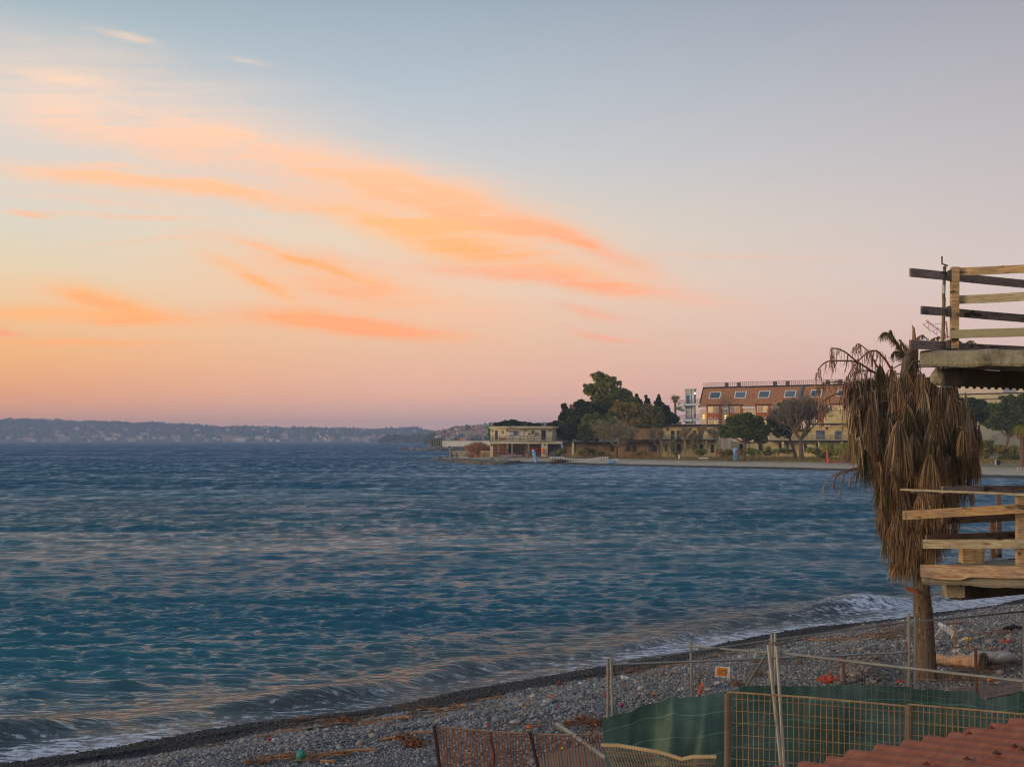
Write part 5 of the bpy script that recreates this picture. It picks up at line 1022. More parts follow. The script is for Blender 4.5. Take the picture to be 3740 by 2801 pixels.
for k, (lb, zf, base, Y, bls, n_) in enumerate([
    ("low dark pine crown showing over the pavilion roof at its middle", z1_, (1200, 1330), 385, [(1060, 920, 70, 35, 0), (1160, 905, 90, 40, 0), (1240, 890, 60, 36, 0)], 2600),
    ("flat pine crown showing over the pavilion roof beside the taller one", z1_, (1400, 1330), 385, [(1340, 915, 70, 32, 0), (1440, 920, 60, 25, 0), (1560, 925, 80, 24, 0)], 2200),
    ("small pine crown between the pavilion roof and the slim conifer", z1_, (1780, 1330), 378, [(1750, 930, 60, 28, 0), (1830, 915, 60, 40, 0)], 1500)]):
    tree("pine_tree", lb, "tree", zf, base, Y, bls, F_dark, n_, .30, 50 + k, .25, group=G_T)
tree("umbrella_pine", "round umbrella pine standing before the terracotta hotel", "tree", z3_, (655, 1330), 300, [(660, 860, 190, 90, 0), (520, 930, 150, 90, 0), (800, 910, 160, 100, 0), (420, 1030, 120, 80, 0), (600, 1020, 190, 100, -1), (800, 1040, 170, 100, 0), (930, 990, 90, 110, 1), (900, 1130, 90, 60, 0)], F_mid, 14000, .26, 11, .34, group=G_T)
tree("umbrella_pine", "dark umbrella pine behind the big leafless tree", "tree", z3_, (1340, 1320), 312, [(1300, 690, 180, 80, 0), (1180, 790, 130, 100, 0), (1400, 780, 140, 100, 0), (1090, 920, 110, 100, 0), (1250, 930, 180, 110, 0), (1130, 1040, 110, 60, 0), (1000, 860, 50, 60, 0)], F_dark, 11000, .27, 12, .36, group=G_T, bark=M_barkd)
M_twigb = mat("brown_twig", lin(136, 120, 92), lin(108, 94, 72), 2, tint=.25, bump=0)
def bare(label, zf, base, Y, H, r, seed, depth=6, lean=(0, 0), spread=.6, up=.12, split=2, L0=.30, name="bare_tree", mt=None, heads=3, mn=.018):
    b0 = P(*zf(*base), Y); t = thing(name, label, "tree", b0, "leafless trees behind the far beach"); rg = random.Random(seed); mb = MB(); top = b0 + Vector((lean[0], lean[1], H * .24))
    mb.tube([b0 + Vector((0, 0, -1)), b0, top], [r * 1.3, r, r * .8], 8); part("trunk", mb, mt or M_bark, t); mb = MB()
    for k in range(heads): a = 2 * math.pi * k / heads + rg.uniform(-.4, .4); branchy(mb, top, Vector((math.cos(a) * spread * 1.2, math.sin(a) * spread, .8)), H * L0, r * .6, depth, rg, up, spread, split, mn)
    part("branches", mb, M_twigb if H > 10 else M_twig, t); return t
bare("wide spreading bare fig tree with a pale forked trunk on the beach grass", z2_, (780, 1335), 334, 8.4, .36, 3, 5, (0, 0), 1.0, -.06, 3, .31, heads=5, mn=.03)
bare("thin pale bare sapling in front of the willow and blue doors", z2_, (1330, 1325), 334, 6.6, .12, 5, 5, (0, 0), .42, .25, 3, .22, name="bare_sapling", mt=M_twig)
for k, (lb, x, h, s_) in enumerate((("low bare sapling right of the club column", 1515, 3.2, 1), ("bare sapling covering the second club door", 1685, 6.0, 2), ("bare sapling beside the paired dark doors", 1830, 5., 3), ("tall bare sapling at the corner of the yellow club", 1985, 6.6, 4), ("spiky bare sapling between the club and umbrella pine", 2150, 5.6, 5))):
    bare(lb, z2_, (x, 1315), 328, h, .1, 60 + s_, 5, (0, 0), .5, .2, 3, .24, name="bare_sapling", mt=M_twig)
bare("huge domed bare tree with thick trunk before the hotel roof", z3_, (1425, 1320), 300, 12.3, .46, 17, 6, (-.2, 0), .62, .10, 3, .235, heads=6, mn=.026)
for k, (lb, zf, base, Y, bls, n_) in enumerate([
    ("dark round tree below the beige villa at its left", z4_, (1560, 1300), 330, [(1520, 590, 120, 60, 0), (1640, 620, 130, 70, 0), (1560, 720, 150, 110, 0), (1700, 760, 120, 110, 0)], 6000),
    ("tallest dark green tree below the balustraded villa", z4_, (1950, 1300), 322, [(2020, 560, 120, 70, 0), (2150, 560, 120, 80, 0), (1900, 680, 170, 110, 0), (2080, 720, 190, 130, 0), (1850, 850, 160, 110, 0), (2050, 900, 150, 90, 0), (2300, 640, 150, 130, 0), (2300, 850, 150, 130, 0)], 12000)]):
    tree("evergreen", lb, "tree", zf, base, Y, bls, F_mid if k else F_dark, n_, .30, 70 + k, .35, group=G_T)
tree("shrub", "olive shrub mass at the foot of the dark trees", "shrub", z4_, (1740, 1300), 300, [(1720, 1150, 100, 90, 0), (1880, 1180, 130, 80, 0), (2020, 1210, 120, 90, 0), (1700, 1260, 90, 60, 0)], F_shr, 3500, .24, 80, .1, group="shrubs behind the far beach")
tree("shrub", "green shrub beside the small dark mule cart", "shrub", z4_, (1990, 1350), 285, [(2010, 1290, 110, 60, 0), (2130, 1300, 70, 60, 0)], F_mid, 1800, .22, 81, .1, group="shrubs behind the far beach")
bpy.context.view_layer.objects  # noqa
# palms
def frond(mb, base, d, L, droop, rg, nl=18, leaf=.5, wid=.03, seg=7):
    pts = [Vector(base)]; dd = Vector(d).normalized()
    for i in range(seg): dd = (dd + Vector((0, 0, -droop / seg * (1 + i * .25)))).normalized(); pts.append(pts[-1] + dd * L / seg)
    mb.tube(pts, [wid * (1 - .7 * i / seg) for i in range(seg + 1)], 4, cap=False)
    for k in range(nl):
        f_ = .2 + .8 * k / nl; i = min(seg - 1, int(f_ * seg)); p = pts[i].lerp(pts[i + 1], f_ * seg - i); dr = (pts[i + 1] - pts[i]).normalized(); sd = dr.cross(Vector((0, 0, 1))).normalized()
        for s_ in (-1, 1):
            e_ = p + (sd * s_ * .75 + dr * .6 + Vector((0, 0, rg.uniform(-.5, .0)))).normalized() * leaf * math.sin(math.pi * min(.95, f_ * .85 + .12)); m_ = (p + e_) * .5 + Vector((0, 0, .04)); mb.strip([p, m_, e_], dr, [wid * .7, wid * .9, .004])
def palm(label, zf, base, Y, H, r, nf, FL, mt, seed, droop=1.4, dry=0, leaf=.55, wid=.035, name="palm_tree"):
    b0 = P(*zf(*base), Y); t = thing(name, label, "palm", b0, "palms on the far shore"); rg = random.Random(seed); mb = MB(); top = b0 + Vector((0, 0, H)); n_ = 8
    mb.tube([b0.lerp(top, i / n_) for i in range(n_ + 1)], [r * (1.25 - .25 * i / n_ + .07 * (i % 2)) for i in range(n_ + 1)], 9); part("trunk", mb, M_bark if r > .2 else M_twig, t); mb = MB()
    for k in range(nf): a = rg.uniform(0, 6.28); e_ = rg.uniform(-.1, 1.3); frond(mb, top, (math.cos(a), math.sin(a), e_), FL * rg.uniform(.8, 1.1), droop * rg.uniform(.7, 1.2), rg, 16, leaf, wid)
    part("crown", mb, mt, t)
    if dry:
        mb = MB()
        for k in range(dry): a = rg.uniform(0, 6.28); frond(mb, top - Vector((0, 0, .1)), (math.cos(a), math.sin(a), rg.uniform(-.5, .3)), FL * .9, 2.8, rg, 14, leaf, wid)
        part("dry_fronds", mb, F_dry, t)
    return t
palm("feathery green date palm with a stout trunk on the far shingle", z3_, (2030, 1432), 262, 3.0, .5, 46, 3.3, F_palm, 1, 1.5, 26)
palm("tall fan palm behind the lift tower ramps", z2_, (1570, 1250), 392, 14.2, .3, 40, 1.7, F_palm, 2, 1.2, 40, .5)
palm("fan palm with brown skirt at the right end of the far beach", z4_, (2185, 1420), 214, 6.2, .30, 34, 2.1, F_oliv, 3, 2.0, 46, .5, .03)
palm("low dark date palm under the evergreen beside the yellow column", z2_, (400, 1315), 348, .7, .3, 30, 3.2, F_cyp, 4, 1.2, 0)
for k, (lb, x, y, Y, h, fl, dr) in enumerate((("small dry palm between the shower column and club", 322, 1350, 290, 1.4, 1.1, 12), ("small drooping dry palm beside the blue wrapped shower", 610, 1368, 290, 1.6, 1.3, 26), ("low leafy palm shrub beyond the umbrella pine trunk", 830, 1330, 292, .6, 2.2, 6), ("low green palm shrub at the column of the club wing", 1070, 1310, 294, .6, 1.9, 4), ("short palm behind the orange netting pole", 1770, 1330, 274, 2.0, 1.8, 8), ("small dry palm at the left edge of the umbrella pine", 2205 - 1841 + 0, 1345, 291, .8, 1.2, 14))):
    palm(lb, z3_, (x, y), Y, h, .14, 20, fl, F_palm if k in (2, 3, 4) else F_dry, 10 + k, 1.5, dr, .4, .03)
# shrubs and ground plants along the yellow club
SHR = [("olive shrub at the foot of the umbrella pine", 760, 1290, 90, 50), ("low brown shrub before the club wing column", 1190, 1275, 90, 35), ("brown scrub right of the thick bare trunk", 1580, 1270, 110, 45), ("olive scrub under the date palm crown", 1880, 1300, 110, 60), ("scrub in front of the club corner doors", 60, 1285, 90, 35), ("dark shrub between the two umbrella pines", 960, 1285, 60, 60), ("dry scrub behind the orange netting", 1700, 1330, 90, 45), ("low shrub at the wrapped shower column", 450, 1300, 60, 40), ("grey green scrub beyond the date palm", 2200, 1290, 120, 70)]
for k, (lb, x, y, rx, ry) in enumerate(SHR):
    tree("shrub", lb, "shrub", z3_, (x, y + ry), 293, [(x, y, rx, ry, 0), (x + rx * .6, y + ry * .3, rx * .6, ry * .6, 0)], F_shr if k % 2 else F_oliv, 900, .2, 90 + k, .06, group="shrubs behind the far beach")
SHR2 = [("dark shrub under the pavilion stair", 40, 1285, 40, 40), ("dark undergrowth beneath the leaning evergreen stems", 340, 1300, 80, 40), ("low scrub beneath the spreading fig", 560, 1312, 50, 26), ("scrub below the willow trunks", 1090, 1310, 50, 28), ("scrub before the second blue door", 1590, 1306, 50, 30), ("scrub at the club corner beside the saplings", 1920, 1300, 60, 40)]
for k, (lb, x, y, rx, ry) in enumerate(SHR2):
    tree("shrub", lb, "shrub", z2_, (x, y + ry), 334, [(x, y, rx, ry, 0), (x - rx * .5, y + ry * .3, rx * .6, ry * .6, 0)], F_shr, 700, .2, 120 + k, .05, group="shrubs behind the far beach")
# dry reeds
def reeds(label, zf, x0, x1, ybase, ytop, Y, n_, seed, mt):
    rg = random.Random(seed); mb = MB(); c0 = P(*zf((x0 + x1) / 2, ybase), Y)
    for k in range(n_):
        x = rg.uniform(x0, x1); s_ = (x - (x0 + x1) / 2) / (x1 - x0) * 2; hgt = (ybase - ytop) * rg.uniform(.45, 1) * (1 - .5 * s_ * s_); xb = (x0 + x1) / 2 + s_ * (x1 - x0) * .32
        a = P(*zf(xb, ybase - rg.uniform(0, 8)), Y + rg.uniform(-1.5, 1.5)); e_ = P(*zf(x + s_ * 40 + rg.uniform(-12, 12), ybase - hgt), a.y); m_ = (a + e_) * .5 + Vector((0, 0, .2)); mb.strip([a, m_, e_], Vector((.8, .2, 0)), [.07, .06, .02])
        if rg.random() < .6: mb.strip([m_, m_ + Vector((rg.uniform(-.5, .5), 0, rg.uniform(-.1, .4)))], Vector((.1, 0, .9)), [.06, .01])
    return solo("reed_clump", mb, mt, label, "reeds")
reeds("large dry orange brown reed clump beside the pavilion", z1_, 590, 915, 1300, 1140, 371, 900, 1, F_reed); reeds("hanging dry reeds over the quay behind the slat fence", z1_, 640, 715, 1388, 1290, 376, 200, 2, F_reed)
reeds("small dry reed tuft on the quay rocks", z1_, 440, 510, 1400, 1362, 386, 90, 3, F_reed)
# dry grass strip
def grassy():
    rg = np.random.default_rng(12); N = 26000; px = rg.uniform(2200, 3900, N); Y = rg.uniform(258, 345, N); x = (px - CX) / F * Y; sd = sdist(x, Y); k = (sd > 14.5 + 3 * wob(x, Y, .2, 4)) & (sd < 60); x, Y, sd = x[k], Y[k], sd[k]; z = gheight(x, Y, sd)
    n_ = len(x); h = rg.uniform(.15, .5, n_); w = rg.uniform(.05, .14, n_); a = rg.uniform(0, np.pi, n_); l = rg.normal(0, .12, (n_, 2))
    v = np.stack([np.stack([x - w * np.cos(a), Y - w * np.sin(a), z - .03], -1), np.stack([x + w * np.cos(a), Y + w * np.sin(a), z - .03], -1), np.stack([x + l[:, 0], Y + l[:, 1], z + h], -1)], 1)
    o = npmesh("dry_grass", v.reshape(-1, 3), np.arange(n_ * 3).reshape(-1, 3), [mat("dry_grass", lin(150, 126, 66), lin(104, 98, 50), .3, tint=.4, bump=0, trans=.3)], {"rnd": ('FACE', rg.uniform(0, 1, n_))}, smooth=False, nv=3)
    tag(o, "dry yellow grass strip between the far shingle and the yellow club", "grass", kind='stuff')
grassy()
# small dark cart / bin on the far right beach, white bench
t = thing("litter_bin", "small black and white bin at the edge of the far beach scrub", "bin", P(*z4_(1870, 1372), 240)); mb = MB(); a = P(*z4_(1870, 1372), 240); mb.box(a.x - .45, a.x + .45, 239.6, 240.3, a.z, a.z + .75); part("body", mb, M_dark, t); mb = MB(); mb.box(a.x - .5, a.x - .3, 239.5, 239.7, a.z, a.z + .8); part("side_panel", mb, M_white, t)
t = thing("bench_frame", "white metal bench frame on the far shingle by the palm", "bench", P(*z4_(2150, 1450), 212)); a = P(*z4_(2120, 1452), 212); mb = MB()
mb.beam(a + Vector((0, 0, .55)), a + Vector((1.1, 0, .55)), .3, .06); part("seat", mb, M_white, t)
for dx in (.05, .55, 1.05): mb = MB(); mb.beam(a + Vector((dx, 0, -.1)), a + Vector((dx, 0, .53)), .06, .06, up=(0, 1, 0)); part("leg", mb, M_white, t)
# ================================================================ near objects
def ze(x, y): return (3200 + x / 3.3148, 900 + y / 3.3148)       # upper balcony
def zl(x, y): return (3200 + x / 3.3148, 1700 + y / 3.3148)      # lower balcony
def za(x, y): return (2150 + x / 2.765, 2250 + y / 2.765)
def zb(x, y): return (2940 + x / 2.765, 2250 + y / 2.765)
def zc(x, y): return (1500 + x / 2.949, 2350 + y / 2.949)
def zd(x, y): return (750 + x / 2.949, 2350 + y / 2.949)
def zs(x, y): return (3300 + x / 5.02, 2150 + y / 5.02)
def zt(x, y): return (2980 + x / 3.16, 1180 + y / 3.16)
def gnd(px, py, dz=0.):
    """the place on the ground seen at a picture point"""
    Y = 20.
    for _ in range(25): Y = .5 * Y + .5 * (CZ - gz(X(px, Y), Y) - dz) * F / (py - HOR)
    return Vector((X(px, Y), Y, gz(X(px, Y), Y)))
def wood(name, a, b_, rough=.8, grain=1.): 
    m_, n, b, o = new_mat(name); tcn = n.n.new('ShaderNodeTexCoord'); pos = tcn.outputs['Object']
    w = n.noise(n.mapping(pos, sc=(2.2, 2.2, 22)), 1.6, 4, .6, 1.2); kn = n.noise(n.mapping(pos, sc=(1, 1, 3)), 3.1, 2, .4)
    c = n.mix(n.rng(w, .38, .62), lin(*a), lin(*[x * .88 for x in b_])); c = n.mix(n.rng(kn, .61, .68), c, lin(*[x * .5 for x in b_])); st = n.noise(pos, 1.3, 5, .7); c = n.mix(n.rng(st, .52, .68, 0, .6), c, lin(112, 108, 100))
    c = n.mix(1., c, n.comb(*[n.rng(attr(n, "rnd"), 0, 1, .85, 1.12)] * 3), 'MULTIPLY'); n.put(b.inputs['Base Color'], c); b.inputs['Roughness'].default_value = rough
    bn = n.n.new('ShaderNodeBump'); bn.inputs['Strength'].default_value = .4; bn.inputs['Distance'].default_value = .006; n.put(bn.inputs['Height'], w); n.l.new(bn.outputs[0], b.inputs['Normal']); return m_
W_yel = wood("fresh_pine_board", (206, 174, 120), (178, 142, 92)); W_pale = wood("pale_pine_board", (186, 172, 132), (158, 140, 100)); W_grey = wood("weathered_grey_board", (148, 128, 118), (114, 98, 92)); W_brn = wood("brown_board", (126, 92, 66), (98, 72, 54))
M_stuc = mat("stained_stucco", lin(168, 160, 130), lin(132, 124, 98), 2.2, stretch=(1, 1, 1), tint=0, c3=lin(84, 76, 60), c3amt=.35, bump=.9, bsc=22, bdist=.03)
M_stucd = mat("dark_concrete", lin(104, 96, 78), lin(70, 64, 54), 2, tint=.1, c3=lin(50, 46, 38), c3amt=.4, bump=.6, bsc=18, bdist=.02)
M_galv = mat("galvanised_tube", lin(150, 148, 136), lin(120, 118, 108), 4, tint=.05, c3=lin(116, 92, 66), c3amt=.15, bump=.1, rough=.45, metal=.35)
M_rust = mat("rusty_iron", lin(110, 66, 44), lin(72, 48, 38), 8, tint=.15, bump=.4)
M_wire = mat("fence_wire", lin(140, 134, 120), tint=.1, bump=0, rough=.5, metal=.3)

# ---- beach house at the right: walls beyond the picture, two balconies reaching in
H = thing("beach_house", "weathered beach house with two concrete balconies fenced by loose boards", "house", (8.6, 19.5, 1.2))
mb = MB(); mb.hexa([(8.2, 16.6, .6), (13, 15.2, .6), (16, 26, .6), (10.6, 25.5, .6), (8.2, 16.6, 10), (13, 15.2, 10), (16, 26, 10), (10.6, 25.5, 10)]); part("wall", mb, M_stuc, H)
def plan(A, B, Cc, Dd, z0, z1, zB0=None, zB1=None):
    zB0 = z0 if zB0 is None else zB0; zB1 = z1 if zB1 is None else zB1
    return [(A.x, A.y, z0), (B.x, B.y, zB0), (Cc.x, Cc.y, zB0), (Dd.x, Dd.y, z0), (A.x, A.y, z1), (B.x, B.y, zB1), (Cc.x, Cc.y, zB1), (Dd.x, Dd.y, z1)]
def rough_slab(name, parent, A, B, Cc, Dd, zt0, zb0, mt, seed, nx=60, amp=.008):
    """slab with slightly eroded, rounded front edge; A front left corner, B front right, C back right, D back left"""
    mb = MB(); rg = random.Random(seed); prof = [(.0, .06, 1), (.015, .02, 1), (.04, 0, 1), (.12, .0, 1)]
    N = nx; L = [A.lerp(B, i / N) for i in range(N + 1)]; S = [D_ for D_ in [A.lerp(Dd, i / N) for i in range(N + 1)]]
    def wallrow(pts, nrm):
        rows_ = []
        for i, p in enumerate(pts):
            j = amp * (math.sin(i * .9 + seed) + .6 * math.sin(i * 2.3) + rg.uniform(-.8, .8)); jz = amp * (math.sin(i * .5 + seed * 2) + rg.uniform(-.5, .5)); h = zt0 - zb0
            rows_.append([(p.x + nrm.x * o_ - nrm.x * 0, p.y + nrm.y * o_, z + jz * k) for o_, z, k in ((-.10, zt0, 1), (-.03 + j * .4, zt0 - .012, 1), (j * .5, zt0 - .05, .5), (j, zt0 - h * .5, 0), (j * .8, zb0 + .04, .5), (-.02 + j, zb0 + .005, 1), (-.10, zb0, 1))])
        b0 = len(mb.v)
        for r_ in rows_: mb.v += r_
        for i in range(len(rows_) - 1):
            for k in range(6): mb.face((b0 + i * 7 + k, b0 + i * 7 + k + 1, b0 + (i + 1) * 7 + k + 1, b0 + (i + 1) * 7 + k), .5)
    d = (B - A).normalized(); nf = Vector((d.y, -d.x, 0)); ds = (Dd - A).normalized(); ns = Vector((-ds.y, ds.x, 0))
    wallrow(L, nf); wallrow(S, ns)
    i_ = .1; a2 = A + (d + ds) * .1; B2 = B - nf * .1; D2 = Dd - ns * .1
    mb.hexa([(a2.x, a2.y, zb0 + .003), (B2.x, B2.y, zb0 + .003), (Cc.x, Cc.y, zb0 + .003), (D2.x, D2.y, zb0 + .003), (a2.x, a2.y, zt0 - .003), (B2.x, B2.y, zt0 - .003), (Cc.x, Cc.y, zt0 - .003), (D2.x, D2.y, zt0 - .003)], .5)
    return part(name, mb, mt, parent, smooth=False)
def board(par, zf, a, Ya, c_, Yc, h, w=.028, mt=W_yel, ext=1.0, name="board", wide=None):
    """plank between two picture points at real distances, ext lengthens it past the second point"""
    p, q_ = P(*zf(*a), Ya), P(*zf(*c_), Yc); q_ = p + (q_ - p) * ext; mb = MB(); d = q_ - p; rg = random.Random(int(a[0] * 7 + a[1])); n_ = 6; mid = [p + d * i / n_ + Vector((0, 0, rg.uniform(-.003, .003))) for i in range(n_ + 1)]; r_ = rg.random()
    for i in range(n_): mb.beam(mid[i], mid[i + 1], w, h, r=r_)
    return part(name, mb, mt, par)
# upper balcony
uA = P(*ze(528, 0), 18.9); uB = P(*ze(1790, 0), 18.5); uB = uA + (uB - uA) * 2.6; uD0 = P(*ze(1790, 0), 20.3); uD = uA + (uD0 - uA) * 2.4
ztop = Z(ze(0, 1258)[1], 18.9); zbot = Z(ze(0, 1466)[1], 18.9); uA.z = uB.z = uD.z = 0; uC = uB + (uD - uA)
US = rough_slab("upper_balcony_slab", H, uA, uB, uC, uD, ztop, zbot, M_stuc, 3)
mb = MB(); ds = (uD - uA).normalized(); p = uA + ds * .25 + Vector((.12, .05, 0)); mb.beam(Vector((p.x, p.y, zbot - .115)), Vector((p.x, p.y, zbot - .115)) + ds * 6, .16, .226); part("edge_beam", mb, M_stucd, US)
mb = MB(); mb.blob((p.x - .02, p.y, zbot - .11), .10, .10, .12, 5, 10, 6, .1); part("beam_end", mb, M_stuc, US)
for k in range(16): mb = MB(); c_ = p + ds * (.42 + .17 * k); c_.z = zbot - .222; mb.tube([c_ + Vector((-.03, -.09, .01)), c_ + Vector((.12, .35, 0))], .028, 10); part("roof_tile", mb, M_stucd, US)
mb = MB(); c_ = P(*ze(775, 1622), 19.25); mb.box(c_.x, c_.x + .16, c_.y, c_.y + .1, c_.z - .09, c_.z + .04); mb.prism([c_ + Vector((.0, 0, -.07)), c_ + Vector((.12, 0, -.07)), c_ + Vector((.17, 0, .0)), c_ + Vector((0, 0, .0))], (0, -.04, 0), (0, 0, 0)); part("bulkhead_light", mb, M_white, US)
for (a, c_, h) in (((412, 316), (1790, 455), .112), ((548, 771), (1790, 873), .108), ((408, 1185), (1790, 1262), .115)): board(US, ze, a, 18.62, c_, 20.05, h, .03, W_grey, 1.9)
mb = MB(); a, c_ = P(*ze(945, 1232), 18.93), P(*ze(952, 252), 18.93); mb.beam(a, c_, .10, .09, up=(0, 1, 0)); part("post", mb, W_yel, US)
board(US, ze, (1004, 307), 18.98, (1790, 272), 18.6, .105, .03, W_yel, 2.2); board(US, ze, (1004, 648), 18.98, (1790, 607), 18.6, .112, .03, W_pale, 2.2); board(US, ze, (890, 1065), 18.86, (1790, 1037), 18.5, .112, .028, mat("mossy_board", lin(164, 158, 118), lin(136, 132, 96), 3, stretch=(1, 1, 4), tint=.05), 2.2)
for x, y0, y1 in ((893, 285, 418), (878, 722, 852), (874, 1130, 1236)): mb = MB(); a, c_ = P(*ze(x, y1), 18.93), P(*ze(x + 2, y0), 18.93); mb.tube([a, a.lerp(c_, .9), c_], [.036, .036, .012], 6); part("clamp", mb, M_stucd, US)
t = thing("prop_pole", "slim steel prop pole with a crank handle against the upper balcony boards", "pole", P(*ze(805, 1250), 19.3))
mb = MB(); mb.tube([P(*ze(804, 1250), 19.3), P(*ze(822, 620), 19.3)], .024, 10); part("tube", mb, mat("olive_steel", lin(150, 134, 84), lin(112, 104, 74), 3, tint=.05, rough=.5), t)
mb = MB(); mb.tube([P(*ze(815, 572), 19.3), P(*ze(818, 470), 19.3)], .0255, 10); part("sticker_band", mb, M_white, t); mb = MB(); mb.tube([P(*ze(816, 640), 19.3), P(*ze(830, 245), 19.3)], .022, 10); part("upper_tube", mb, mat("olive_steel_dark", lin(120, 112, 84), tint=.05, rough=.5), t)
mb = MB(); mb.tube([P(*ze(797, 122), 19.3), P(*ze(798, 212), 19.3), P(*ze(868, 236), 19.3)], .011, 6); part("crank_handle", mb, M_rust, t); mb = MB(); mb.tube([P(*ze(829, 268), 19.3), P(*ze(829, 236), 19.3)], [.028, .012], 8); part("head", mb, M_rust, t)
# lower balcony
lA = P(*zl(548, 0), 18.8); lB = P(*zl(1790, 0), 18.15); lB = lA + (lB - lA) * 2.6; lD = lA + (P(*zl(1790, 0), 20.0) - lA) * 2.4
zlt, zlb = Z(zl(0, 1200)[1], 18.8), Z(zl(0, 1436)[1], 18.8); lA.z = lB.z = lD.z = 0; lC = lB + (lD - lA)
LS = rough_slab("lower_balcony_slab", H, lA, lB, lC, lD, zlt, zlb, M_conc, 8, amp=.008)
mb = MB(); ds = (lD - lA).normalized(); p = lA + ds * .35 + Vector((.22, .02, 0)); mb.beam(Vector((p.x, p.y, zlb - .115)), Vector((p.x, p.y, zlb - .115)) + ds * 7, .2, .226); part("edge_beam", mb, M_stucd, LS)
mb = MB(); mb.box(p.x - .14, p.x + .1, p.y - .1, p.y + .12, zlb - .19, zlb - .002); part("beam_end", mb, M_stuc, LS)
board(LS, zl, (538, 1272), 18.72, (1790, 1290), 18.08, .16, .03, wood("fresh_spruce_board", (196, 166, 124), (164, 126, 88)), 2.0)
mb = MB()
for i in range(14):
    u0, u1 = i / 14, (i + 1) / 14; f = lambda u: 1340 + 44 * math.sin(min(1, u * 1.9) * 1.6) if u < .6 else 1340 + 44 * max(0, (1 - (u - .6) / .1))
    a0, a1 = 542 + 850 * u0, 542 + 850 * u1; q0, q1 = P(*zl(a0, f(u0)), 18.705 - .44 * u0), P(*zl(a1, f(u1)), 18.705 - .44 * u1); r0, r1 = P(*zl(a0, 1300), 18.705 - .44 * u0), P(*zl(a1, 1300), 18.705 - .44 * u1); mb.prism([q0, q1, r1, r0], (0, 0, 0), (0, .025, 0), r=.5)
part("splintered_edge", mb, bpy.data.materials["fresh_spruce_board"], LS)
board(LS, zl, (320, 603), 18.45, (1790, 520), 18.0, .115, .03, wood("stained_yellow_board", (208, 166, 104), (184, 144, 92)), 2.0)
mb = MB(); q0 = P(*zl(322, 604), 18.43); mb.box(q0.x + .03, q0.x + .085, q0.y - .012, q0.y + .002, q0.z - .045, q0.z + .04); part("board_end_patch", mb, mat("grey_patch", lin(136, 134, 118), tint=0), LS)
board(LS, zl, (306, 287), 18.9, (1790, 350), 18.0, .026, .10, W_pale, 2.0, name="top_rail"); board(LS, zl, (440, 318), 19.0, (760, 326), 19.2, .03, .05, W_grey, 1.0, name="loose_lath")
board(LS, zl, (566, 951), 18.66, (1790, 948), 18.05, .118, .03, W_pale, 2.0)
board(LS, zl, (800, 296), 19.15, (1790, 279), 20.3, .10, .03, W_grey, 1.8); board(LS, zl, (800, 655), 19.15, (1790, 612), 20.3, .12, .03, W_brn, 1.8); board(LS, zl, (600, 905), 18.95, (1790, 850), 20.3, .14, .03, W_brn, 1.8)
def lpost(x, y0, y1, Y, w, d, mt): mb = MB(); a, c_ = P(*zl(x + 6, y1), Y), P(*zl(x, y0), Y); mb.beam(a, c_, w, d, up=(0, 1, 0)); return part("post", mb, mt, LS)
lpost(1738, 345, 1246, 18.18, .085, .11, W_yel); lpost(1482, 345, 1115, 20.0, .062, .05, W_grey); lpost(1405, 625, 1130, 19.9, .046, .05, W_brn); lpost(1438, 630, 1120, 20.05, .03, .04, W_grey)
mb = MB(); a, c_ = P(*zl(1040, 1198), 19.05), P(*zl(1280, 1005), 19.05)
for k in range(18): x0 = a.x + (c_.x - a.x) * k / 18; x1 = a.x + (c_.x - a.x) * (k + .72) / 18; mb.box(x0, x1, 19.03, 19.06, a.z, c_.z, r=.5)
mb.box(a.x, c_.x + .04, 19.055, 19.20, a.z, c_.z - .002, r=.3); solo("timber_block", mb, W_yel, "ribbed pine timber block standing on the lower balcony", "timber block")

# ---- dead palm beside the balconies
YPm = 26.2; pr = P(3382, 2468, YPm); pr.z = gz(pr.x, pr.y)
PT = thing("dead_fan_palm", "large dead fan palm with a shaggy brown skirt beside the balconies", "palm", pr)
m_ptr, n, b, o = new_mat("palm_fibre_trunk"); tcn = n.n.new('ShaderNodeTexCoord'); pos = tcn.outputs['Object']
f1 = n.noise(n.mapping(pos, sc=(9, 9, 1.2)), 3, 5, .65, .5); f2 = n.noise(n.mapping(pos, sc=(1, 1, 5)), 5, 3)
n.put(b.inputs['Base Color'], n.mix(n.rng(f1, .35, .65), n.mix(f2, lin(62, 52, 42), lin(88, 74, 58)), lin(128, 110, 86))); b.inputs['Roughness'].default_value = .95
bn = n.n.new('ShaderNodeBump'); bn.inputs['Strength'].default_value = 1.; bn.inputs['Distance'].default_value = .03; n.put(bn.inputs['Height'], f1); n.l.new(bn.outputs[0], b.inputs['Normal'])
mb = MB(); tp = [(3384, 2475, .205), (3380, 2400, .19), (3377, 2320, .178), (3372, 2240, .172), (3366, 2170, .155), (3366, 2050, .15), (3366, 1800, .15), (3352, 1600, .15), (3338, 1480, .13), (3322, 1380, .085), (3326, 1300, .06)]
nk = 60; tpts = []; trad = []
for i in range(nk):
    f = i / (nk - 1) * (len(tp) - 1); k = min(len(tp) - 2, int(f)); w = f - k; tpts.append(P(tp[k][0] * (1 - w) + tp[k + 1][0] * w, tp[k][1] * (1 - w) + tp[k + 1][1] * w, YPm)); trad.append((tp[k][2] * (1 - w) + tp[k + 1][2] * w) * (1 + .035 * math.sin(i * 2.1)))
tpts[0].z = pr.z - .3; mb.tube(tpts, trad, 20); part("trunk", mb, m_ptr, PT, smooth=True)
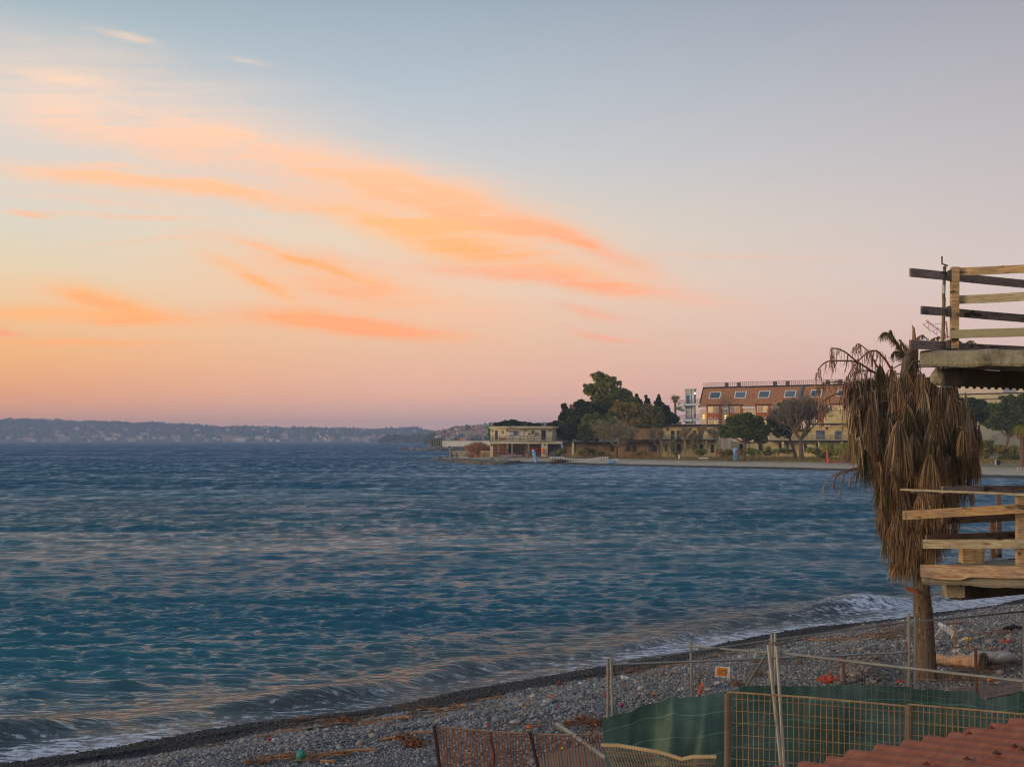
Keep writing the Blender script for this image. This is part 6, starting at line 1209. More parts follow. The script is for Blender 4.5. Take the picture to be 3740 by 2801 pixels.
def ramp_mat(name, stops, tr=.15):
    m_, n, b, o = new_mat(name); c = n.ramp(attr(n, "rnd"), stops); tcn = n.n.new('ShaderNodeTexCoord'); c = n.mix(n.rng(n.noise(tcn.outputs['Object'], 3., 4, .6), .35, .65, 0, .4), c, lin(62, 46, 32))
    n.put(b.inputs['Base Color'], c); b.inputs['Roughness'].default_value = .8; b.inputs['Specular IOR Level'].default_value = .25
    tt = n.n.new('ShaderNodeBsdfTranslucent'); n.put(tt.inputs[0], c); ms = n.n.new('ShaderNodeMixShader'); ms.inputs[0].default_value = tr; n.l.new(b.outputs[0], ms.inputs[1]); n.l.new(tt.outputs[0], ms.inputs[2]); n.l.new(ms.outputs[0], o.inputs[0]); return m_
M_skirt = ramp_mat("dead_palm_leaf", [(0, lin(78, 64, 50)), (.18, lin(120, 98, 74)), (.38, lin(160, 134, 102)), (.52, lin(190, 162, 124)), (.64, lin(168, 118, 80)), (.74, lin(132, 120, 82)), (.88, lin(214, 186, 148)), (1, lin(226, 206, 176))])
M_olive = ramp_mat("dry_olive_leaf", [(0, lin(66, 58, 38)), (.5, lin(106, 98, 64)), (1, lin(150, 136, 94))]); M_stalk = ramp_mat("dead_stalk", [(0, lin(120, 88, 64)), (.5, lin(156, 118, 88)), (1, lin(186, 150, 118))], .0)
def ss(x): return max(0., min(1., x))
rg = random.Random(77); mS = MB(); prof_py = [1440, 1500, 1560, 1650, 1750, 1850, 1950, 2040, 2100, 2140]; prof_w = [110, 172, 212, 218, 206, 178, 142, 110, 66, 38]
cxp = lambda py: float(np.interp(py, [1450, 1650, 1900, 2050, 2140], [3343, 3352, 3350, 3340, 3328]))
def fanleaf(mb, top, dirv, hang, nst, spread, w=.010, sway=.05):
    """a folded dead fan leaf: strips hanging from one point; the tips fray"""
    base_r = rg.random(); side = Vector((-dirv.y, dirv.x, 0))
    for k in range(nst):
        a = (k / (nst - 1) - .5) * 2; L = hang * rg.uniform(.62, 1.0) * (1 - .15 * abs(a)); off = side * a * spread + dirv * rg.uniform(-.5, .9) * spread * .6
        p = Vector(top); pts = [p]; ns_ = 5; ph = rg.uniform(0, 6.3)
        for i in range(1, ns_ + 1): f = i / ns_; pts.append(Vector(top) + off * (f ** .6) + Vector((0, 0, -L * f)) + Vector((math.sin(ph + f * 4), math.cos(ph * 1.3 + f * 3), 0)) * sway * f * .35)
        ww = w * rg.uniform(.6, 1.3); aa = rg.uniform(0, 3.14); mb.strip(pts, Vector((math.cos(aa), math.sin(aa), 0)), [ww * .5, ww, ww, ww * .8, ww * .5, ww * .12], ss(base_r * .75 + rg.uniform(-.05, .3)))
for k in range(520):
    a = rg.uniform(0, 2 * math.pi) if rg.random() < .35 else rg.uniform(math.pi, 2 * math.pi); pyb = 1500 + 640 * rg.random() ** .85; hang = rg.uniform(.45, 1.0); pyt = pyb - hang * F / YPm
    rr = rg.uniform(.45, 1.) * float(np.interp(pyb - 40, prof_py, prof_w)) / F * YPm * .93; cxm = X(cxp(pyb), YPm); topz = Z(pyt, YPm); dv = Vector((math.cos(a), math.sin(a), 0))
    tp_ = Vector((cxm + dv.x * rr, YPm + dv.y * rr, topz)); fanleaf(mS, tp_, dv, hang, 26, .15 * (1.1 - .4 * ss((pyb - 1900) / 240)), .0062, .06)
    if rg.random() < .35: q_ = Vector((X(3358, YPm), YPm, topz + rg.uniform(-.1, .25))); mS.tube([q_, q_.lerp(tp_, .6) + Vector((0, 0, .08)), tp_], [.018, .014, .008], 4, cap=False)
part("leaf_skirt", mS, M_skirt, PT)
for k in range(64):     # outer fans that read one by one
    a = rg.uniform(math.pi * 1.08, 2 * math.pi - .25); pyb = 1620 + 470 * rg.random(); hang = rg.uniform(.45, .85); pyt = pyb - hang * F / YPm; rr = rg.uniform(.85, 1.08) * float(np.interp(pyb - 60, prof_py, prof_w)) / F * YPm; cxm = X(cxp(pyb), YPm); dv = Vector((math.cos(a), math.sin(a), 0))
    tp_ = Vector((cxm + dv.x * rr, YPm + dv.y * rr, Z(pyt, YPm))); mb = MB(); fanleaf(mb, tp_, dv, hang, 30, rg.uniform(.10, .20), .0075, .04); q_ = Vector((cxm, YPm, tp_.z + .15)); mb.tube([q_.lerp(tp_, .4), q_.lerp(tp_, .75) + Vector((0, 0, .06)), tp_ + Vector((0, 0, .02)), tp_ - Vector((0, 0, .08))], [.016, .014, .012, .006], 4, cap=False); part("fan_leaf", mb, M_skirt if k % 5 else M_olive, PT)
# hanging long fans at the very bottom, drifting to the left
mb = MB()
for k in range(60): px, py = rg.uniform(3255, 3400), rg.uniform(1930, 2060); p_ = P(px, py, YPm - rg.uniform(-.25, .3)); fanleaf(mb, p_, Vector((rg.uniform(-1, .4), -.5, 0)).normalized(), rg.uniform(.3, .62) * (1 if px > 3290 else .8), 26, .08, .0055, .08)
part("lower_skirt", mb, M_skirt, PT)
def stalk(name, zf, pts, r0, dY=0., leaf=.3, nl=26, start=.35, mt=M_stalk, curl=.0, w=.011, thick=1, Lr=(.4, 1.3)):
    """one dead frond: a bent stalk with hanging shreds"""
    P3 = []; n0 = len(pts)
    for i, (x, y) in enumerate(pts): P3.append(P(*zf(x, y), YPm + dY * i / (n0 - 1)))
    dense = []
    for i in range(n0 - 1):
        a, b_, c_, d_ = P3[max(i - 1, 0)], P3[i], P3[i + 1], P3[min(i + 2, n0 - 1)]
        for j in range(5): q_ = j / 5; dense.append(.5 * ((2 * b_) + (c_ - a) * q_ + (2 * a - 5 * b_ + 4 * c_ - d_) * q_ * q_ + (3 * b_ - a - 3 * c_ + d_) * q_ ** 3))
    dense.append(P3[-1]); mb = MB(); N = len(dense); mb.tube(dense, [r0 * (1 - .72 * i / N) for i in range(N)], 6)
    for k in range(nl):
        f = start + (1 - start) * rg.random(); i = min(N - 2, int(f * (N - 1))); p_ = dense[i]; L = leaf * rg.uniform(*Lr); ph = rg.uniform(0, 6.3); q1 = Vector((rg.uniform(-1, 1), rg.uniform(-1, 1), rg.uniform(-.2, .6))) * leaf * .22
        pp = [p_, p_ + q1 * .8, p_ + q1 + Vector((0, 0, -L * .4)), p_ + q1 * (1.1 + curl) + Vector((math.sin(ph) * .03, 0, -L * .75)), p_ + q1 * 1.2 + Vector((math.sin(ph) * .05, .02, -L))]
        aa = rg.uniform(0, 3.14); mb.strip(pp, Vector((math.cos(aa), math.sin(aa), .2)), [w * .5, w, w * 1.1, w * .7, .001])
    o = part(name, mb, mt, PT); return dense
S_ = [([(1010, 900), (880, 720), (700, 590), (470, 440), (330, 330), (200, 290), (178, 345), (185, 470)], .022, -.6, .28, 20), ([(1000, 880), (850, 660), (690, 580), (470, 452), (260, 435), (130, 445), (50, 505), (25, 560), (30, 630)], .022, -.9, .26, 20),
      ([(1005, 880), (860, 700), (720, 520), (650, 400), (600, 320), (490, 242), (450, 290), (452, 350)], .022, .3, .26, 22), ([(1020, 880), (950, 690), (820, 450), (760, 375), (690, 320), (590, 345), (480, 450), (400, 560), (362, 640), (352, 760)], .024, -.3, .3, 30),
      ([(900, 760), (760, 620), (640, 560), (520, 550), (430, 590), (375, 690), (360, 800)], .02, -.7, .5, 34), ([(960, 900), (860, 820), (700, 800), (560, 830), (480, 880), (450, 980), (440, 1100)], .022, -1., .55, 60), ([(940, 880), (780, 700), (620, 660), (470, 690), (390, 760), (370, 900), (380, 1000)], .02, -.8, .6, 60),
      ([(960, 860), (860, 700), (640, 680), (540, 740), (520, 860), (520, 960)], .02, -.5, .6, 60), ([(330, 800), (200, 830), (90, 900), (60, 1000), (65, 1120)], .014, -1.1, .3, 18), ([(420, 710), (300, 680), (200, 680), (90, 700), (40, 760), (10, 830)], .013, -1., .28, 18),
      ([(1060, 900), (1200, 850), (1330, 760), (1400, 740), (1480, 800), (1530, 930), (1560, 1080)], .022, -.6, .5, 50), ([(1090, 920), (1250, 800), (1340, 750), (1390, 800), (1400, 950), (1440, 1100), (1460, 1240)], .02, -.8, .5, 46),
      ([(1100, 900), (1300, 780), (1500, 740), (1600, 800), (1650, 950), (1640, 1120), (1650, 1280)], .02, -.3, .55, 50), ([(1500, 960), (1660, 915), (1760, 960), (1830, 1100), (1850, 1250), (1845, 1400), (1840, 1520)], .018, -.3, .4, 26),
      ([(1400, 900), (1560, 800), (1680, 900), (1760, 1050), (1790, 1200), (1800, 1330)], .018, .5, .5, 40), ([(1100, 880), (1220, 700), (1330, 690), (1450, 760), (1500, 900)], .018, .6, .5, 40), ([(1040, 900), (1010, 820), (1000, 1000), (1010, 1150)], .03, -1.1, .4, 30),
      ([(1180, 900), (1130, 960), (1110, 1100), (1150, 1280), (1190, 1420)], .035, -1.1, .3, 16), ([(620, 900), (560, 1000), (540, 1150), (560, 1300)], .018, -.9, .5, 40), ([(480, 900), (420, 1000), (430, 1150), (450, 1300), (470, 1360)], .018, -1.0, .5, 40)]
for (pts, r0, dY, lf, nl) in S_: stalk("frond", zt, pts, r0, dY, lf, int(nl * 1.9), .3, M_skirt if nl > 36 else M_stalk, w=.0085 if nl > 36 else .007)
def zq(x, y): return (3000 + x / 1.507, 1200 + y / 1.507)
for pts in ([(260, 740), (190, 770), (100, 790), (40, 825), (12, 880), (18, 945)], [(230, 760), (150, 780), (112, 850), (108, 960)], [(210, 770), (100, 800), (66, 850), (70, 900)], [(250, 780), (170, 810), (160, 880)]): stalk("frond", zq, pts, .013, -.8, .16, 12, .3, M_stalk, w=.007)
# hanging folded fans with a clear pale look
for (x, y, h, sp, dY, mt) in ((3214, 1330, .62, .13, -.5, M_olive), (3282, 1530, 1.15, .26, -1.15, M_skirt), (3395, 1650, 1.1, .22, -1.15, M_skirt), (3310, 1480, .8, .12, -1., M_olive), (3400, 1600, .7, .16, -1.1, M_olive), (3180, 1480, .9, .15, -.9, M_skirt), (3120, 1460, .6, .12, -.9, M_skirt), (3470, 1440, .8, .15, -.9, M_skirt), (3440, 1400, .7, .14, -.7, M_skirt), (3160, 1640, .9, .18, -.9, M_olive), (3520, 1560, .8, .15, -.6, M_skirt), (3230, 1400, .8, .14, -.2, M_skirt), (3100, 1420, .5, .1, -.6, M_skirt), (3490, 1560, 1., .2, -.8, M_olive), (3260, 1560, .9, .2, -.4, M_skirt)):
    mb = MB(); p_ = P(x, y, YPm + dY)
    for s_ in range(4): fanleaf(mb, p_, Vector((.15 * (s_ - 1.5), -1, 0)).normalized(), h, 40, sp, .0062, .06)
    part("hanging_fan", mb, mt, PT)
# spears and fuzzy upright growth at the top
mb = MB()
for k in range(900):
    f = rg.random(); px = 1035 + 60 * f + rg.uniform(-26, 26); py = 900 - 560 * f; p_ = P(*zt(px, py), YPm + rg.uniform(-.12, .12)); L = rg.uniform(.08, .3); d_ = Vector((rg.uniform(-.5, .5), rg.uniform(-.5, .5), rg.choice((1, 1, -1)) * rg.uniform(.4, 1))).normalized(); mb.strip([p_, p_ + d_ * L * .5, p_ + d_ * L + Vector((0, 0, -.03))], Vector((rg.uniform(-1, 1), .3, 0)).normalized(), [.006, .006, .001])
for k in range(260):
    f = rg.random(); p_ = P(*zt(1085 + rg.uniform(-6, 90) * (1 - f * .5), 420 - 130 * f + 60 * rg.random()), YPm + rg.uniform(-.1, .1)); L = rg.uniform(.15, .45); mb.strip([p_, p_ + Vector((rg.uniform(-.02, .02), 0, -L))], Vector((1, .3, 0)).normalized(), [.008, .003])
part("fibre_column", mb, M_skirt, PT)
mb = MB(); mb.tube([P(*zt(1045, 900), YPm - .1), P(*zt(1025, 640), YPm - .1), P(*zt(1050, 430), YPm - .1), P(*zt(1100, 320), YPm - .1)], [.10, .10, .085, .07], 10); mb.tube([P(*zt(1150, 900), YPm), P(*zt(1120, 600), YPm), P(*zt(1140, 360), YPm), P(*zt(1150, 280), YPm)], [.07, .08, .07, .05], 8); part("leaf_spear", mb, m_ptr, PT)
mb = MB(); mb.tube([P(*zt(1150, 330), YPm), P(*zt(1135, 190), YPm), P(*zt(1128, 60), YPm), P(*zt(1108, 22), YPm)], [.05, .042, .022, .004], 7); part("leaf_spear", mb, M_stalk, PT)
for pts, nl, lf in (([(1035, 430), (985, 310), (920, 210), (868, 120), (860, 82)], 240, .13), ([(1000, 390), (960, 345), (905, 335), (868, 380)], 110, .13), ([(900, 200), (840, 130), (780, 115), (735, 165)], 120, .11), ([(1050, 400), (1040, 300), (1000, 240), (960, 190)], 70, .16)):
    stalk("curled_frond", zt, pts, .03, .1, lf, nl, .12, M_olive, w=.0045, curl=1.1, Lr=(.4, 1.6))
for pts in ([(1160, 260), (1180, 170), (1230, 140), (1290, 190)], [(1330, 205), (1350, 180), (1430, 155)], [(1640, 205), (1680, 225)], [(1725, 235), (1790, 205), (1860, 245)]): stalk("frond", zt, pts, .012, .0, .10, 26, .2, M_skirt, w=.010)
mb = MB(); c_ = P(3338, 2158, YPm - .2); mb.hexa([c_ + Vector(v_) for v_ in ((-.16, -.03, .03), (.02, -.05, -.05), (.03, .0, -.04), (-.14, .02, .03), (-.17, -.03, .10), (.06, -.05, -.01), (.06, .0, .0), (-.15, .02, .10))]); part("broken_leaf_base", mb, mat("orange_brown_leaf_base", lin(176, 96, 44), lin(140, 74, 38), 4, tint=0), PT)
mb = MB()
for k in range(500): h = rg.uniform(0, 1); py = 2160 + 200 * h; a = rg.uniform(0, 6.28); r_ = .165; p_ = P(3369 + 8 * h, py, YPm) + Vector((math.cos(a) * r_, math.sin(a) * r_, 0)); dv = Vector((math.cos(a), math.sin(a), 0)); L = rg.uniform(.04, .12); mb.strip([p_, p_ + dv * L * .6 + Vector((0, 0, L * .6))], Vector((-dv.y, dv.x, 0)), [.008, .001])
part("trunk_fibres", mb, M_skirt, PT)

# ---- site fencing
def fence(label, A, B, postA=.05, postB=.05, leanA=(0, 0), leanB=(0, 0), r=.0125, moff=0., dx=.06, dz=.26, posts="AB", group="wire fence panels along the beach"):
    A, B = Vector(A), Vector(B); t = thing("fence_panel", label, "fence panel", (A.x, A.y, min(gz(A.x, A.y), A.z - 1.9)), group); zb0 = min(A.z, B.z) - 1.85
    mb = MB(); mb.tube([A, A.lerp(B, .5) + Vector((0, 0, -.004)), B], r, 8); part("top_rail", mb, M_galv, t)
    mb = MB(); mb.tube([A - Vector((0, 0, 1.8)), B - Vector((0, 0, 1.8))], r, 6); part("bottom_rail", mb, M_galv, t)
    for nm, Q, up, ln in (("A", A, postA, leanA), ("B", B, postB, leanB)):
        if nm in posts: mb = MB(); bt = Q + Vector((ln[0], ln[1], -2.05)); tp_ = Q + Vector((0, 0, up)); mb.tube([bt, bt.lerp(tp_, .5), tp_], r * 1.3, 10); part("post", mb, M_galv, t)
    mb = MB(); L = (B - A).length; n_ = int(L / dx)
    for k in range(1, n_): p_ = A.lerp(B, k / n_) + Vector((0, moff, 0)); mb.tube([p_ - Vector((0, 0, 1.8)), p_ + Vector((rg.uniform(-.004, .004), rg.uniform(-.01, .01), -.9)), p_], .0022, 3, r=.5, cap=False)
    for k in range(1, 7): mb.tube([A - Vector((0, 0, dz * k)), B - Vector((0, 0, dz * k))], .0018, 3, r=.5, cap=False)
    part("wire_mesh", mb, M_wire, t); return t
p_a0, p_a1, p_a2, p_a3 = P(2220, 2420, 14.7), P(2812, 2338, 16.4), P(3316, 2270, 18.1), P(3740, 2232, 19.3)
fence("wire fence panel nearest the sea with a dark rail, left of the double posts", p_a0, p_a1, .05, .02); fence("wire fence panel passing in front of the dead palm trunk", p_a1, p_a2, .02, .07, posts="B"); fence("wire fence panel under the lower balcony at the right edge", p_a2 + Vector((.09, 0, 0)), p_a3, .07, .05)
p_b0, p_b1, p_b2 = P(2231, 2426, 14.62), P(2799, 2403, 15.05), P(3320, 2381, 15.55)
fence("wire fence panel that carries the small orange sign", p_b0, p_b1, .07, .03, (.06, 0), posts="A", moff=-.16); fence("wire fence panel with a short rail behind the leaning posts", p_b1, p_b2, .0, .42, posts="B", moff=-.2)
p_c0, p_c1 = P(2522, 2358, 16.0), P(2803, 2382, 15.5); p_c2 = P(3740, 2487, 13.65)
fence("wire fence panel with a tall round post standing alone", p_c0, p_c1, .055, .0, (.07, 0), posts="A", r=.0145); fence("long wire fence panel sloping down towards the right edge", P(2838, 2382, 15.3), p_c2, .0, .1, r=.015, posts="")
t = thing("leaning_posts", "pair of thick galvanised posts leaning together where the panels meet", "posts", P(2850, 2801, 13.8), None); t.location.z = 1.2; ORG[t] = t.location.copy()
for a, c_, Y, r in (((1815, 290), (1985, 1900), 14.6, .021), ((1897, 300), (2000, 1900), 14.5, .018), ((1846, 178), (1852, 760), 15.25, .013), ((1883, 178), (1885, 900), 15.3, .016)): mb = MB(); mb.tube([P(*za(*c_), Y - .25), P(*za(*a), Y)], r, 12); part("post", mb, M_galv, t)
mb = MB(); mb.tube([P(*za(1802, 368), 14.9), P(*za(1560, 760), 15.3)], .016, 10); part("brace", mb, M_galv, t)
mb = MB()
for k in range(3): c_ = P(*za(1865, 270 + 8 * k), 15.2); mb.tube([c_ + Vector((-.08, -.04, .01)), c_ + Vector((0, -.07, 0)), c_ + Vector((.09, -.04, -.01)), c_ + Vector((0, .05, .01))], .002, 4)
part("tie_wire", mb, M_rust, t)
# green shade net: cloth with folds
def attrs_mat():
    m_, n, b, o = new_mat("green_shade_net"); u, v_ = attr(n, "u"), attr(n, "v"); tcn = n.n.new('ShaderNodeTexCoord')
    seam = n.m('LESS_THAN', n.m('FRACT', n.m('ADD', n.m('MULTIPLY', v_, 6.3), n.m('MULTIPLY', n.noise(tcn.outputs['Object'], .9, 2), .8))), .045); seam2 = n.m('LESS_THAN', n.m('FRACT', n.m('MULTIPLY', u, 3.)), .006)
    c = n.mix(n.rng(n.noise(tcn.outputs['Object'], 2.2, 5, .65), .3, .7), lin(48, 78, 64), lin(88, 114, 94)); c = n.mix(n.rng(n.noise(n.mapping(tcn.outputs['Object'], sc=(1, 1, 3)), 1.1, 4, .7), .55, .8, 0, .2), c, lin(110, 130, 100))
    c = n.mix(n.m('MULTIPLY', n.m('MAXIMUM', seam, seam2), .55), c, lin(104, 160, 138)); n.put(b.inputs['Base Color'], c); b.inputs['Roughness'].default_value = .6
    bn = n.n.new('ShaderNodeBump'); bn.inputs['Strength'].default_value = .5; bn.inputs['Distance'].default_value = .01; n.put(bn.inputs['Height'], n.noise(n.mapping(tcn.outputs['Object'], sc=(8, 8, 1)), 4, 4, .6)); n.l.new(bn.outputs[0], b.inputs['Normal'])
    tr = n.n.new('ShaderNodeBsdfTranslucent'); n.put(tr.inputs[0], c); ms = n.n.new('ShaderNodeMixShader'); ms.inputs[0].default_value = .25; n.l.new(b.outputs[0], ms.inputs[1]); n.l.new(tr.outputs[0], ms.inputs[2]); n.l.new(ms.outputs[0], o.inputs[0]); return m_
net_top = [za(*q_) for q_ in ((130, 1035), (350, 962), (600, 880), (850, 800), (950, 822), (1100, 800), (1400, 740), (1560, 700), (1700, 685), (1850, 690), (1950, 690))] + [zb(*q_) for q_ in ((0, 700), (300, 690), (600, 680), (750, 675), (900, 700), (1040, 710), (1300, 735), (1550, 745), (1700, 762), (1830, 835), (1960, 808), (2212, 750), (2800, 720))]
nx_, ny_ = 420, 70; tx_ = [q_[0] for q_ in net_top]; ty_ = [q_[1] for q_ in net_top]; uu = np.linspace(0, 1, nx_); pxs = tx_[0] + (tx_[-1] - tx_[0]) * uu
V_ = np.zeros((nx_, ny_, 3)); vvv = np.zeros((nx_, ny_))
for i, px in enumerate(pxs):
    Yb = 14.42 + (px - tx_[0]) / 1500 * 1.05; zt_ = Z(float(np.interp(px, tx_, ty_)), Yb)
    for j in range(ny_):
        f = j / (ny_ - 1); z = zt_ - (zt_ - 1.15) * f; L = 0 if px > 2420 else (2420 - px) / 240
        fold = .022 * math.sin(px * .047 + 4 * f + 1.4 * math.sin(f * 5 + px * .004)) * (.2 + f) * (1 + math.sin(px * .0083)) + .075 * min(1, f * 4) * math.sin(px * .013 - 5 * f) + .03 * math.sin(px * .031 + 7 * f + 1.3 * math.sin(px * .007)) * f + .006 * math.sin(px * .11 + f * 9) + .012 * math.sin(f * 16 + px * .012) + .06 * math.exp(-((px - (2455 - 60 * f)) / (30 + 60 * f)) ** 2) * math.sin(min(1, f * 3)) + .20 * math.exp(-((px - 2520) / 150) ** 2) * math.sin(f * 3.14)
        hem = .006 * math.sin(px * .043 + 2 * math.sin(px * .011)) * max(0, 1 - f * 6)
        V_[i, j] = (X(px, Yb) + L * .22 * f + .02 * math.sin(f * 7 + px * .05), Yb - .05 - fold, z + hem); vvv[i, j] = f * (zt_ - 1.15) / 1.4
idx = np.arange(nx_ * ny_).reshape(nx_, ny_); fc = np.stack([idx[:-1, :-1], idx[1:, :-1], idx[1:, 1:], idx[:-1, 1:]], -1).reshape(-1, 4)
net = npmesh("shade_net", V_.reshape(-1, 3), fc, [attrs_mat()], {"u": ('POINT', np.repeat(uu * 3, ny_)), "v": ('POINT', vvv.ravel())}); tag(net, "dark green shade net sagging along the lower fence panels", "shade net")
# sign
sc_ = P(2637, 2457, 14.93); t = thing("warning_sign", "small orange sign with a white edge hung on the fence", "sign", sc_)
def quadp(name, x0, x1, y0, y1, off, mt, sk=(0, 0)):
    mb = MB(); k = 11.06; g = lambda x, y, o_: P(2560 + x / k, 2400 + y / k, 14.93 - o_); mb.hexa([g(x0, y1, off - .006), g(x1, y1 + sk[1], off - .006), g(x1, y1 + sk[1], off - .001), g(x0, y1, off - .001), g(x0 + sk[0], y0, off - .006), g(x1 + sk[0], y0 + sk[1], off - .006), g(x1 + sk[0], y0 + sk[1], off - .001), g(x0 + sk[0], y0, off - .001)]); return part(name, mb, mt, t)
quadp("board", 578, 1168, 352, 775, 0, M_white, (10, 45)); quadp("orange_field", 635, 1070, 402, 725, .006, mat("orange_print", lin(232, 132, 24), tint=0, bump=0), (6, 36)); quadp("picture_field", 872, 990, 490, 665, .012, mat("grey_green_print", lin(96, 118, 96), lin(60, 76, 66), 6, tint=0, bump=0))
for k in range(4): quadp("text_line", 700, 800 - 8 * (k % 2), 490 + k * 38, 506 + k * 38, .012, mat("faint_blue_print", lin(130, 100, 90), tint=0, bump=0) if k == 0 else bpy.data.materials["faint_blue_print"], (0, 8))
k = 11.06; g = lambda x, y: P(2560 + x / k, 2400 + y / k, 14.905)
mb = MB(); mb.tube([g(895, 655), g(930, 530), g(965, 655)], .0035, 4); mb.tube([g(908, 615), g(952, 615)], .003, 4); part("letter_mark", mb, mat("pale_green_print", lin(206, 220, 170), tint=0, bump=0), t)
mb = MB(); mb.prism([g(1070, 820), g(1170, 405), g(1115, 400), g(1060, 790)], (0, .002, 0), (0, .008, 0)); part("torn_corner", mb, M_white, t)
# yellow grid barriers
M_ygrid = mat("tan_grid_metal", lin(158, 130, 92), lin(122, 96, 66), 6, tint=.1, bump=0, rough=.6)
def grid(label, zf, top, post_x, Y0, Y1, cell, hs, bend=None):
    (xa, ya), (xb, yb) = top[0], top[-1]; t = thing("grid_barrier", label, "barrier", P(*zf(xa, ya), Y0), "tan grid barriers before the green net"); t.location.z = 1.3; ORG[t] = t.location.copy()
    Yf = lambda x: Y0 + (Y1 - Y0) * (x - xa) / (xb - xa); yt = lambda x: float(np.interp(x, [q_[0] for q_ in top], [q_[1] for q_ in top]))
    mb = MB(); mb.tube([P(*zf(x, y), Yf(x)) for x, y in top], .009, 6); part("top_rail", mb, M_ygrid, t)
    mb = MB(); p_ = P(*zf(post_x, yt(post_x) + 8), Yf(post_x) - .01); mb.tube([p_ + Vector((-.015, 0, -2.1)), p_], .026, 8); part("post", mb, mat("tan_post", lin(128, 110, 88), lin(92, 78, 64), 5, tint=0) if "tan_post" not in bpy.data.materials else bpy.data.materials["tan_post"], t)
    mb = MB()
    for x in np.arange(xa + 35, xb, cell):
        w = 8 * math.sin(x * .013); mb.tube([P(*zf(x, yt(x)), Yf(x)), P(*zf(x + w, yt(x) + 400), Yf(x) + .02 * math.sin(x * .02)), P(*zf(x + w * 1.5, yt(x) + 1100), Yf(x))], .0040, 5, cap=False)
    for k in range(1, 9): mb.tube([P(*zf(x, yt(x) + hs * k - (hs - 65)), Yf(x) - .008) for x in np.linspace(xa + 30, xb - 5, 9)], .0030, 5, cap=False)
    part("bars", mb, M_ygrid, t)
grid("tan metal grid barrier before the green net at its middle", za, [(1400, 772), (1430, 765), (2212, 817), (3160, 902), (3200, 910), (3245, 890)], 1400, 13.0, 12.45, 57, 121)
grid("tan metal grid barrier partly behind the red roof", zb, [(1050, 890), (1080, 890), (2212, 988), (3200, 1080)], 1052, 12.4, 11.7, 57.5, 121)
# bent slatted barrier
t = thing("bent_barrier", "buckled tan slatted barrier slumped below the green net", "barrier", P(*za(700, 1524), 13.2)); t.location.z = 1.3; ORG[t] = t.location.copy()
tb = [(130, 1298), (300, 1300), (500, 1333), (700, 1365), (820, 1400), (940, 1440), (1050, 1415), (1290, 1414)]; bx_ = [q_[0] for q_ in tb]; by_ = [q_[1] for q_ in tb]; Yg = lambda x: 13.3 - .25 * (x / 1290)
mb = MB()
for (a, c_) in zip(tb, tb[1:]): mb.beam(P(*za(*a), Yg(a[0])), P(*za(*c_), Yg(c_[0])), .03, .028, r=.9)
part("top_rail", mb, mat("bleached_tan_rail", lin(196, 168, 118), tint=.05), t); mb = MB()
for x in np.arange(160, 1290, 31): y = float(np.interp(x, bx_, by_)); k = 1 - x / 1290; mb.beam(P(*za(x, y + 6), Yg(x)), P(*za(x + 150 * k + 30 - 90 * max(0, (x - 940) / 350), y + 420), Yg(x) - .3), .014, .010, up=(0, 1, 0))
part("slats", mb, wood("bleached_slat", (136, 112, 78), (104, 84, 58)), t); mb = MB()
for dy in (70, 150): mb.tube([P(*za(x + 40 * (1 - x / 1290), float(np.interp(x, bx_, by_)) + dy), Yg(x) - .06) for x in np.linspace(150, 1280, 16)], .004, 4, cap=False)
part("cross_wire", mb, M_ygrid, t)
# orange brown slat barrier at the left
def slatfence(label, x0, y0, x1, y1, Y0, Y1, post, seed):
    t = thing("slat_barrier", label, "barrier", P(*zc(x0, 1500), Y0), "rusty slat barriers on the shingle"); t.location.z = gz(t.location.x, t.location.y); ORG[t] = t.location.copy(); rr_ = random.Random(seed)
    f = lambda x: (x - x0) / (x1 - x0); yt = lambda x: y0 + (y1 - y0) * f(x) + 8 * math.sin(f(x) * 3.14); Yf = lambda x: Y0 + (Y1 - Y0) * f(x)
    mb = MB(); mb.tube([P(*zc(x, yt(x)), Yf(x)) for x in np.linspace(x0 - 8, x1 + 8, 9)], .009, 6); part("top_rail", mb, mat("pale_rail_" + str(seed), lin(150, 124, 100), tint=0), t); mb = MB()
    for x in np.arange(x0 + 28, x1 - 4, 31.3): k = 30 + 46 * f(x) * (seed - 1) + rr_.uniform(-4, 4) + 14 * math.sin(x * .01); a, c_ = P(*zc(x, yt(x)), Yf(x)), P(*zc(x + k, yt(x) + 440), Yf(x) - .06); mb.beam(c_ + (c_ - a) * .5, a, .0135, .008, up=(0, 1, 0))
    part("slats", mb, M_oslat, t)
    if post: mb = MB(); a, c_ = P(*zc(post[0], post[1]), Y0 - .03), P(*zc(post[2], post[3]), Y0 - .15); mb.tube([c_ + (c_ - a) * .6, a], .02, 8); part("post", mb, M_rustd, t)
M_oslat = mat("rust_orange_slat", lin(146, 90, 50), lin(112, 68, 40), 6, tint=.2, bump=0); M_rustd = mat("dark_rusty_post", lin(58, 42, 38), tint=.05)
slatfence("rusty orange slat barrier at the left with a dark end post", 258, 885, 1282, 966, 16.0, 15.9, (250, 878, 312, 1340), 1); slatfence("rusty slat barrier section beside the green net end", 1292, 968, 2062, 974, 15.9, 15.7, (1282, 948, 1372, 1340), 2)
mb = MB(); mb.tube([P(*zc(*q_), 15.8) for q_ in ((858, 950), (862, 1040), (885, 1120), (895, 1180), (898, 1330))], [.014, .014, .017, .014, .014], 6); solo("bent_stake", mb, M_rust, "bent rusty stake behind the slat barrier", "stake")
mb = MB(); mb.tube([P(*zc(1580, 870), 16.4), P(*zc(1700, 950), 16.0), P(*zc(2110, 1240), 14.6)], [.03, .024, .024], 10); solo("fallen_pipe", mb, M_galv, "grey pipe lying slantwise over the slat barrier", "pipe")
rg = random.Random(123); mb = MB()
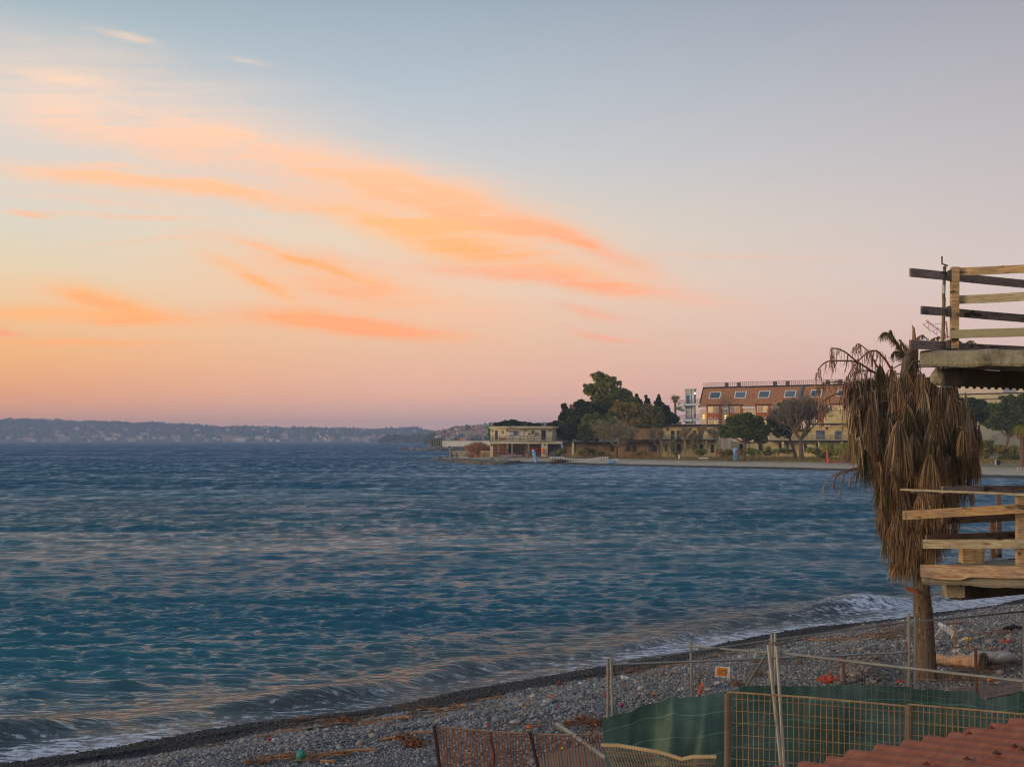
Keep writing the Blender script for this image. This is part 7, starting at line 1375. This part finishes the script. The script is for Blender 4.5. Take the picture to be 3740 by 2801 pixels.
for k in range(60): a = P(*zc(rg.uniform(1880, 2070), rg.uniform(800, 990)), 15.3 + rg.uniform(-.3, .3)); q_ = a + Vector((rg.uniform(-.2, .2), rg.uniform(-.1, .1), rg.uniform(-.2, .1))); mb.tube([a, (a + q_) * .5 + Vector((0, 0, rg.uniform(-.05, .08))), q_], .0025, 3)
solo("tangled_wire", mb, M_rust, "tangle of rusty wire at the left end of the green net", "wire")

# ---- red corrugated roof in the right corner
YA_, YB_ = 8.0, 9.2; eA, eB = P(2965, 2801, YA_), P(3740, 2640, YB_); eA.z = eB.z = (eA.z + eB.z) / 2; e = (eB - eA).normalized(); up_ = Vector((e.y, -e.x, 0)); start = eA - e * 1.1; Ltot = 5.2; pitch = .222
mb = MB(); N = int(Ltot / pitch)
prof = [(0, 0), (.22, .0), (.34, .5), (.42, .92), (.5, 1.), (.58, .92), (.66, .5), (.78, 0), (1, 0)]
rg = random.Random(5)
for k in range(N):
    o0 = start + e * pitch * k; out = rg.uniform(-.02, .03)
    for s_ in range(8):
        l0, l1 = (s_ * .5 + (out if s_ == 0 else 0)), (s_ + 1) * .5
        for (a, h0), (b_, h1) in zip(prof, prof[1:]):
            q = []
            for aa, hh, ll in ((a, h0, l0), (b_, h1, l0), (b_, h1, l1), (a, h0, l1)): p_ = o0 + e * pitch * aa + up_ * ll; q.append((p_.x, p_.y, p_.z + hh * .048 + ll * .075 + .006 * math.sin(ll * 3 + k)))
            mb.poly(q, r=(k % 5) / 5)
m_rr, n, b, o = new_mat("red_corrugated_sheet"); tcn = n.n.new('ShaderNodeTexCoord'); pos = tcn.outputs['Object']; ang = math.atan2(up_.y, up_.x)
s1 = n.noise(n.mapping(pos, rot=(0, 0, -ang), sc=(.7, 7, 3)), 2.5, 6, .65); s2 = n.noise(pos, 6, 6, .7)
c = n.mix(n.rng(s1, .3, .7), lin(118, 60, 38), lin(140, 90, 62)); c = n.mix(n.rng(s2, .56, .7, 0, .6), c, lin(120, 84, 72)); c = n.mix(n.rng(n.noise(pos, 1.6, 5, .7), .62, .70, 0, .8), c, lin(66, 44, 38)); n.put(b.inputs['Base Color'], c); b.inputs['Roughness'].default_value = .62
bn = n.n.new('ShaderNodeBump'); bn.inputs['Strength'].default_value = .5; bn.inputs['Distance'].default_value = .004; n.put(bn.inputs['Height'], s2); n.l.new(bn.outputs[0], b.inputs['Normal'])
c0 = eA + up_ * 1.5; RT = thing("shed", "low shed roofed with faded red corrugated sheets in the corner", "shed", (c0.x, c0.y, 1.6)); rs_ = part("roof", mb, m_rr, RT, smooth=False)
sm = rs_.modifiers.new("thick", 'SOLIDIFY'); sm.thickness = .006
mb = MB(); a, c_ = start + e * .3 + up_ * .25, start + e * (Ltot - .3) + up_ * .25; a2, c2_ = a + up_ * 3.4, c_ + up_ * 3.4; mb.hexa([(a.x, a.y, 1.), (c_.x, c_.y, 1.), (c2_.x, c2_.y, 1.), (a2.x, a2.y, 1.), (a.x, a.y, eA.z - .05), (c_.x, c_.y, eA.z - .05), (c2_.x, c2_.y, eA.z - .05), (a2.x, a2.y, eA.z - .05)][:8]); part("wall", mb, M_conc, RT)
mb = MB(); mb.beam(start + up_ * .12 - Vector((0, 0, .03)), start + e * Ltot + up_ * .12 - Vector((0, 0, .03)), .08, .05); part("eave_beam", mb, W_pale, RT)
for (x, y) in ((835, 1310), (1660, 1190), (1225, 1498), (1635, 1445), (1930, 1385), (2120, 1318), (2190, 1350), (1370, 1222), (1880, 1130)):
    px, py = zb(x, y); Yk = 8.6
    for _ in range(12):
        p_ = Vector((X(px, Yk), Yk, 0)); rel = p_ - start; l_ = rel.dot(up_); zz = eA.z + l_ * .075 + .045; Yk = .5 * Yk + .5 * (CZ - zz) * F / (py - HOR)
    p_ = Vector((X(px, Yk), Yk, zz)); mb = MB(); mb.tube([p_, p_ + Vector((0, 0, .006))], .02, 10); mb.tube([p_, p_ + Vector((0, 0, .018))], .008, 6); part("bolt", mb, M_rust, RT)

# ---- things lying on the shingle
M_cane = wood("dry_cane", (164, 118, 74), (128, 88, 56)); rg = random.Random(44)
def drift(pts, r=.011, label="long dry cane lying in the drift line", name="drift_cane"):
    W_ = [gnd(*q_, .03) for q_ in pts]; mb = MB(); N = max(3, len(W_)); L = []
    for i in range(len(W_) - 1):
        for j in range(4): q_ = W_[i].lerp(W_[i + 1], j / 4); L.append(Vector((q_.x, q_.y, gz(q_.x, q_.y) + .045 + rg.uniform(0, .02))))
    L.append(Vector((W_[-1].x, W_[-1].y, gz(W_[-1].x, W_[-1].y) + .045))); mb.tube(L, r, 6); return solo(name, mb, M_cane, label, "drift cane", "dry canes in the drift line")
CAN = [([zd(745, 962), zd(1170, 915), zd(1300, 888)], "split cane at the left of the dark wet band"), ([zd(1300, 885), zd(1900, 822), zd(2200, 800)], "longest cane lying along the edge of the wet shingle"), ([zd(1100, 930), zd(1500, 870), zd(1700, 845)], "cane tangled with dead leaves on the wet edge"), ([zd(530, 1018), zd(720, 990)], "short cane just left of the split one"),
       ([zd(0, 1118), zd(260, 1070)], "thin cane at the foot of the wet band on the left"), ([zd(450, 1285), zd(760, 1262), zd(1000, 1240)], "cane left of the green buoy"), ([zd(1090, 1228), zd(1540, 1208)], "yellow cane right of the green buoy"), ([zd(1100, 1218), zd(1500, 1172), zd(1830, 1150)], "dark cane reaching right behind the buoy"), ([zd(1240, 1276), zd(1395, 1280)], "short pale cane below the yellow buoy cane"),
       ([zd(1880, 1040), zd(2090, 1018)], "short cane beside the orange leaf heap"), ([zc(0, 752), zc(200, 712), zc(480, 655)], "upper cane of the crossed heap"), ([zc(10, 812), zc(120, 765), zc(350, 720), zc(615, 692)], "lower cane of the crossed heap"), ([zc(60, 720), zc(280, 715), zc(420, 718)], "middle cane of the crossed heap"), ([zc(10, 800), zc(60, 740)], "stub cane standing out of the crossed heap"), ([zc(500, 672), zc(600, 682)], "pale splinter at the end of the crossed heap"),
       ([zc(0, 972), zc(240, 962)], "straight cane left of the slat barrier"), ([zc(700, 618), zc(1000, 572)], "thin cane below the wet band near the middle"), ([za(0, 640), za(300, 575), za(620, 512)], "cane seen through the first fence panel"), ([za(250, 590), za(640, 520), za(1000, 482)], "long cane crossing behind the first fence posts"), ([za(1150, 442), za(1330, 400), za(1500, 372)], "cane behind the sign panel"), ([za(1280, 385), za(1340, 410)], "small forked cane behind the sign panel"), ([za(1930, 290), za(2100, 255), za(2212, 228)], "cane beyond the double posts"),
       ([zb(590, 215), zb(900, 225), zb(1040, 212)], "cane left of the palm trunk"), ([zb(760, 130), zb(930, 165)], "short cane in the fan of straw by the trunk"), ([zb(0, 245), zb(300, 238), zb(560, 240)], "straight cane below the breaking wave"), ([zb(1300, 75), zb(1700, 62)], "cane right of the palm trunk under the rail"), ([zb(1380, 100), zb(1580, 70)], "upper cane by the white chair"), ([zb(1750, 190), zb(2150, 175)], "dark cane at the right edge"), ([zb(1110, 640), zb(1330, 655)], "yellow cane below the log"), ([zb(1540, 610), zb(1760, 625)], "cane below the broken end of the log"), ([zb(1560, 625), zb(1900, 655)], "cane leading to the orange scrap")]
for pts, lb in CAN: drift(pts, rg.uniform(.010, .022), lb)
# loose straw: uncountable
mb = MB()
for (cx_, cy_, w, h, n_) in ((zd(1400, 860) + (260, 22, 90)), (zc(300, 720) + (210, 30, 80)), (za(500, 560) + (230, 30, 70)), (zb(850, 150) + (110, 30, 160)), (zb(800, 215) + (120, 12, 110)), (zb(1500, 640) + (150, 18, 120)), (zb(1750, 560) + (150, 22, 110)), (zb(1900, 180) + (120, 12, 60)), (zb(250, 240) + (150, 8, 50)), (zd(900, 1250) + (150, 14, 60)), (za(1850, 470) + (110, 14, 30)), (zb(600, 480) + (80, 16, 30)), (zc(1500, 900) + (260, 30, 40))):
    for k in range(n_):
        p_ = gnd(cx_ + rg.gauss(0, .45) * w, min(2790, max(2160, cy_ + rg.gauss(0, .45) * h - rg.gauss(0, .45) * 0)), .03); a = rg.gauss(.75, .5); L = rg.uniform(.08, .35); q_ = p_ + Vector((math.cos(a), math.sin(a), 0)) * L; p_.z += .05; q_.z = gz(q_.x, q_.y) + rg.uniform(.04, .10); mb.tube([p_, (p_ + q_) / 2 + Vector((0, 0, .01)), q_], rg.uniform(.003, .008), 4)
solo("straw", mb, M_cane, "broken straw and twigs strewn over the shingle", "straw", kind='stuff')
def leafheap(name, label, cat, px, py, r, n_, mt, seed, grp=None):
    rr_ = random.Random(seed); c_ = gnd(px, py, .03); mb = MB()
    for k in range(n_):
        d = Vector((rr_.gauss(0, .42) * r, rr_.gauss(0, .42) * r, abs(rr_.gauss(0, .22)) * r)); a = Vector((rr_.uniform(-1, 1), rr_.uniform(-1, 1), rr_.uniform(-.6, .6))).normalized(); s_ = Vector((rr_.uniform(-1, 1), rr_.uniform(-1, 1), rr_.uniform(-1, 1))).normalized(); p_ = c_ + d + Vector((0, 0, .04)); L = r * rr_.uniform(.18, .42); mb.strip([p_ - a * L, p_ + Vector((0, 0, L * .2)), p_ + a * L], s_, [.004, r * .09, .006])
    return solo(name, mb, mt, label, cat, grp)
M_leafo = mat("orange_brown_leaf", lin(144, 94, 60), lin(104, 70, 50), 5, tint=.35, bump=0)
LH = [(zd(1310, 870), .12, "small leaf heap at the start of the longest cane"), (zd(1510, 845), .26, "leaf heap perched on the longest cane"), (zd(2140, 1040), .26, "bright orange leaf heap left of the crossed canes"), (zd(2200, 1090), .2, "leaf heap just below the bright orange one"), (zc(60, 1105), .3, "wide brown leaf heap left of the slat barrier"), (zd(600, 1295), .14, "leaf scrap at the lower left of the buoy"), (zd(480, 1290), .12, "pale leaf scrap beside the buoy canes"), (zc(1850, 840), .20, "brown leaf heap right of the fallen pipe end"), (zc(1980, 880), .24, "dark brown leaf heap against the green net"), (zc(1700, 870), .16, "flat leaf scrap above the pipe end"), (zc(1610, 445), .14, "dark weed clump on the wet band"), (za(1690, 470), .14, "leaf clump behind the leaning posts"), (za(2130, 480), .14, "leaf clump right of the leaning posts"), (za(1500, 700), .2, "brown leaf heap behind the sign"), (za(1700, 600), .2, "dark leaf heap behind the brace"), (zd(1500, 1190), .12, "leaf scrap on the dark cane by the buoy"), (zd(2150, 830), .12, "leaf clump at the far end of the longest cane")]
for k, (q_, r_, lb) in enumerate(LH): leafheap("leaf_heap", lb, "leaf heap", q_[0], q_[1], r_ * .62, int(50 + 200 * r_), M_leafo, 300 + k, "dead leaf heaps on the shingle")
# buoy
t_c = gnd(*zd(1030, 1280), .0); t = thing("buoy", "battered green plastic buoy lying among canes", "buoy", t_c); m_bu = mat("green_plastic", lin(52, 128, 104), lin(38, 100, 84), 8, tint=.05, rough=.5, bump=.2)
mb = MB(); mb.blob(t_c + Vector((0, 0, .10)), .075, .075, .085, 4, 16, 12, .04); part("shell", mb, m_bu, t, smooth=True); mb = MB(); mb.tube([t_c + Vector((-.03, -.05, .05)), t_c + Vector((-.065, -.075, .03))], [.035, .028], 10); part("neck", mb, m_bu, t)
# small coloured litter
def scrap(name, label, cat, px, py, r, mt, seed, flat=.5, grp="small coloured litter on the shingle"): c_ = gnd(px, py, .03); mb = MB(); mb.blob(c_ + Vector((0, 0, .04 + r * flat * .5)), r, r * .7, r * flat, seed, 9, 6, .22); return solo(name, mb, mt, label, cat, grp)
C_or = mat("orange_plastic", lin(226, 120, 36), tint=.1, bump=.1, rough=.5); C_red = mat("red_plastic", lin(196, 50, 40), tint=.1, bump=.1, rough=.5); C_yel = mat("yellow_plastic", lin(214, 180, 40), tint=.1, bump=.1, rough=.5); C_blu = mat("blue_plastic", lin(84, 112, 176), tint=.1, bump=.1, rough=.5); C_wht = mat("dirty_white_plastic", lin(190, 186, 176), lin(150, 146, 138), 5, tint=.1, bump=.4, rough=.6); C_blk = mat("black_plastic", lin(24, 24, 26), tint=.1, bump=.4, rough=.4)
for k, (q_, r_, mt, lb) in enumerate(((za(655, 797), .06, C_or, "orange scrap in front of the green net"), (za(690, 797), .035, C_or, "smaller orange crumb beside the orange scrap"), (za(790, 508), .065, C_or, "orange ball lying on a cane behind the fence"), (za(330, 905), .06, C_red, "red scrap near the first fence posts"), (za(360, 698), .04, C_red, "faded red crumb behind the first panel"), (za(170, 802), .05, C_red, "red brown crumb left of the first posts"), (zc(1350, 898), .04, C_red, "pink red scrap above the slat barrier"), (zc(1590, 690), .03, C_red, "tiny red scrap in mid shingle"), (zc(1270, 908), .07, C_or, "flat orange scrap above the slat barrier"), (zc(1525, 580), .07, C_or, "orange scrap below the wet band"), (zc(835, 890), .05, C_red, "dark red scrap over the slat rail"), (zc(1630, 1142), .05, C_yel, "yellow scrap seen through the slats"), (zd(1298, 1258), .022, C_yel, "tiny yellow scrap by the buoy"), (zd(1790, 965), .06, M_leafo, "tan scrap in the open shingle"), (zd(688, 1034), .05, C_red, "red scrap beside the short cane"), (zc(1120, 862), .1, C_wht, "pale stone like lump above the slat barrier"), (za(1300, 690), .10, C_wht, "white crumpled sheet behind the sign"), (za(1200, 748), .08, C_wht, "white scrap at the top edge of the net"), (za(1365, 722), .08, C_blu, "blue scrap behind the sign"), (za(950, 750), .1, C_wht, "pale lump left of the tall round post"), (zb(970, 672), .09, C_red, "red rag above the green net"), (zb(660, 475), .07, C_wht, "white lump on the shingle mound"), (zb(480, 665), .12, C_wht, "pale lump at the mound foot"), (zb(1300, 590), .16, C_wht, "crumpled white sheet below the log"), (zb(1880, 655), .1, C_or, "orange scrap at the end of the long cane"), (zb(1940, 355), .04, C_red, "red crumb above the white sack"), (zb(1880, 330), .05, C_or, "orange crumb above the white sack"), (zb(1685, 330), .05, C_or, "orange crumb beside the rusty stake"), (zb(1530, 370), .14, C_wht, "grey white bag on top of the log"), (zb(1590, 260), .12, C_wht, "pale blue bag beside the yellow cloth"), (zb(1340, 265), .09, C_wht, "small pale bag right of the palm trunk"))):
    scrap("litter_scrap", lb, "litter", q_[0], q_[1], r_ * .72, mt, 400 + k, .45)
# log, sack, chair, cloth, bag, sheet, stakes
a, c_ = gnd(*zs(560, 1400), 0), gnd(*zs(1430, 1470), 0); mb = MB(); N = 14; pts = [a.lerp(c_, i / N) + Vector((0, 0, .12 + .01 * math.sin(i))) for i in range(N + 1)]; mb.tube(pts, [.125 - .03 * math.sin(i * .35) + .01 * math.sin(i * 1.9) for i in range(N + 1)], 14); t = thing("drift_log", "thick bleached drift log lying behind the palm foot", "log", a)
part("trunk", mb, mat("bleached_wood", lin(196, 160, 128), lin(164, 130, 102), 3, stretch=(1, 4, 4), tint=0, c3=lin(110, 92, 76), c3amt=.1, bump=.4), t, smooth=True)
mb = MB(); mb.blob(pts[-1] + Vector((.02, -.02, .0)), .12, .14, .15, 3, 12, 8, .2); part("broken_end", mb, M_stucd, t); mb = MB(); mb.tube([pts[10], pts[10] + Vector((.05, -.02, .14))], [.06, .04], 8); part("branch_stub", mb, mat("cut_wood", lin(150, 124, 98), tint=0), t)
a = gnd(*zs(1700, 1390), 0); mb = MB(); mb.blob(a + Vector((-.22, 0, .14)), .36, .2, .12, 8, 20, 12, .07); mb.blob(a + Vector((.14, -.05, .13)), .30, .2, .125, 9, 24, 14, .08); solo("white_sack", mb, C_wht, "lumpy white sack lying right of the log", "sack", smooth=True)
a = gnd(*zs(820, 930), 0); t = thing("broken_chair", "overturned white plastic chair beside the palm trunk", "chair", a)
mb = MB(); sp = [P(*zs(*q_), a.y) for q_ in ((690, 690), (740, 668), (830, 700), (945, 800), (940, 880), (850, 850), (760, 780))]; mb.prism(sp, (0, -.1, 0), (0, .3, .03)); part("seat", mb, M_white, t); mb = MB(); mb.tube([P(*zs(700, 685), a.y - .1), P(*zs(570, 875), a.y - .2)], [.014, .011], 6); part("leg", mb, M_white, t)
mb = MB(); mb.tube([P(*zs(880, 720), a.y), P(*zs(875, 655), a.y)], [.03, .025], 8); part("leg", mb, M_beige, t); mb = MB(); mb.tube([P(*zs(890, 870), a.y - .1), P(*zs(880, 960), a.y - .15)], [.016, .014], 6); part("leg", mb, M_white, t)
a = gnd(*zs(1150, 985), 0); mb = MB(); mb.prism([P(*zs(*q_), a.y) for q_ in ((1070, 985), (1100, 935), (1180, 905), (1232, 900), (1220, 945), (1150, 975))], (0, -.04, 0), (0, .12, .02)); solo("yellow_cloth", mb, C_yel, "crumpled yellow cloth on the shingle behind the log", "cloth")
a = gnd(*zs(2000, 780), 0); mb = MB(); mb.blob(a + Vector((0, 0, .07)), .2, .12, .08, 6, 12, 8, .25); solo("black_bag", mb, C_blk, "black plastic bag at the right under the balcony", "bag")
def lying(name, label, cat, qs, mt, th=.02, lift=.06):
    W_ = [gnd(*q_, lift) for q_ in qs]; mb = MB(); mb.prism([Vector((w.x, w.y, w.z + lift)) for w in W_], (0, 0, 0), (0, 0, th)); return solo(name, mb, mt, label, cat)
lying("plywood_sheet", "brown plywood sheet lying behind the net at the right edge", "sheet", [zb(1440, 745), zb(1830, 840), zb(2300, 745), zb(2300, 655), zb(1900, 690)], wood("grey_brown_ply", (128, 106, 92), (108, 88, 76)), .02, .10)
lying("concrete_pad", "grey concrete pad beneath the slat barrier", "pad", [zc(1150, 1560), zc(1400, 1240), zc(1900, 1120), zc(2300, 1060), zc(2700, 1560)], mat("sandy_concrete", lin(132, 122, 106), lin(110, 100, 88), 2, tint=0, bump=.3), .04, .02)
def stake(label, zf, pts, Y, r, mt, cat="stake", name="stake"): mb = MB(); mb.tube([P(*zf(*q_), Y) for q_ in pts], r, 7); return solo(name, mb, mt, label, cat)
stake("rusty stake rising from the shingle mound", zb, [(402, 760), (392, 560), (388, 412)], 16.0, .017, M_rust); stake("rusty stake beside the middle fence post", zb, [(1055, 760), (1046, 500), (1038, 262)], 16.0, [.02, .018, .02], M_rust); stake("rusty stake standing before the log", zb, [(1740, 840), (1732, 600), (1722, 322)], 15.9, .016, M_rust)
g_ = gnd(*zb(1480, 372), 0); stake("crooked branch stuck upright right of the palm", zb, [(1470, 378), (1500, 340), (1520, 280), (1510, 200), (1522, 90), (1532, 30)], g_.y, [.035, .022, .022, .018, .016, .010], M_cane); g_ = gnd(*zb(1610, 325), 0); stake("short branch stuck through the yellow cloth", zb, [(1612, 322), (1635, 270), (1668, 160)], g_.y - .05, [.025, .018, .008], M_cane)
t = thing("taped_stake", "short dark stake wrapped with orange tape before the shingle", "stake", P(*za(1120, 790), 16.2)); mb = MB(); mb.tube([P(*za(1122, 830), 16.2), P(*za(1116, 630), 16.2)], .016, 7); part("rod", mb, M_rust, t)
mb = MB(); mb.tube([P(*za(*q_), 16.17) for q_ in ((1120, 790), (1125, 740), (1128, 700), (1120, 690))], [.014, .02, .014, .012], 7); mb.strip([P(*za(*q_), 16.14) for q_ in ((1125, 705), (1142, 690), (1162, 684), (1155, 695))], Vector((0, .3, 1)).normalized(), .02); part("orange_tape", mb, mat("orange_tape", lin(236, 84, 34), tint=.1, bump=0), t)
M_onet = mat("bright_orange_net", lin(232, 84, 36), lin(196, 62, 30), 9, tint=.3, bump=0)
leafheap("orange_net_heap", "tangled bright orange plastic net on the mound foot", "netting", *zb(250, 665), .17, 300, M_onet, 901); leafheap("orange_net_strip", "small orange net scrap behind the light rail", "netting", *zb(380, 445), .08, 90, M_onet, 902); leafheap("orange_ribbon", "thin orange ribbon on the shingle under the balcony", "ribbon", *zb(2030, 265), .09, 50, M_onet, 903)
# a mound of larger stones and roots behind the net
rr_ = random.Random(9); mb = MB()
for k in range(700): q_ = zb(rr_.gauss(560, 130), rr_.gauss(600, 55)); w = gnd(*q_, .0); r_ = rr_.uniform(.018, .05); mb.blob(w + Vector((0, 0, .05 + .20 * math.exp(-((q_[0] - 3142) / 55) ** 2) * rr_.random())), r_ * 1.2, r_, r_ * .7, k, 8, 5, .1)
solo("shingle_mound_stones", mb, m_peb2 if 'm_peb2' in globals() else mat("mound_stone", lin(150, 142, 130), lin(100, 96, 92), 6, tint=.35, bump=.2), "heap of pale larger stones behind the green net", "stones", kind='stuff')
